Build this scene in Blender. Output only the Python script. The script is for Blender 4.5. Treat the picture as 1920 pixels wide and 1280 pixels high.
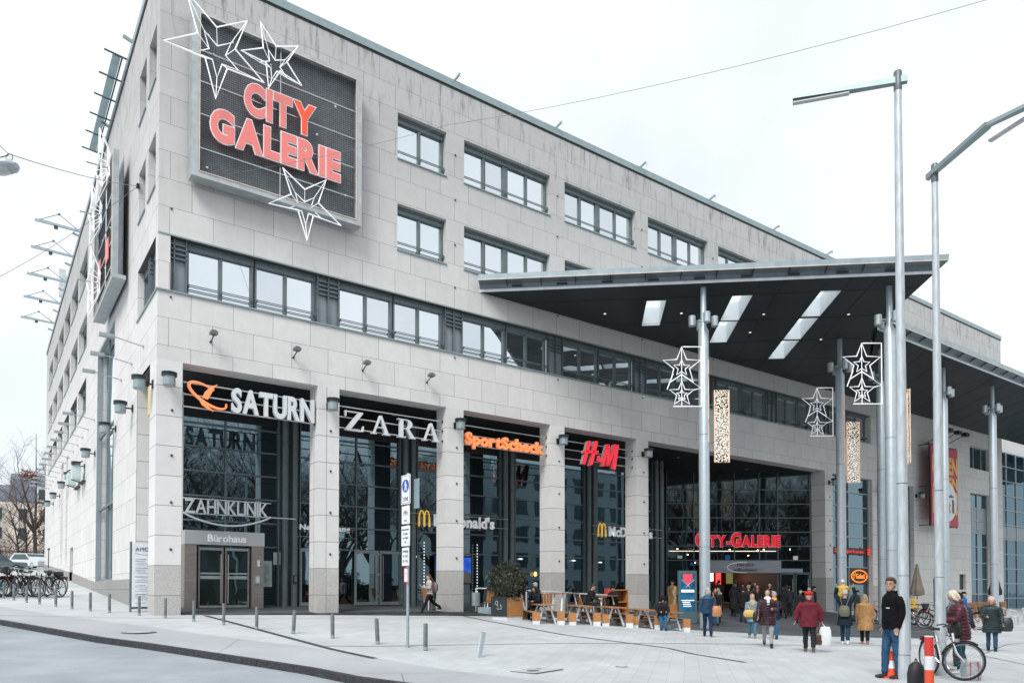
import bpy, bmesh, math, random
from math import sin, cos, pi, radians, sqrt, atan2
from mathutils import Vector as V, Matrix, noise
random.seed(7)
for o in list(bpy.data.objects): bpy.data.objects.remove(o)
sc = bpy.context.scene
COL = sc.collection
# ---------------------------------------------------------------- camera
cd = bpy.data.cameras.new('camera'); cam = bpy.data.objects.new('camera', cd); COL.objects.link(cam)
yaw, pitch = 0.948377, 0.0207331
cam.location = (-4.6025, -26.3599, 1.62)
fw = V((cos(yaw)*cos(pitch), sin(yaw)*cos(pitch), sin(pitch)))
cam.rotation_euler = fw.to_track_quat('-Z', 'Y').to_euler()
cd.sensor_width = 36; cd.lens = 36*1388.88/1920; cd.shift_y = (1079.08-640)/1920
cd.clip_start = .05; cd.clip_end = 2000
sc.camera = cam
# ---------------------------------------------------------------- overcast sky + soft sun
SUN_EL, SUN_AZ = radians(48), radians(215)      # azimuth: direction the light comes from, counter-clockwise from +X
w = bpy.data.worlds.new("World"); sc.world = w; w.use_nodes = True
nt = w.node_tree; nt.nodes.clear()
out = nt.nodes.new('ShaderNodeOutputWorld'); bg = nt.nodes.new('ShaderNodeBackground'); bg.inputs[1].default_value = .1
sky = nt.nodes.new('ShaderNodeTexSky'); sky.sky_type = 'NISHITA'; sky.sun_disc = False
sky.sun_elevation = SUN_EL; sky.sun_rotation = pi/2-SUN_AZ
mx = nt.nodes.new('ShaderNodeMix'); mx.data_type = 'RGBA'; mx.inputs[0].default_value = .9
tc = nt.nodes.new('ShaderNodeTexCoord'); nz = nt.nodes.new('ShaderNodeTexNoise'); nz.inputs['Scale'].default_value = 2.2; nz.inputs['Detail'].default_value = 5
rp = nt.nodes.new('ShaderNodeValToRGB'); rp.color_ramp.elements[0].color = (6.0, 6.5, 6.85, 1); rp.color_ramp.elements[1].color = (8.0, 8.25, 8.45, 1)
rp.color_ramp.elements[0].position = .3; rp.color_ramp.elements[1].position = .65
nt.links.new(tc.outputs['Generated'], nz.inputs['Vector']); nt.links.new(nz.outputs[0], rp.inputs[0])
nt.links.new(sky.outputs[0], mx.inputs[6]); nt.links.new(rp.outputs[0], mx.inputs[7])
nt.links.new(mx.outputs[2], bg.inputs[0]); nt.links.new(bg.outputs[0], out.inputs[0])
sl = bpy.data.lights.new('sun', 'SUN'); sl.energy = 2.0; sl.angle = radians(24); sl.color = (1, .97, .93)
so = bpy.data.objects.new('sun', sl); COL.objects.link(so)
so.rotation_euler = V((cos(SUN_EL)*cos(SUN_AZ), cos(SUN_EL)*sin(SUN_AZ), sin(SUN_EL))).to_track_quat('Z', 'Y').to_euler()
sc.view_settings.view_transform = 'Standard'; sc.view_settings.look = 'None'
sc.view_settings.exposure = .63; sc.view_settings.gamma = 1
sc.cycles.max_bounces = 6; sc.cycles.glossy_bounces = 3; sc.cycles.transparent_max_bounces = 8

def Gz(X, Y):
    g = .83+.0515*max(Y, -14)-.012*max(0, -14-Y)
    if Y > 60: g -= .0515*(Y-60)
    if X > 0: g -= .0005*X*X if X < 25 else .3125+.012*(X-25)
    if X > 13 and -14 < Y < 0:
        w = min(1, (X-13)/6); w = w*w*(3-2*w)
        g = max(g-.27*w*sin(pi*-Y/14), min(g, -.1))
    return max(g, -.6)
# ---------------------------------------------------------------- materials
MATS = {}
def mat(name, col, rough=.6, metal=0, var=.12, scale=3, bump=0, bscale=40, emit=0, spec=.5, stretch=None):
    if name in MATS: return MATS[name]
    m = bpy.data.materials.new(name); m.use_nodes = True; n = m.node_tree; b = n.nodes['Principled BSDF']
    c = n.nodes.new('ShaderNodeTexCoord'); t = n.nodes.new('ShaderNodeTexNoise'); t.inputs['Scale'].default_value = scale; t.inputs['Detail'].default_value = 6
    src = c.outputs['Object']
    if stretch:
        mp = n.nodes.new('ShaderNodeMapping'); mp.inputs['Scale'].default_value = stretch; n.links.new(src, mp.inputs[0]); src = mp.outputs[0]
    n.links.new(src, t.inputs['Vector'])
    r = n.nodes.new('ShaderNodeValToRGB'); r.color_ramp.elements[0].position = .32; r.color_ramp.elements[1].position = .7
    lo = [x*(1-var) for x in col]; hi = [min(1, x*(1+var)) for x in col]
    r.color_ramp.elements[0].color = (*lo, 1); r.color_ramp.elements[1].color = (*hi, 1)
    n.links.new(t.outputs[0], r.inputs[0]); n.links.new(r.outputs[0], b.inputs['Base Color'])
    b.inputs['Roughness'].default_value = rough; b.inputs['Metallic'].default_value = metal
    b.inputs['Specular IOR Level'].default_value = spec
    if emit:
        n.links.new(r.outputs[0], b.inputs['Emission Color']); b.inputs['Emission Strength'].default_value = emit
    if bump:
        t2 = n.nodes.new('ShaderNodeTexNoise'); t2.inputs['Scale'].default_value = bscale; t2.inputs['Detail'].default_value = 4
        bp = n.nodes.new('ShaderNodeBump'); bp.inputs['Strength'].default_value = bump; bp.inputs['Distance'].default_value = .02
        n.links.new(c.outputs['Object'], t2.inputs['Vector']); n.links.new(t2.outputs[0], bp.inputs['Height']); n.links.new(bp.outputs[0], b.inputs['Normal'])
    MATS[name] = m; return m

def stone(name, bw, rh, zoff, c1, c2, off=.5, mort=.008, grime=True, speck=0, mcol=(.1, .1, .1), swap=False, xoff=0):
    """stone cladding: horizontal coordinate X+Y, vertical Z, thin open joints, weather streaks from the top"""
    m = bpy.data.materials.new(name); m.use_nodes = True; n = m.node_tree; L = n.links.new; b = n.nodes['Principled BSDF']
    c = n.nodes.new('ShaderNodeTexCoord'); s = n.nodes.new('ShaderNodeSeparateXYZ'); L(c.outputs['Object'], s.inputs[0])
    a = n.nodes.new('ShaderNodeMath'); a.operation = 'ADD'; L(s.outputs[0], a.inputs[0]); L(s.outputs[1], a.inputs[1])
    a2 = n.nodes.new('ShaderNodeMath'); a2.operation = 'ADD'; a2.inputs[1].default_value = xoff+bw*100; L(a.outputs[0], a2.inputs[0])
    z = n.nodes.new('ShaderNodeMath'); z.operation = 'ADD'; z.inputs[1].default_value = zoff; L(s.outputs[2], z.inputs[0])
    cb = n.nodes.new('ShaderNodeCombineXYZ'); L(a2.outputs[0], cb.inputs[0]); L(z.outputs[0], cb.inputs[1])
    br = n.nodes.new('ShaderNodeTexBrick'); L(cb.outputs[0], br.inputs['Vector'])
    br.offset = off; br.offset_frequency = 2; br.squash = 1
    for k, v in (('Scale', 1), ('Mortar Size', mort), ('Mortar Smooth', .1), ('Bias', 0), ('Brick Width', bw), ('Row Height', rh)): br.inputs[k].default_value = v
    br.inputs['Color1'].default_value = (*c1, 1); br.inputs['Color2'].default_value = (*c2, 1); br.inputs['Mortar'].default_value = (*mcol, 1)
    t = n.nodes.new('ShaderNodeTexNoise'); t.inputs['Scale'].default_value = 2.0; t.inputs['Detail'].default_value = 8; t.inputs['Roughness'].default_value = .65
    L(c.outputs['Object'], t.inputs['Vector'])
    r = n.nodes.new('ShaderNodeMapRange'); r.inputs[1].default_value = .3; r.inputs[2].default_value = .7; r.inputs[3].default_value = .94; r.inputs[4].default_value = 1.04
    L(t.outputs[0], r.inputs[0])
    mu = n.nodes.new('ShaderNodeMix'); mu.data_type = 'RGBA'; mu.blend_type = 'MULTIPLY'; mu.inputs[0].default_value = 1
    L(br.outputs[0], mu.inputs[6]); L(r.outputs[0], mu.inputs[7]); last = mu.outputs[2]
    if speck:
        t3 = n.nodes.new('ShaderNodeTexNoise'); t3.inputs['Scale'].default_value = 45; t3.inputs['Detail'].default_value = 3; L(c.outputs['Object'], t3.inputs['Vector'])
        r3 = n.nodes.new('ShaderNodeMapRange'); r3.inputs[1].default_value = .35; r3.inputs[2].default_value = .65; r3.inputs[3].default_value = 1-speck; r3.inputs[4].default_value = 1+speck*.6
        L(t3.outputs[0], r3.inputs[0]); m3 = n.nodes.new('ShaderNodeMix'); m3.data_type = 'RGBA'; m3.blend_type = 'MULTIPLY'; m3.inputs[0].default_value = 1
        L(last, m3.inputs[6]); L(r3.outputs[0], m3.inputs[7]); last = m3.outputs[2]
    if grime:   # soiling: rain streaks under the parapet; upper floors greyed by height, partly weathering
        mp = n.nodes.new('ShaderNodeMapping'); mp.inputs['Scale'].default_value = (2.6, 2.6, .35); L(c.outputs['Object'], mp.inputs[0])
        t2 = n.nodes.new('ShaderNodeTexNoise'); t2.inputs['Scale'].default_value = 1.6; t2.inputs['Detail'].default_value = 7; t2.inputs['Roughness'].default_value = .7; L(mp.outputs[0], t2.inputs['Vector'])
        r2 = n.nodes.new('ShaderNodeMapRange'); r2.inputs[1].default_value = .52; r2.inputs[2].default_value = .72; L(t2.outputs[0], r2.inputs[0])
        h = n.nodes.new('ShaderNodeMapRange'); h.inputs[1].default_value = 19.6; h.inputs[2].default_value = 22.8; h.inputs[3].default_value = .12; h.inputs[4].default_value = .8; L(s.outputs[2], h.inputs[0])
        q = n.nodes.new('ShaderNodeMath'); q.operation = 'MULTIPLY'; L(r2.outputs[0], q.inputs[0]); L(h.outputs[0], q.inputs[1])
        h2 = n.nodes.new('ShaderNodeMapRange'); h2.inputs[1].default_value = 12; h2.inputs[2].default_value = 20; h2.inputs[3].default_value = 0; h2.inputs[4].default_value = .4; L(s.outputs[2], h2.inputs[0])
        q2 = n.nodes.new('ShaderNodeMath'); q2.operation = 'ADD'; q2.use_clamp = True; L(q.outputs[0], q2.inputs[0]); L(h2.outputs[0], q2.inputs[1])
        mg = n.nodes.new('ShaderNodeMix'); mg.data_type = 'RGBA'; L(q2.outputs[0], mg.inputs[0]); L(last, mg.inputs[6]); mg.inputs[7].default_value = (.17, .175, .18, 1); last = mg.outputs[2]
    L(last, b.inputs['Base Color']); b.inputs['Roughness'].default_value = .75; b.inputs['Specular IOR Level'].default_value = .3
    bp = n.nodes.new('ShaderNodeBump'); bp.inputs['Strength'].default_value = .25; bp.inputs['Distance'].default_value = .01; L(t.outputs[0], bp.inputs['Height']); L(bp.outputs[0], b.inputs['Normal'])
    MATS[name] = m; return m

def glass(name, dark, refl, tint, wob=.02, fres=.35):
    """opaque architectural glazing: dark room behind a mirror-like coating, slightly wavy panes"""
    m = bpy.data.materials.new(name); m.use_nodes = True; n = m.node_tree; L = n.links.new; n.nodes.remove(n.nodes['Principled BSDF'])
    d = n.nodes.new('ShaderNodeBsdfDiffuse'); g = n.nodes.new('ShaderNodeBsdfGlossy'); g.inputs['Roughness'].default_value = .015
    g.inputs[0].default_value = (*tint, 1)
    c = n.nodes.new('ShaderNodeTexCoord'); t0 = n.nodes.new('ShaderNodeTexNoise'); t0.inputs['Scale'].default_value = .8; L(c.outputs['Object'], t0.inputs['Vector'])
    r0 = n.nodes.new('ShaderNodeValToRGB'); r0.color_ramp.elements[0].color = (*[x*.5 for x in dark], 1); r0.color_ramp.elements[1].color = (*[x*1.6 for x in dark], 1)
    L(t0.outputs[0], r0.inputs[0]); L(r0.outputs[0], d.inputs[0])
    t = n.nodes.new('ShaderNodeTexNoise'); t.inputs['Scale'].default_value = .9; t.inputs['Detail'].default_value = 1; L(c.outputs['Object'], t.inputs['Vector'])
    bp = n.nodes.new('ShaderNodeBump'); bp.inputs['Strength'].default_value = 1; bp.inputs['Distance'].default_value = wob; L(t.outputs[0], bp.inputs['Height']); L(bp.outputs[0], g.inputs['Normal'])
    lw = n.nodes.new('ShaderNodeLayerWeight'); lw.inputs[0].default_value = .3
    r = n.nodes.new('ShaderNodeMapRange'); r.inputs[3].default_value = refl; r.inputs[4].default_value = min(1, refl+fres); L(lw.outputs['Fresnel'], r.inputs[0])
    mx = n.nodes.new('ShaderNodeMixShader'); L(r.outputs[0], mx.inputs[0]); L(d.outputs[0], mx.inputs[1]); L(g.outputs[0], mx.inputs[2])
    L(mx.outputs[0], n.nodes['Material Output'].inputs[0]); MATS[name] = m; return m

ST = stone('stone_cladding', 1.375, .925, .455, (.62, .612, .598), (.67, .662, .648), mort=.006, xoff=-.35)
PL = stone('pillar_stone', 3.9, .985, .485, (.64, .635, .625), (.7, .695, .685), off=0, mort=.009, grime=False, xoff=2)
GR = stone('granite_base', 3.9, .985, .485, (.46, .45, .435), (.55, .54, .52), off=0, mort=.008, grime=False, speck=.22, xoff=2)
PLI = stone('plinth_stone', 2.75, 2, .3, (.3, .3, .29), (.33, .325, .315), grime=False, speck=.2)
GLU = glass('glass_upper', (.05, .06, .065), .74, (.9, .96, .99), .004)
GLU2 = glass('glass_upper_dim', (.06, .065, .06), .66, (.88, .94, .98), .008)
GLA = glass('glass_arcade', (.004, .006, .008), .27, (.52, .74, .84), .003)
GLE = glass('glass_entrance', (.006, .008, .009), .12, (.6, .78, .84), .006)
FR = mat('metal_frame', (.13, .165, .175), .45, .3, .12)
FRD = mat('metal_frame_dark', (.035, .05, .055), .45, .3, .12)
PAN = mat('metal_panel', (.23, .27, .29), .4, .2, .06)
COP = mat('coping_metal', (.27, .34, .35), .4, .4, .08)
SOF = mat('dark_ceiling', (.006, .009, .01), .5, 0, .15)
CONEPOS = (9.25, -19.22, -.01)
STEEL = mat('stainless', (.52, .55, .57), .28, .85, .08)
GALV = mat('galvanised', (.36, .42, .46), .42, .45, .1, 6)
POLE = mat('pole_paint', (.4, .46, .5), .4, .3, .07, 4)
WHT = mat('white_neon_tube', (.85, .88, .92), .35, 0, .02, emit=.25)
BLK = mat('black_metal', (.012, .013, .015), .5, 0, .1)
RUB = mat('rubber', (.015, .015, .016), .8, 0, .1)
WOOD = mat('orange_wood', (.42, .19, .065), .5, 0, .25, 3, stretch=(3, 3, 14))
WOODH = mat('bench_wood', (.34, .17, .075), .55, 0, .25, 3, stretch=(2, 14, 14))
CONC = mat('white_steel', (.66, .68, .7), .6, 0, .06)

# ---------------------------------------------------------------- mesh builder
class MB:
    def __init__(s, M=None): s.v = []; s.f = []; s.m = []; s.M = M; s.k = 0
    def add(s, vs, fs):
        o = len(s.v)
        s.v += [tuple(s.M @ V(p)) if s.M else tuple(p) for p in vs]
        s.f += [tuple(i+o for i in f) for f in fs]; s.m += [s.k]*len(fs); return s
    def box(s, x0, x1, y0, y1, z0, z1):
        return s.add([(x0,y0,z0),(x1,y0,z0),(x1,y1,z0),(x0,y1,z0),(x0,y0,z1),(x1,y0,z1),(x1,y1,z1),(x0,y1,z1)],
                     [(0,3,2,1),(4,5,6,7),(0,1,5,4),(1,2,6,5),(2,3,7,6),(3,0,4,7)])
    def bar(s, p, q, w, h=None, up=(0,0,1)):
        p = V(p); q = V(q); d = (q-p).normalized(); u = V(up)
        if abs(d.dot(u)) > .99: u = V((1,0,0))
        a = d.cross(u).normalized(); b = a.cross(d).normalized(); h = h or w; a = a*w/2; b = b*h/2
        vs = [p-a-b, p+a-b, p+a+b, p-a+b, q-a-b, q+a-b, q+a+b, q-a+b]
        return s.add(vs, [(0,3,2,1),(4,5,6,7),(0,1,5,4),(1,2,6,5),(2,3,7,6),(3,0,4,7)])
    def tube(s, p, q, r, r1=None, n=8, cap=True):
        return s.path([p, q], [r, r if r1 is None else r1], n, cap)
    def path(s, pts, r, n=8, cap=True, closed=False):
        pts = [V(p) for p in pts]; N = len(pts)
        rs = r if isinstance(r, (list, tuple)) else [r]*N
        vs = []; fs = []; ref = None
        for i, p in enumerate(pts):
            if closed: d = pts[(i+1) % N]-pts[i-1]
            elif i == 0: d = pts[1]-p
            elif i == N-1: d = p-pts[i-1]
            else: d = (pts[i+1]-p).normalized()+(p-pts[i-1]).normalized()
            d = d.normalized() if d.length > 1e-9 else V((0,0,1))
            if ref is None: ref = V((0,0,1)) if abs(d.z) < .9 else V((1,0,0))
            a = ref-d*ref.dot(d)
            if a.length < 1e-4: a = V((1,0,0)).cross(d)
            a.normalize(); ref = a; b = d.cross(a)
            for k in range(n):
                t = 2*pi*k/n; vs.append(p+(a*cos(t)+b*sin(t))*rs[i])
        for i in range(N if closed else N-1):
            j = (i+1) % N
            for k in range(n): fs.append((i*n+k, i*n+(k+1) % n, j*n+(k+1) % n, j*n+k))
        if cap and not closed: fs.append(tuple(range(n-1, -1, -1))); fs.append(tuple((N-1)*n+k for k in range(n)))
        return s.add(vs, fs)
    def lathe(s, prof, c=(0,0,0), n=16, cap=True):
        vs = []; fs = []; c = V(c)
        for r, z in prof:
            for k in range(n): vs.append(c+V((r*cos(2*pi*k/n), r*sin(2*pi*k/n), z)))
        for i in range(len(prof)-1):
            for k in range(n): fs.append((i*n+k, i*n+(k+1) % n, (i+1)*n+(k+1) % n, (i+1)*n+k))
        if cap: fs.append(tuple(range(n-1, -1, -1))); fs.append(tuple((len(prof)-1)*n+k for k in range(n)))
        return s.add(vs, fs)
    def ball(s, c, rx, ry=None, rz=None, n=12, R=None):
        ry = ry or rx; rz = rz or rx; c = V(c); vs = []; fs = []; m = n//2
        for i in range(1, m):
            t = pi*i/m
            for k in range(n):
                p = V((rx*sin(t)*cos(2*pi*k/n), ry*sin(t)*sin(2*pi*k/n), rz*cos(t))); vs.append(c+(R @ p if R else p))
        top = len(vs); p = V((0,0,rz)); vs.append(c+(R @ p if R else p)); p = V((0,0,-rz)); vs.append(c+(R @ p if R else p))
        for i in range(m-2):
            for k in range(n): fs.append((i*n+k, (i+1)*n+k, (i+1)*n+(k+1) % n, i*n+(k+1) % n))
        for k in range(n): fs.append((top, k, (k+1) % n)); fs.append((top+1, (m-2)*n+(k+1) % n, (m-2)*n+k))
        return s.add(vs, fs)
    def prism(s, poly, O, U, W, N, d):
        """polygon in the plane O+U*x+W*y, extruded by d along N"""
        O = V(O); U = V(U); W = V(W); N = V(N); n = len(poly)
        vs = [O+U*x+W*y for x, y in poly]+[O+U*x+W*y+N*d for x, y in poly]
        return s.add(vs, [tuple(range(n-1, -1, -1)), tuple(range(n, 2*n))]+[(i, (i+1) % n, (i+1) % n+n, i+n) for i in range(n)])
    def loft(s, rings, cap=True):
        n = len(rings[0]); vs = [p for r in rings for p in r]; fs = []
        for i in range(len(rings)-1):
            for k in range(n): fs.append((i*n+k, i*n+(k+1) % n, (i+1)*n+(k+1) % n, (i+1)*n+k))
        if cap: fs.append(tuple(range(n-1, -1, -1))); fs.append(tuple((len(rings)-1)*n+k for k in range(n)))
        return s.add(vs, fs)
    def mesh(s, name, mats, smooth=False):
        me = bpy.data.meshes.new(name); me.from_pydata(s.v, [], s.f)
        for m in (mats if isinstance(mats, (list, tuple)) else [mats]): me.materials.append(m)
        if any(s.m): me.polygons.foreach_set('material_index', s.m)
        bm = bmesh.new(); bm.from_mesh(me); bmesh.ops.recalc_face_normals(bm, faces=bm.faces); bm.to_mesh(me); bm.free()
        if smooth:
            me.polygons.foreach_set('use_smooth', [True]*len(me.polygons))
            if smooth != 2: me.set_sharp_from_angle(angle=radians(40))
        me.update(); return me
    def build(s, name, mats, parent=None, smooth=False):
        return put(name, s.mesh(name, mats, smooth), parent)
def put(name, me, parent=None, loc=None, rotz=None):
    o = bpy.data.objects.new(name, me); COL.objects.link(o); o.parent = parent
    if loc is not None: o.location = loc
    if rotz is not None: o.rotation_euler = (0, 0, rotz)
    return o
def tag(o, label=None, cat=None, group=None, kind=None):
    if label: o['label'] = label
    if cat: o['category'] = cat
    if group: o['group'] = group
    if kind: o['kind'] = kind
    return o
def thing(name, label, cat, loc=(0,0,0), rotz=0, group=None):
    o = bpy.data.objects.new(name, None); COL.objects.link(o); o.location = loc; o.rotation_euler = (0,0,rotz)
    o.empty_display_size = .2
    return tag(o, label, cat, group)
def dup(o, loc=None, rotz=None, label=None, parent=None):
    c = o.copy(); COL.objects.link(c)
    if parent is not None: c.parent = parent
    if loc is not None: c.location = loc
    if rotz is not None: c.rotation_euler = (0,0,rotz)
    if label: c['label'] = label
    for ch in list(o.children): dup(ch, parent=c)
    return c
def gp(x, y, dz=0): return (x, y, Gz(x, y)+dz)

# ---------------------------------------------------------------- lettering
_G = {}
def glyph(ch, bold=0):
    k = (ch, round(bold, 3))
    if k in _G: return _G[k]
    cu = bpy.data.curves.new('glyph', 'FONT'); cu.body = ch; cu.size = 1; cu.extrude = .5; cu.offset = bold; cu.resolution_u = 4; cu.fill_mode = 'BOTH'
    ob = bpy.data.objects.new('glyph', cu); COL.objects.link(ob); bpy.context.view_layer.update()
    me = bpy.data.meshes.new_from_object(ob.evaluated_get(bpy.context.evaluated_depsgraph_get()))
    vs = [tuple(v.co) for v in me.vertices]; fs = [tuple(p.vertices) for p in me.polygons]
    bpy.data.objects.remove(ob); bpy.data.meshes.remove(me); bpy.data.curves.remove(cu)
    x0 = min(v[0] for v in vs); x1 = max(v[0] for v in vs)
    _G[k] = (vs, fs, x0, x1); return _G[k]
def capH(bold=0): return max(v[1] for v in glyph('H', bold)[0])
def layout(word, W, H, bold=0, gap=.09, big=None):
    """returns [(char, xs, ys, x offset, vertices, faces)] filling width W, cap height H"""
    h = capH(bold); x = 0; L = []
    for i, ch in enumerate(word):
        if ch == ' ': x += .3; continue
        vs, fs, a, b = glyph(ch, bold); k = 1
        if big is not None: k = 1 if i in big else .8
        L.append((ch, k, x-a*k, vs, fs)); x += (b-a)*k+gap
    tot = x-gap; sx = W/tot; sy = H/h
    return [(ch, sx*k, sy*k, o*sx, vs, fs) for ch, k, o, vs, fs in L]
def word(w, O, U, W3, width, height, depth, mats, parent, bold=0, gap=.09, part='letter', single=False, big=None, shear=0, halo=None):
    """lettering in the plane O + U*x + W3*y; N = U x W3 points to the reader"""
    O = V(O); U = V(U).normalized(); W3 = V(W3).normalized(); N = U.cross(W3); obs = []
    mb = MB() if single else None
    for ch, sx, sy, ox, vs, fs in layout(w, width, height, bold, gap, big):
        m = mb or MB()
        m.add([O+U*(x*sx+ox+shear*y*sy)+W3*(y*sy)+N*((z+.5)*depth) for x, y, z in vs], fs)
        if not single: obs.append(m.build(part, mats, parent))
    if single: obs.append(mb.build(part, mats, parent))
    return obs
X3, Y3, Z3 = V((1,0,0)), V((0,1,0)), V((0,0,1))
# ================================================================ GROUND
def lerp_tab(tab, y):
    if y <= tab[0][0]: return tab[0][1]
    for (a, b), (c, d) in zip(tab, tab[1:]):
        if y <= c: return b+(d-b)*(y-a)/(c-a)
    return tab[-1][1]
KERB = [(-60, 4), (-40, 3.0), (-20.5, 2.3), (-17, 1.6), (-14.4, .88), (-12.7, .45), (-11.3, -.09), (-7.8, -1.49), (-6.1, -2.29), (-.7, -4.14), (5, -6.2), (12, -8.3), (60, -20)]
ASPH = [(-60, 7), (-40, 5.6), (-20.5, 4.3), (-15.46, 3.12), (-12.26, 2.29), (-9.5, 1.56), (-8, .83), (-3.4, -.92), (.86, -2.64), (5.2, -4.04), (12, -6.1), (60, -17)]
def pave_mat(name, c1, c2, bw, rh, rot, mort, mcol, noise=.08, curve=False, specks=0):
    m = bpy.data.materials.new(name); m.use_nodes = True; n = m.node_tree; L = n.links.new; b = n.nodes['Principled BSDF']
    c = n.nodes.new('ShaderNodeTexCoord'); mp = n.nodes.new('ShaderNodeMapping'); mp.inputs['Rotation'].default_value = (0, 0, radians(rot)); mp.inputs['Location'].default_value = (300, 300, 0); L(c.outputs['Object'], mp.inputs[0])
    br = n.nodes.new('ShaderNodeTexBrick'); L(mp.outputs[0], br.inputs['Vector'])
    for k, v in (('Scale', 1), ('Mortar Size', mort), ('Mortar Smooth', .3), ('Bias', 0), ('Brick Width', bw), ('Row Height', rh)): br.inputs[k].default_value = v
    br.inputs['Color1'].default_value = (*c1, 1); br.inputs['Color2'].default_value = (*c2, 1); br.inputs['Mortar'].default_value = (*mcol, 1)
    t = n.nodes.new('ShaderNodeTexNoise'); t.inputs['Scale'].default_value = .35; t.inputs['Detail'].default_value = 9; t.inputs['Roughness'].default_value = .6; L(c.outputs['Object'], t.inputs['Vector'])
    r = n.nodes.new('ShaderNodeMapRange'); r.inputs[1].default_value = .35; r.inputs[2].default_value = .65; r.inputs[3].default_value = 1-noise; r.inputs[4].default_value = 1+noise; L(t.outputs[0], r.inputs[0])
    t2 = n.nodes.new('ShaderNodeTexNoise'); t2.inputs['Scale'].default_value = 60; t2.inputs['Detail'].default_value = 3; L(c.outputs['Object'], t2.inputs['Vector'])
    r2 = n.nodes.new('ShaderNodeMapRange'); r2.inputs[1].default_value = .35; r2.inputs[2].default_value = .65; r2.inputs[3].default_value = .88; r2.inputs[4].default_value = 1.08; L(t2.outputs[0], r2.inputs[0])
    q = n.nodes.new('ShaderNodeMath'); q.operation = 'MULTIPLY'; L(r.outputs[0], q.inputs[0]); L(r2.outputs[0], q.inputs[1]); last = q.outputs[0]
    if specks:      # gum spots, small stains
        vo = n.nodes.new('ShaderNodeTexVoronoi'); vo.inputs['Scale'].default_value = 1.3; L(c.outputs['Object'], vo.inputs['Vector'])
        r3 = n.nodes.new('ShaderNodeMapRange'); r3.inputs[1].default_value = .02; r3.inputs[2].default_value = .045; r3.inputs[3].default_value = 1-specks; r3.inputs[4].default_value = 1; L(vo.outputs[0], r3.inputs[0])
        q3 = n.nodes.new('ShaderNodeMath'); q3.operation = 'MULTIPLY'; L(last, q3.inputs[0]); L(r3.outputs[0], q3.inputs[1]); last = q3.outputs[0]
    mu = n.nodes.new('ShaderNodeMix'); mu.data_type = 'RGBA'; mu.blend_type = 'MULTIPLY'; mu.inputs[0].default_value = 1
    L(br.outputs[0], mu.inputs[6]); L(last, mu.inputs[7]); L(mu.outputs[2], b.inputs['Base Color']); b.inputs['Roughness'].default_value = .8; b.inputs['Specular IOR Level'].default_value = .25
    bp = n.nodes.new('ShaderNodeBump'); bp.inputs['Strength'].default_value = .3; bp.inputs['Distance'].default_value = .01; L(t2.outputs[0], bp.inputs['Height']); L(bp.outputs[0], b.inputs['Normal'])
    return m
M_ROAD = pave_mat('road_asphalt', (.3, .33, .36), (.31, .34, .37), 50, 50, 0, .001, (.25, .27, .3), .16, specks=.3)
M_WALK = pave_mat('sidewalk_asphalt', (.36, .38, .4), (.37, .39, .41), 7.5, 9, 25, .012, (.17, .18, .19), .1, specks=.25)
M_PLAZA = pave_mat('plaza_slabs', (.43, .455, .47), (.475, .5, .515), .6, .3, -41, .006, (.35, .375, .39), .09, specks=.3)
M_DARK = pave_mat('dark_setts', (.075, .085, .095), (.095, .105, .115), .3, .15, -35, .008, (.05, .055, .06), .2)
# base ground
mb = MB(); xs = [-400, -150, -60, -30, -20, -15]+[i for i in range(-12, 60, 3)]+[65, 80, 120, 300, 700]; ys = [-300, -120, -60, -50]+[-40+2*i for i in range(0, 46)]+[58, 66, 80, 110, 200, 500]
vs = [(x, y, Gz(x, y)-.13 if -60 < y < 100 else Gz(x, min(y, 100))-.13) for y in ys for x in xs]; W_ = len(xs)
mb.add(vs, [(j*W_+i, j*W_+i+1, (j+1)*W_+i+1, (j+1)*W_+i) for j in range(len(ys)-1) for i in range(W_-1)])
tag(mb.build('ground', M_ROAD, None, 2), kind='structure')
def strip(name, left, right, m, y0, y1, step=.5, nx=10, dz=0, rz=None):
    mb = MB(); Y = []; y = y0
    while y < y1: Y.append(y); y += step if y < 14 else 3
    Y.append(y1); n = nx+1; vs = []
    for y in Y:
        a, b = left(y), right(y)
        for i in range(n):
            x = a+(b-a)*((i/nx)**(1.6 if nx > 12 else 1)); vs.append((x, y, Gz(x, y)+dz))
    mb.add(vs, [(j*n+i, j*n+i+1, (j+1)*n+i+1, (j+1)*n+i) for j in range(len(Y)-1) for i in range(n-1)])
    return tag(mb.build(name, m, None, 2), kind='structure')
kx = lambda y: lerp_tab(KERB, y); ax = lambda y: lerp_tab(ASPH, y)
strip('pavement', lambda y: kx(y)+.02, ax, M_WALK, -40, 60, .5, 4)
strip('plaza', ax, lambda y: 110, M_PLAZA, -40, 60, .5, 60)
# kerb stones: one continuous kerb of long stones
mb = MB(); y = -40.0; pts = []
while y < 40: pts.append(V((kx(y), y, Gz(kx(y), y)))); y += .12
acc = 0
for p, q in zip(pts, pts[1:]):
    acc += (q-p).length
    if acc % 1.0 < .1 and acc > 1: continue_gap = .012
    else: continue_gap = 0
    d = (q-p).normalized(); a = V((-d.y, d.x, 0))
    q2 = q-d*continue_gap
    h = .004
    mb.add([p+a*.03+V((0,0,-.2)), p-a*.13+V((0,0,-.2)), p-a*.13+V((0,0,h)), p+a*.01+V((0,0,h)), q2+a*.03+V((0,0,-.2)), q2-a*.13+V((0,0,-.2)), q2-a*.13+V((0,0,h)), q2+a*.01+V((0,0,h))],
           [(0,1,2,3),(4,7,6,5),(0,3,7,4),(3,2,6,7),(2,1,5,6)])
tag(mb.build('kerb', mat('kerb_granite', (.03, .032, .038), .85, 0, .5, 14), None), kind='structure')
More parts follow.
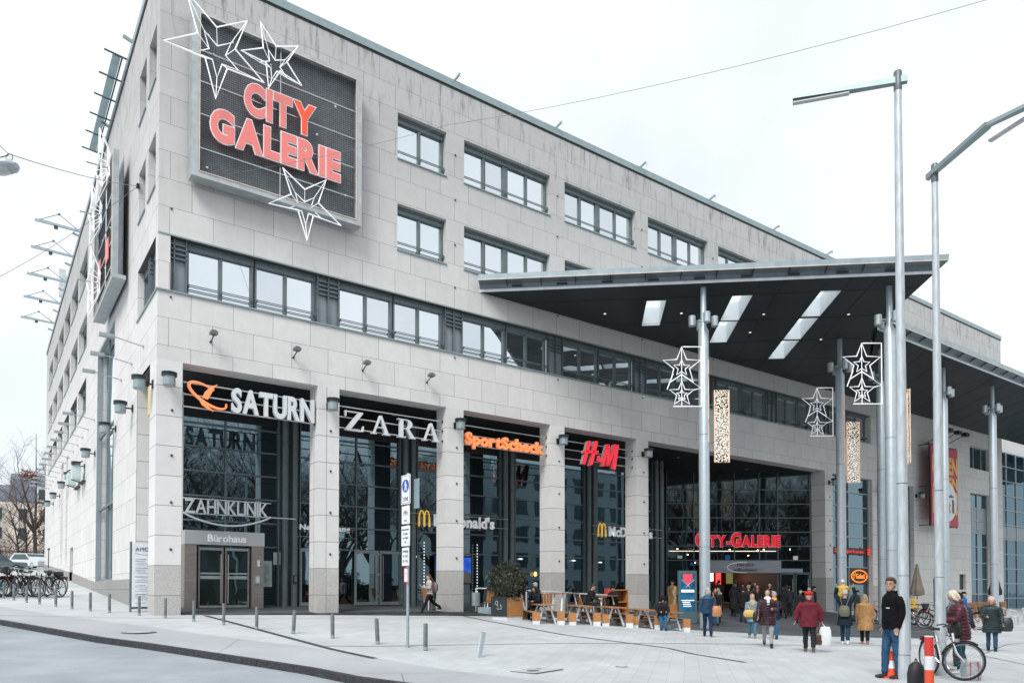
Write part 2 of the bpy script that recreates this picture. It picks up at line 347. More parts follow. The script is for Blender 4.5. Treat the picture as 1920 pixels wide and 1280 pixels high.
# dark entrance setts and arcade floor: one sheet 6 mm above the plaza
def sheet(name, poly, m, dz, cell=.5):
    bm = bmesh.new(); vs = [bm.verts.new((x, y, 0)) for x, y in poly]; f = bm.faces.new(vs)
    bmesh.ops.triangulate(bm, faces=[f])
    x0 = min(p[0] for p in poly); x1 = max(p[0] for p in poly); y0 = min(p[1] for p in poly); y1 = max(p[1] for p in poly)
    k = x0+cell
    while k < x1:
        bmesh.ops.bisect_plane(bm, geom=bm.verts[:]+bm.edges[:]+bm.faces[:], plane_co=(k,0,0), plane_no=(1,0,0)); k += cell
    k = y0+cell
    while k < y1:
        bmesh.ops.bisect_plane(bm, geom=bm.verts[:]+bm.edges[:]+bm.faces[:], plane_co=(0,k,0), plane_no=(0,1,0)); k += cell
    for v in bm.verts: v.co.z = Gz(v.co.x, v.co.y)+dz
    me = bpy.data.meshes.new(name); bm.to_mesh(me); bm.free(); me.materials.append(m)
    if me.polygons[0].normal.z < 0: me.flip_normals()
    return put(name, me)
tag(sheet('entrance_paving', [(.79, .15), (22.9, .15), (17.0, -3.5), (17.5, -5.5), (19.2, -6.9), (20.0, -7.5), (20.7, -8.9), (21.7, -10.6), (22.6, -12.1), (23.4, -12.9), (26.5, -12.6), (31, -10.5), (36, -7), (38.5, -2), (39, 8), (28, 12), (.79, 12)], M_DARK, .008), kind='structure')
# drain channels / movement joints let into the paving
def channel(name, pts, w, label, m):
    mb = MB(); P = []
    for a, b in zip(pts, pts[1:]):
        n = max(2, int((V(b)-V(a)).length/.4))
        for i in range(n): P.append(V(a).lerp(V(b), i/n))
    P.append(V(pts[-1])); vs = []
    for i, p in enumerate(P):
        d = (P[min(i+1, len(P)-1)]-P[max(i-1, 0)]).normalized(); a = V((-d.y, d.x))*w/2
        for q in (p+a, p-a): vs.append((q.x, q.y, Gz(q.x, q.y)+.007))
    mb.add(vs, [(2*i, 2*i+1, 2*i+3, 2*i+2) for i in range(len(P)-1)])
    return tag(mb.build(name, m), label, 'drain', 'drain lines in the paving')
MG = mat('drain_grate', (.06, .065, .07), .7, .2, .4, 14); MJ = mat('joint_fill', (.2, .21, .22), .8, 0, .5, 8)
channel('drain_channel', [(1.49, -.3), (1.7, -5), (1.91, -10.2), (2.15, -12)], .16, 'dark slotted drain running from the office door towards the kerb', MG)
channel('drain_channel', [(10.9, .1), (10.2, -4), (9.66, -9.2), (10.19, -12.8), (9.2, -16)], .11, 'dark drain line passing in front of the picnic tables', MG)
channel('paving_joint', [(2.0, -9.6), (3.03, -10.04), (8.13, -11.06), (12.26, -12.3), (17.5, -14.2), (27, -16.6)], .06, 'long dark joint crossing the plaza behind the last upright bollard', MJ)
channel('paving_joint', [(-5.0, 1.6), (-.2, -1.1), (3.2, -1.9), (6.6, -2.41), (11.1, -2.84)], .04, 'thin joint running along the foot of the stone pillars', MJ)
channel('paving_joint', [(14.2, -20), (17, -17.6), (24, -15.6), (34, -14.6)], .045, 'thin joint in the paving behind the white bicycle', MJ)
# lane marking corner at the lower left
mb = MB(); mb.add([(x, y, Gz(x, y)-.126) for x, y in [(-2.55, -12.75), (-1.95, -13.6), (-2.05, -13.75), (-2.75, -12.85)]], [(0,1,2,3)])
tag(mb.build('lane_marking', mat('road_paint', (.75, .77, .78), .6), None), kind='structure')
# manholes
def manhole(loc, label, square=False):
    t = thing('manhole_cover', label, 'manhole cover', loc, .3, 'manhole covers')
    if square:
        MB().box(-.48, .48, -.3, .3, .004, .01).build('frame', mat('cast_iron', (.1, .095, .1), .7, .3, .3, 10), t)
        m = MB(); m.box(-.44, .44, -.26, .26, .008, .014); m.build('lid', mat('lid_concrete', (.4, .42, .43), .8, 0, .12), t)
        m = MB(); m.lathe([(.12, .014), (.12, .018)], (-.15, 0, 0), 16); m.lathe([(.05, .014), (.05, .018)], (.2, .1, 0), 12); m.build('lifting_point', mat('cast_iron', (.1, .1, .1)), t)
    else:
        MB().lathe([(.42, .0), (.42, .008)], n=32).build('frame', mat('manhole_ring', (.16, .16, .17), .8, .2, .2, 10), t)
        MB().lathe([(.28, .006), (.28, .014)], n=32).build('lid', mat('manhole_lid', (.42, .44, .46), .7, 0, .15), t)
    return t
manhole(gp(-1.27, -5.21), 'round manhole cover with pale centre in the asphalt by the kerb')
manhole(gp(4.15, -15.0), 'rectangular service cover set in the paving near the leaning bollard', True)
manhole(gp(6.1, -15.3), 'small iron cap in the paving right of the rectangular service cover').scale = (.3, .3, 1)
# ================================================================ MALL BUILDING
B = thing('shopping_mall', 'large pale stone shopping mall with ribbon windows and a pillared ground floor arcade', 'building', (0, 0, 0))
def wall(name, openings, u0, u1, z0, z1, plane, depth, m, top=False):
    """flat wall with rectangular openings and their reveals. plane 'X': facade along X at Y=0; 'Y': facade along Y at X=0"""
    us = sorted({u0, u1, *[o[0] for o in openings], *[o[1] for o in openings]}); us = [u for u in us if u0 <= u <= u1]
    zs = sorted({z0, z1, *[o[2] for o in openings], *[o[3] for o in openings]}); zs = [z for z in zs if z0 <= z <= z1]
    P = (lambda u, d, z: (u, d, z)) if plane == 'X' else (lambda u, d, z: (d, u, z))
    mb = MB(); inside = lambda u, z: any(o[0]+1e-6 < u < o[1]-1e-6 and o[2]+1e-6 < z < o[3]-1e-6 for o in openings)
    for a, b in zip(us, us[1:]):
        for c, d in zip(zs, zs[1:]):
            if not inside((a+b)/2, (c+d)/2): mb.add([P(a,0,c), P(b,0,c), P(b,0,d), P(a,0,d)], [(0,1,2,3)])
    for o in openings:
        a, b, c, d = max(o[0], u0), min(o[1], u1), max(o[2], z0), min(o[3], z1); D = o[4] if len(o) > 4 else depth
        mb.add([P(a,0,c), P(b,0,c), P(b,0,d), P(a,0,d), P(a,D,c), P(b,D,c), P(b,D,d), P(a,D,d)], [(2,3,7,6)]+([] if D == .8 else [(0,4,7,3), (1,2,6,5)])+([(0,1,5,4)] if c > z0+.01 else []))
    return mb.build(name, m, B)
R4, R3, BD = (18.87, 20.72), (15.19, 17.05), (11.57, 13.42)
WF = [(8.7, 10.95)]+[(11.82+5.515*k, 11.82+5.515*k+4.64) for k in range(9)]
op = [(a, b, *R4) for a, b in WF if b < 62]+[(a, b, *R3) for a, b in WF if b < 62]
op += [(0, 44.15, *BD)]
PX = [(5.46+5.5*k, 6.3+5.5*k) for k in range(4)]
op += [(.79, 5.46, 0, 9.23, .8)]+[(PX[k][1], PX[k+1][0], 0, 9.23, .8) for k in range(3)]+[(22.8, 38.6, 0, 9.23, .8)]
op += [(39.45, 44.25, -.3, 9.15), (45.6, 49.9, -.3, 9.15), (58.95, 62.6, 11.4, 13.25), (58.95, 62.6, -.3, 9.45), (56.9, 58.0, 1.75, 2.95), (52.7, 53.3, -.3, 2.6)]
wall('facade_wall', op, 0, 64.93, -.3, 22.75, 'X', .38, ST)
YL = [(.55, 1.9), (2.45, 3.8)]; YW = [(20.35+4.83*k, 24.4+4.83*k) for k in range(6)]
op2 = [(a, b, *R4) for a, b in YL]+[(a, b, *R3) for a, b in YL]+[(0, 3.85, *BD), (1.12, 3.7, 0, 9.23, .8), (9.6, 15.4, 2.1, 13.45)]
op2 += [(a, b, *r) for r in (R4, R3, BD) for a, b in YW]+[(26.4, 28.4, 0, 4.35, .5), (30.3, 31.6, 3.4, 10.6), (33.6, 35.6, 3.4, 10.6)]
wall('side_wall', op2, 0, 51.4, -.3, 22.75, 'Y', .38, ST)
# end walls, back, roof
mb = MB()
mb.add([(64.93, 0, -.5), (64.93, 14, -.5), (64.93, 14, 22.75), (64.93, 0, 22.75)], [(0,1,2,3)])
mb.add([(0, 51.4, 0), (30, 51.4, 0), (30, 51.4, 22.75), (0, 51.4, 22.75)], [(0,1,2,3)])
mb.build('end_wall', ST, B)
mb = MB(); mb.add([(.4, .4, 22.6), (64.5, .4, 22.6), (64.5, 14, 22.6), (30, 14, 22.6), (30, 51, 22.6), (.4, 51, 22.6)], [(0,1,2,3,4,5)])
mb.build('roof', mat('roof_gravel', (.3, .3, .29)), B)
mb = MB(); mb.box(-.06, 64.99, -.06, .45, 22.75, 23.05); mb.box(-.06, .45, .45, 51.46, 22.75, 23.05); mb.box(64.55, 64.99, .45, 14, 22.75, 23.05)
mb.build('roof_coping', COP, B)
mb = MB(); mb.box(-.02, 64.95, -.025, .0-.003, 22.68, 22.75); mb.box(-.025, -.003, 0, 51.4, 22.68, 22.75); mb.build('shadow_strip', BLK, B)  # black strip on the wall, painting the shade line under the coping
for x in (.4, 11.37, 16.9, 22.4, 27.9):
    for zz in (19.9, 18.0, 16.1, 14.3, 11.35): MB().ball((x, -.02, zz), .04, .035, .04, 8).build('anchor_stud', FRD, B) if not (x < 1 and zz > 14.5) else None
# roof brackets (small cleaning-rail arms)
for x in (11.33, 16.81, 22.3, 27.64, 33.43, 39.04, 44.6):
    m = MB(); m.bar((x, .1, 23.05), (x+.08, -.35, 23.22), .05, .09); m.bar((x+.08, -.32, 23.25), (x+.1, -.34, 23.1), .05); m.build('roof_bracket', COP, B)
for y in (5.5, 12, 25, 30, 35, 40, 45):
    m = MB(); m.bar((.1, y, 23.05), (-.35, y, 23.2), .08, .12); m.build('roof_bracket', COP, B)
# plinth at the side wall
mb = MB()
for a, b in ((3.7, 9.9), (9.9, 15.6), (15.6, 26.4), (28.4, 40), (40, 51.4)):
    d = -.0 if a != 9.9 else .0
    vs = [(-.04, a, Gz(0, a)-.3), (-.04, b, Gz(0, b)-.3), (-.04, b, max(2.1, Gz(0, b)+.02) if b < 20 else Gz(0, b)+.55), (-.04, a, 2.08 if a < 17 else Gz(0, a)+.55)]
    vs += [(.2, y, z) for _, y, z in vs]
    mb.add(vs, [(0,1,2,3), (3,2,6,7), (0,3,7,4), (1,5,6,2)])
mb.build('plinth', PLI, B)
# pillars with granite feet
def pillar(x0, x1, y0, y1, zb=2.47, ztop=9.23):
    p = MB().box(x0, x1, y0, y1, zb, ztop).build('pillar', PL, B)
    g = Gz((x0+x1)/2, 0)
    MB().box(x0-.004, x1+.004, y0-.004, y1+.004, g-.4, zb).build('granite_base', GR, p)
    if x0 < 44:
        for zz in (3.0, 4.55, 6.1, 7.6): m = MB(); m.ball(((x0+x1)/2+.08, y0-.02, zz), .045, .04, .045, 8); m.build('anchor_stud', FRD, p)
    return p
pillar(-.01, .79, -.01, 1.12)
for a, b in PX: pillar(a, b, -.01, .78)
pillar(38.6, 39.45, -.01, .95)
m = MB().box(.012, .8, 3.705, 4.5, .3, 9.2).build('pillar', PL, B)
pillar(44.27, 45.58, -.01, .4, 2.0, 9.14)
# arcade ceiling and back glazing (plane Y = 3.8)
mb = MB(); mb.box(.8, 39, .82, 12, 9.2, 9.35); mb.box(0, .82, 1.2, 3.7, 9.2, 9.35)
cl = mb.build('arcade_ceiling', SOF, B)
for x, y in [(2.6, 2.2), (4.5, 2.4), (7.6, 2.2), (9.8, 2.4), (13.5, 2.2), (15, 2.4), (19, 2.2), (24, 3), (27.5, 2.2), (31, 3), (34, 2.4), (30, 6)]:
    MB().lathe([(.1, 9.185), (.1, 9.2)], (x, y, 0), 12).build('downlight', mat('lamp_dim', (.4, .42, .42), .4), cl)
GY = 3.8
def glazing(O, U, W, z0, ztop, verts, trans, m, name='glass_wall', frame=FR, fw_=.06):
    """curtain wall: pane sheet + frame grid, in the vertical plane through O along unit U, width W"""
    O = V(O); U = V(U).normalized(); N = U.cross(Z3)
    g = MB(); g.add([O+Z3*z0, O+U*W+Z3*z0, O+U*W+Z3*ztop, O+Z3*ztop], [(0,1,2,3)]); go = g.build(name, m, B)
    f = MB()
    for z in trans: f.bar(O+N*.03+Z3*z, O+U*W+N*.03+Z3*z, .08, fw_)
    for x in verts: f.bar(O+U*x+N*.035+Z3*z0, O+U*x+N*.035+Z3*ztop, fw_, .09, up=N)
    f.build('frame_grid', frame, go); return go
TR = [3.4, 4.35, 5.3, 6.25, 7.2, 8.1]
glazing((-.0+.5, GY, 0), X3, 26.6, .6, 8.3, [.2, 2.66, 5.0, 8.16, 10.5, 13.6, 16.0, 19.1, 21.5, 24.4], TR, GLA)
MB().box(.5, 27.1, GY-.01, GY+.02, 8.31, 9.2).build('fascia_panel', BLK, B)
MB().box(.5, 27.1, GY-.06, GY+.3, .4, 1.06).build('threshold', mat('threshold', (.1, .1, .1), .6), B)
# side entrance doors in the second bay
def arcade_door(x, w, z0=1.02, h=2.38):
    f = MB(); y = GY-.09
    for a in (x, x+w-.1): f.box(a, a+.1, y-.05, y, z0, z0+h)
    f.box(x+.1, x+w-.1, y-.05, y, z0, z0+.14); f.box(x+.1, x+w-.1, y-.05, y, z0+h-.12, z0+h); d = f.build('door', mat('door_frame', (.26, .3, .31), .4, .4), B)
    MB().add([(x+.1, y-.02, z0+.14), (x+w-.1, y-.02, z0+.14), (x+w-.1, y-.02, z0+h-.12), (x+.1, y-.02, z0+h-.12)], [(0,1,2,3)]).build('door_pane', GLA, d); return d
for x, w, hx in ((8.55, 1.14, 9.55), (9.74, 1.14, 9.88), (6.12, .85, 6.85), (7.25, .5, 0)):
    d = arcade_door(x, w)
    if hx: m = MB(); m.tube((hx, GY-.2, 1.25), (hx, GY-.2, 3.2), .02, n=6); m.build('door_handle', STEEL, d)
    if w > 1:
        for zz in (1.35, 2.3, 3.2): MB().box(x-.02 if hx > 9.6 and x < 9 else x+w-.06, x+.06 if hx > 9.6 and x < 9 else x+w+.02, GY-.17, GY-.141, zz, zz+.1).build('hinge', STEEL, d)
# double round mullions
for xm in (5.68, 11.17, 16.7, 22.2, 27.4):
    m = MB(); m.box(xm-.46, xm+.46, GY-.02, GY+.1, .9, 9.2); m.tube((xm-.2, GY-.2, .9), (xm-.2, GY-.2, 9.2), .13, n=12); m.tube((xm+.2, GY-.2, .9), (xm+.2, GY-.2, 9.2), .13, n=12)
    m.bar((xm-.45, GY-.08, .95), (xm-.45, GY-.08, 9.2), .05, .16, up=(0,1,0)); m.bar((xm+.45, GY-.08, .95), (xm+.45, GY-.08, 9.2), .05, .16, up=(0,1,0))
    m.build('double_mullion', FR, B, True)
# side return of the arcade (wall behind the directory sign) and its inner walls
MB().box(.82, 1.6, 3.7, 3.78, .3, 9.2).build('inner_wall', ST, B)
# entrance recess: canted glazing from (30.2,10.9) to (38.6,5.3)
EO = V((30.8, 6.2, 0)); EU = (V((38.62, .93, 0))-EO); EW = EU.length; EU.normalize(); EN = EU.cross(Z3)
def ep(u, d=0, z=0): return EO+EU*u+EN*d+Z3*z
g = MB()
g.add([ep(0,0,3.6), ep(EW,0,3.6), ep(EW,0,9.2), ep(0,0,9.2)], [(0,1,2,3)])
g.add([ep(0,0,.3), ep(1.8,0,.3), ep(1.8,0,3.6), ep(0,0,3.6)], [(0,1,2,3)])
g.add([ep(7.2,0,.3), ep(EW,0,.3), ep(EW,0,3.6), ep(7.2,0,3.6)], [(0,1,2,3)])
go = g.build('entrance_glazing', GLE, B); f = MB()
for z in (2.8, 3.6, 4.5, 5.4, 6.3, 7.2, 8.1): f.bar(ep(0,.03,z) if z > 3 else ep(7.2,.03,z), ep(EW,.03,z), .06, .06)
for u in (0.05, 1.8, 2.65, 4.4, 6.0, 7.2, 9.3): f.bar(ep(u,.04,.3 if u in (.05, 1.8, 7.2, 9.3) else 3.55), ep(u,.04,9.2), .06, .08, up=EN)
f.build('frame_grid', FR, go)
# side of the recess, from the arcade glazing back to the entrance
mb = MB(); mb.add([(27.9, GY, .3), (30.8, 6.2, .3), (30.8, 6.2, 9.2), (27.9, GY, 9.2)], [(0,1,2,3)]); mb.build('recess_glass', GLE, B)
# mall hall seen through the open doors
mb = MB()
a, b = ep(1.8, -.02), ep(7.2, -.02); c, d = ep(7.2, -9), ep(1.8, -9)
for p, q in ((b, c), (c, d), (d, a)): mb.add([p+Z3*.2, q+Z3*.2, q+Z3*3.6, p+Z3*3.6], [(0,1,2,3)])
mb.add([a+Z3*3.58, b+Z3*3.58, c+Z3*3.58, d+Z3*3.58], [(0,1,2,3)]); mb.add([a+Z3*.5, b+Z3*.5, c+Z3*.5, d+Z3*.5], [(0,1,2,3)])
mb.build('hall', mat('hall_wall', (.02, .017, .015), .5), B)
# revolving-door soffit "Herzlich willkommen!"
s = MB(); s.bar(ep(2.4,.35,3.16), ep(7.15,.35,3.16), .7, .76); so_ = s.build('door_canopy', mat('brushed_steel', (.4, .43, .46), .35, .5, .1, 2, stretch=(.5, .5, 6)), B)
MW = mat('dark_lettering', (.05, .06, .07), .5)
word('Herzlich', ep(4.35,.712,3.2), EU, Z3, 1.05, .2, .01, MW, so_, .006, .1, 'lettering', True)
word('willkommen!', ep(4.1,.712,2.88), EU, Z3, 1.5, .19, .01, MW, so_, .006, .1, 'lettering', True)
m = MB(); m.path([ep(4.8+1.1*cos(t*pi/9), .715, 3.12+.33*sin(t*pi/9)) for t in range(4, 15)], .012, 4); m.build('speech_bubble_line', MATS['white_neon_tube'], so_)
# entrance doors, right pair and a left leaf
def door_leaf(u, w, z0=.45, h=2.35):
    f = MB(); P = lambda du, z: ep(u+du, .06, z0+z)
    for x in (.04, w-.04): f.bar(P(x, 0), P(x, h), .08, .05, up=EN)
    for z in (.06, h-.05): f.bar(P(0, z), P(w, z), .05, .12)
    o = f.build('door', FR, B)
    MB().add([P(.08, .1), P(w-.08, .1), P(w-.08, h-.1), P(.08, h-.1)], [(0,1,2,3)]).build('door_pane', GLE, o)
    m = MB(); m.tube(ep(u+w-.14, .14, z0+.25), ep(u+w-.14, .14, z0+1.95), .018, n=6); m.build('door_handle', STEEL, o)
    m = MB(); m.bar(ep(u+.3, .1, z0+1.15), ep(u+w-.25, .1, z0+1.15), .01, .06); m.build('door_stripe', mat('stripe_white', (.6, .64, .68)), o)
door_leaf(7.3, .95); door_leaf(8.3, .95); door_leaf(.9, .88)
# lamps and lit shop fronts inside the hall
EM = mat('warm_lamp', (1, .72, .42), .5, 0, .05, emit=7); EMW = mat('lit_shop', (1, .86, .66), .5, 0, .1, emit=2.2); EMR = mat('red_lit_sign', (1, .03, .03), .5, emit=2.5)
for i, (u, d, z) in enumerate([(2.4, -2, 3.5), (3.3, -3, 3.5), (4.1, -1.5, 3.5), (5.2, -3.2, 3.5), (6.3, -2.0, 3.5), (6.9, -1.0, 3.5), (3.0, -6, 3.45), (5.8, -6, 3.45)]):
    MB().lathe([(.07, z), (.09, z+.04)], ep(u, d), 8).build('hall_lamp', EM, B)
for u, d, wd, z0, z1, mm in [(2.0, -8.9, .8, 1.9, 3.1, EMW), (3.0, -8.8, .22, 1.7, 3.2, EMW), (4.0, -8.8, .16, 1.9, 3.0, EMW), (5.0, -8.8, .7, 2.4, 3.1, EMW), (5.9, -8.7, .35, 2.1, 3.0, EMR), (6.7, -8.8, .5, 2.2, 3.0, mat('dim_poster', (.3, .28, .12), .5, emit=.35))]:
    m = MB(); m.bar(ep(u, d, (z0+z1)/2), ep(u+wd, d, (z0+z1)/2), .06, z1-z0); m.build('shop_front', mm, B)
# lit mezzanine band and lamps behind the glazing above the doors
m = MB(); m.bar(ep(.2, .012, 4.18), ep(7.1, .012, 4.18), .01, .035); m.build('light_band', mat('light_band', (1, .85, .62), emit=1.0), B)
for u, z in [(.75, 4.32), (1.8, 4.3), (4.1, 4.28), (5.9, 4.24), (6.3, 4.28), (1.4, 3.95), (5.3, 3.9), (8.0, 4.3)]:
    MB().ball(ep(u, .02, z), .035, n=8).build('mezzanine_lamp', EM, B)
for u, z, a, b, c_ in [(.75, 3.8, .3, .18, (.5, .52, .5)), (8.2, 3.75, .3, .26, (.55, .55, .55)), (3.8, 3.78, .32, .28, (.02, .08, .3))]:
    m = MB(); m.bar(ep(u, .02, z), ep(u+a, .02, z), .01, b); m.build('notice', mat('notice_%d' % int(u*10), c_, .6, emit=.2), B)
m = MB(); m.bar(ep(1.55, .03, 3.35), ep(1.75, .03, 3.35), .01, .2); m.build('notice', mat('blue_notice', (.02, .07, .35), emit=.2), B)
m = MB(); m.bar(ep(7.3, .05, 2.95), ep(8.8, .05, 2.95), .01, .24); m.build('banner_strip', mat('pale_strip', (.35, .42, .5)), B)

# ---------------------------------------------------------------- windows
_W = {}
def win_meshes(w, h, cells, grey=False):
    """window built in local x (0..w), z (0..h), set back in y"""
    k = (round(w, 2), round(h, 2), tuple(cells))
    if k in _W: return _W[k]
    f = MB(); y = .30; t = .07
    f.box(0, w, y, y+.05, 0, .07); f.box(0, w, y-.08, y+.05, h-.26, h); f.box(0, w, y-.12, y-.08, h-.1, h-.04)
    f.box(0, .06, y-.04, y+.05, .07, h-.26); f.box(w-.1, w, y-.04, y+.05, .07, h-.26)
    panes = []; n = len(cells); edges = [0]
    tot = sum(cells); x = 0
    for i, c in enumerate(cells):
        x1 = x+c/tot*w; m = .07 if (n != 4 or i != 1) else .16
        if i < n-1: f.box(x1-m, x1+m*.8, y-.03, y+.05, .07, h-.26)
        panes.append((x+(.06 if i == 0 else m*.8), x1-(.1 if i == n-1 else m))); x = x1
    fm = f.mesh('window', FR)
    pm = []
    for a, b in panes:
        p = MB(); p.add([(a, y+.03, .06), (b, y+.03, .06), (b, y+.03, h-.24), (a, y+.03, h-.24)], [(0,1,2,3)]); pm.append(p.mesh('pane', GLU))
    r = MB()
    for z in (.3, .36): r.box(.03, w-.03, y-.2, y-.17, z, z+.025)
    for xx in (.04, w/2, w-.06): r.box(xx-.012, xx+.012, y-.2, y-.03, .29, .39)
    s = MB(); s.box(-.02, w+.02, -.05, y, -.035, .008)
    _W[k] = (fm, pm, r.mesh('guard_rail', FR), s.mesh('sill', COP)); return _W[k]
def window(loc, w, h, cells, side=False, sill=True):
    fm, pm, rm, sm = win_meshes(w, h, cells)
    o = put('window', fm, B, loc, -pi/2 if side else 0)
    if side: o.scale = (-1, 1, 1)
    for p in pm:
        q = put('pane', p, o)
        if random.random() < .16: q.material_slots[0].link = 'OBJECT'; q.material_slots[0].material = GLU2
    put('guard_rail', rm, o)
    if sill: put('sill', sm, o)
    return o
for zr in (R4, R3):
    for a, b in WF:
        if b < 45 or zr is R4 and b < 62: window((a, 0, zr[0]), b-a, zr[1]-zr[0], (1, 1) if b-a < 3 else (1, 1, 1, 1))
        else:
            window((a, 0, zr[0]), b-a, zr[1]-zr[0], (1, 1, 1, 1))
H_B = BD[1]-BD[0]
for k in range(8):
    x = 5.5*k
    if k == 0: window((.95, 0, BD[0]), 2.2, H_B, (1, 1), sill=False); window((3.22, 0, BD[0]), 2.2, H_B, (1, 1), sill=False)
    else: window((x+.85, 0, BD[0]), 2.25, H_B, (1, 1), sill=False); window((x+3.16, 0, BD[0]), 2.25, H_B, (1, 1), sill=False)
# ventilation panels between band windows: blue-grey boards with slats above
def vent_panel(x0, x1, side=False):
    P = (lambda x, y, z: (x, y, z)) if not side else (lambda x, y, z: (y, x, z))
    def bx(m, a, b, c, d, e, f): m.box(a, b, c, d, e, f) if not side else m.box(c, d, a, b, e, f)
    m = MB(); bx(m, x0, x1, .22, .3, BD[0], BD[1]-.02); o = m.build('infill_panel', PAN, B)
    s = MB()
    for z in (.22, .38, .54, .7): bx(s, x0, x1, .1, .22, BD[1]-z-.02, BD[1]-z+.015)
    for x in (x0+.02, (x0+x1)/2, x1-.02): bx(s, x-.02, x+.02, .1, .2, BD[0], BD[1]-.03)
    s.build('slats', FR, o)
vent_panel(.12, .92)
for k in range(1, 8): vent_panel(5.5*k-.04, 5.5*k+.83)
vent_panel(.12, .9, True); vent_panel(1.95, 2.35, True)
m = MB(); m.box(.1, .22, .1, .22, BD[0], BD[1]); m.build('corner_post', FR, B)
m = MB(); m.box(.3, .36, .9, 3.85, BD[0], BD[1]); m.build('side_glass', GLU, B)
m = MB()
for y in (.92, 1.9, 2.4, 3.8): m.box(.22, .32, y-.04, y+.04, BD[0], BD[1])
m.box(.2, .32, .9, 3.85, BD[1]-.28, BD[1]); m.build('window_frame', FR, B)
m = MB(); m.box(-.05, 44.2, -.06, .35, BD[0]-.05, BD[0]+.0); m.box(-.05, .35, .35, 3.85, BD[0]-.05, BD[0]); m.box(-.0, 44.2, -.025, -.003, BD[1]-.02, BD[1]+.03)
m.build('band_sill', COP, B)
for zr in (R4, R3):
    for a, b in YL: window((0, a, zr[0]), b-a, zr[1]-zr[0], (1,), True)
for zr in (R4, R3, BD):
    for a, b in YW: window((0, a, zr[0]), b-a, zr[1]-zr[0], (1, 1, 1), True)
# window heads of solid metal behind all openings so nothing shows through
def side_glazing(y0, y1, z0, z1, nv, trans, D=.34):
    m = MB(); m.add([(D, y0, z0), (.34, y1, z0), (.34, y1, z1), (.34, y0, z1)], [(0,1,2,3)]); o = m.build('tall_window', GLU, B)
    f = MB()
    for i in range(nv+1):
        y = y0+(y1-y0)*i/nv; f.box(D-.06, D+.02, y-.05, y+.05, z0, z1)
    for z in trans: f.box(D-.08, D+.02, y0, y1, z-.05, z+.05)
    f.build('frame_grid', FR, o)
side_glazing(9.6, 15.4, 2.1, 13.45, 2, [2.15, 5.6, 9.2, 13.4], .2)
m = MB(); m.box(.003, .2, 15.3, 15.398, 2.1, 13.45); m.box(.003, .2, 9.602, 15.3, 13.3, 13.448); m.build('jamb_panel', PAN, B)
side_glazing(30.3, 31.6, 3.4, 10.6, 2, [5, 6.6, 8.2]); side_glazing(33.6, 35.6, 3.4, 10.6, 2, [5, 6.6, 8.2])
MB().box(.44, .48, 26.4, 28.4, 1.5, 4.35).build('side_door', mat('door_teal', (.04, .06, .065), .4), B)
# right-hand part: tall glazed bays, stair window, slots
def bay(x0, x1, z0, z1, vx, tz, glassm=GLA, y=.34, panels=()):
    m = MB(); m.add([(x0, y, z0), (x1, y, z0), (x1, y, z1), (x0, y, z1)], [(0,1,2,3)]); o = m.build('glazed_bay', glassm, B)
    f = MB()
    for x in vx: f.box(x-.04, x+.04, y-.07, y+.02, z0, z1)
    for z in tz: f.box(x0, x1, y-.08, y+.02, z-.035, z+.035)
    f.build('frame_grid', mat('frame_light', (.3, .34, .35), .4, .4), o)
    for a, b in panels: MB().box(x0, x1, y-.04, y-.005, a, b).build('infill_panel', PAN, o)
bay(39.45, 44.25, -.1, 9.15, (39.5, 40.5, 41.8, 44.2), (3.2, 4.2, 5.2, 6.2, 7.2, 8.15))
bay(45.6, 49.9, -.1, 9.15, (45.7, 47.7, 49.85), (3.2, 4.2, 5.2, 6.2, 7.2, 8.15))
bay(58.95, 62.6, -.1, 9.45, (59, 60.8, 62.55), (1.4, 2.6, 3.9, 5.2, 6.3, 7.3, 8.3), GLA, .34, ((6.35, 7.25), (7.35, 8.25)))
bay(58.95, 62.6, 11.4, 13.25, (59, 60.2, 61.6, 62.55), (11.45, 13.2), GLA)
m = MB(); m.box(56.9, 58, .2, .3, 1.75, 2.95); m.box(52.7, 53.3, .2, .3, -.3, 2.6); m.build('dark_slot', FRD, B)
bay(64.93, 95, -.2, 14.3, [65.2+2.1*i for i in range(14)], [1+1.33*i for i in range(10)], glass('glass_far', (.01, .02, .03), .22, (.5, .72, .85), .01), 2.2, ((6.4, 7.5),))
mb = MB(); mb.box(64.95, 95, 2.3, 14, 14.3, 16.5); mb.build('upper_block', ST, B)
# Sparkasse bar and its S, oval ice cream sign hung in the first bay
RED = mat('red_sign', (.75, .03, .02), .4, emit=.35); ORG = mat('orange_neon', (1, .2, .02), .4, emit=1.1)
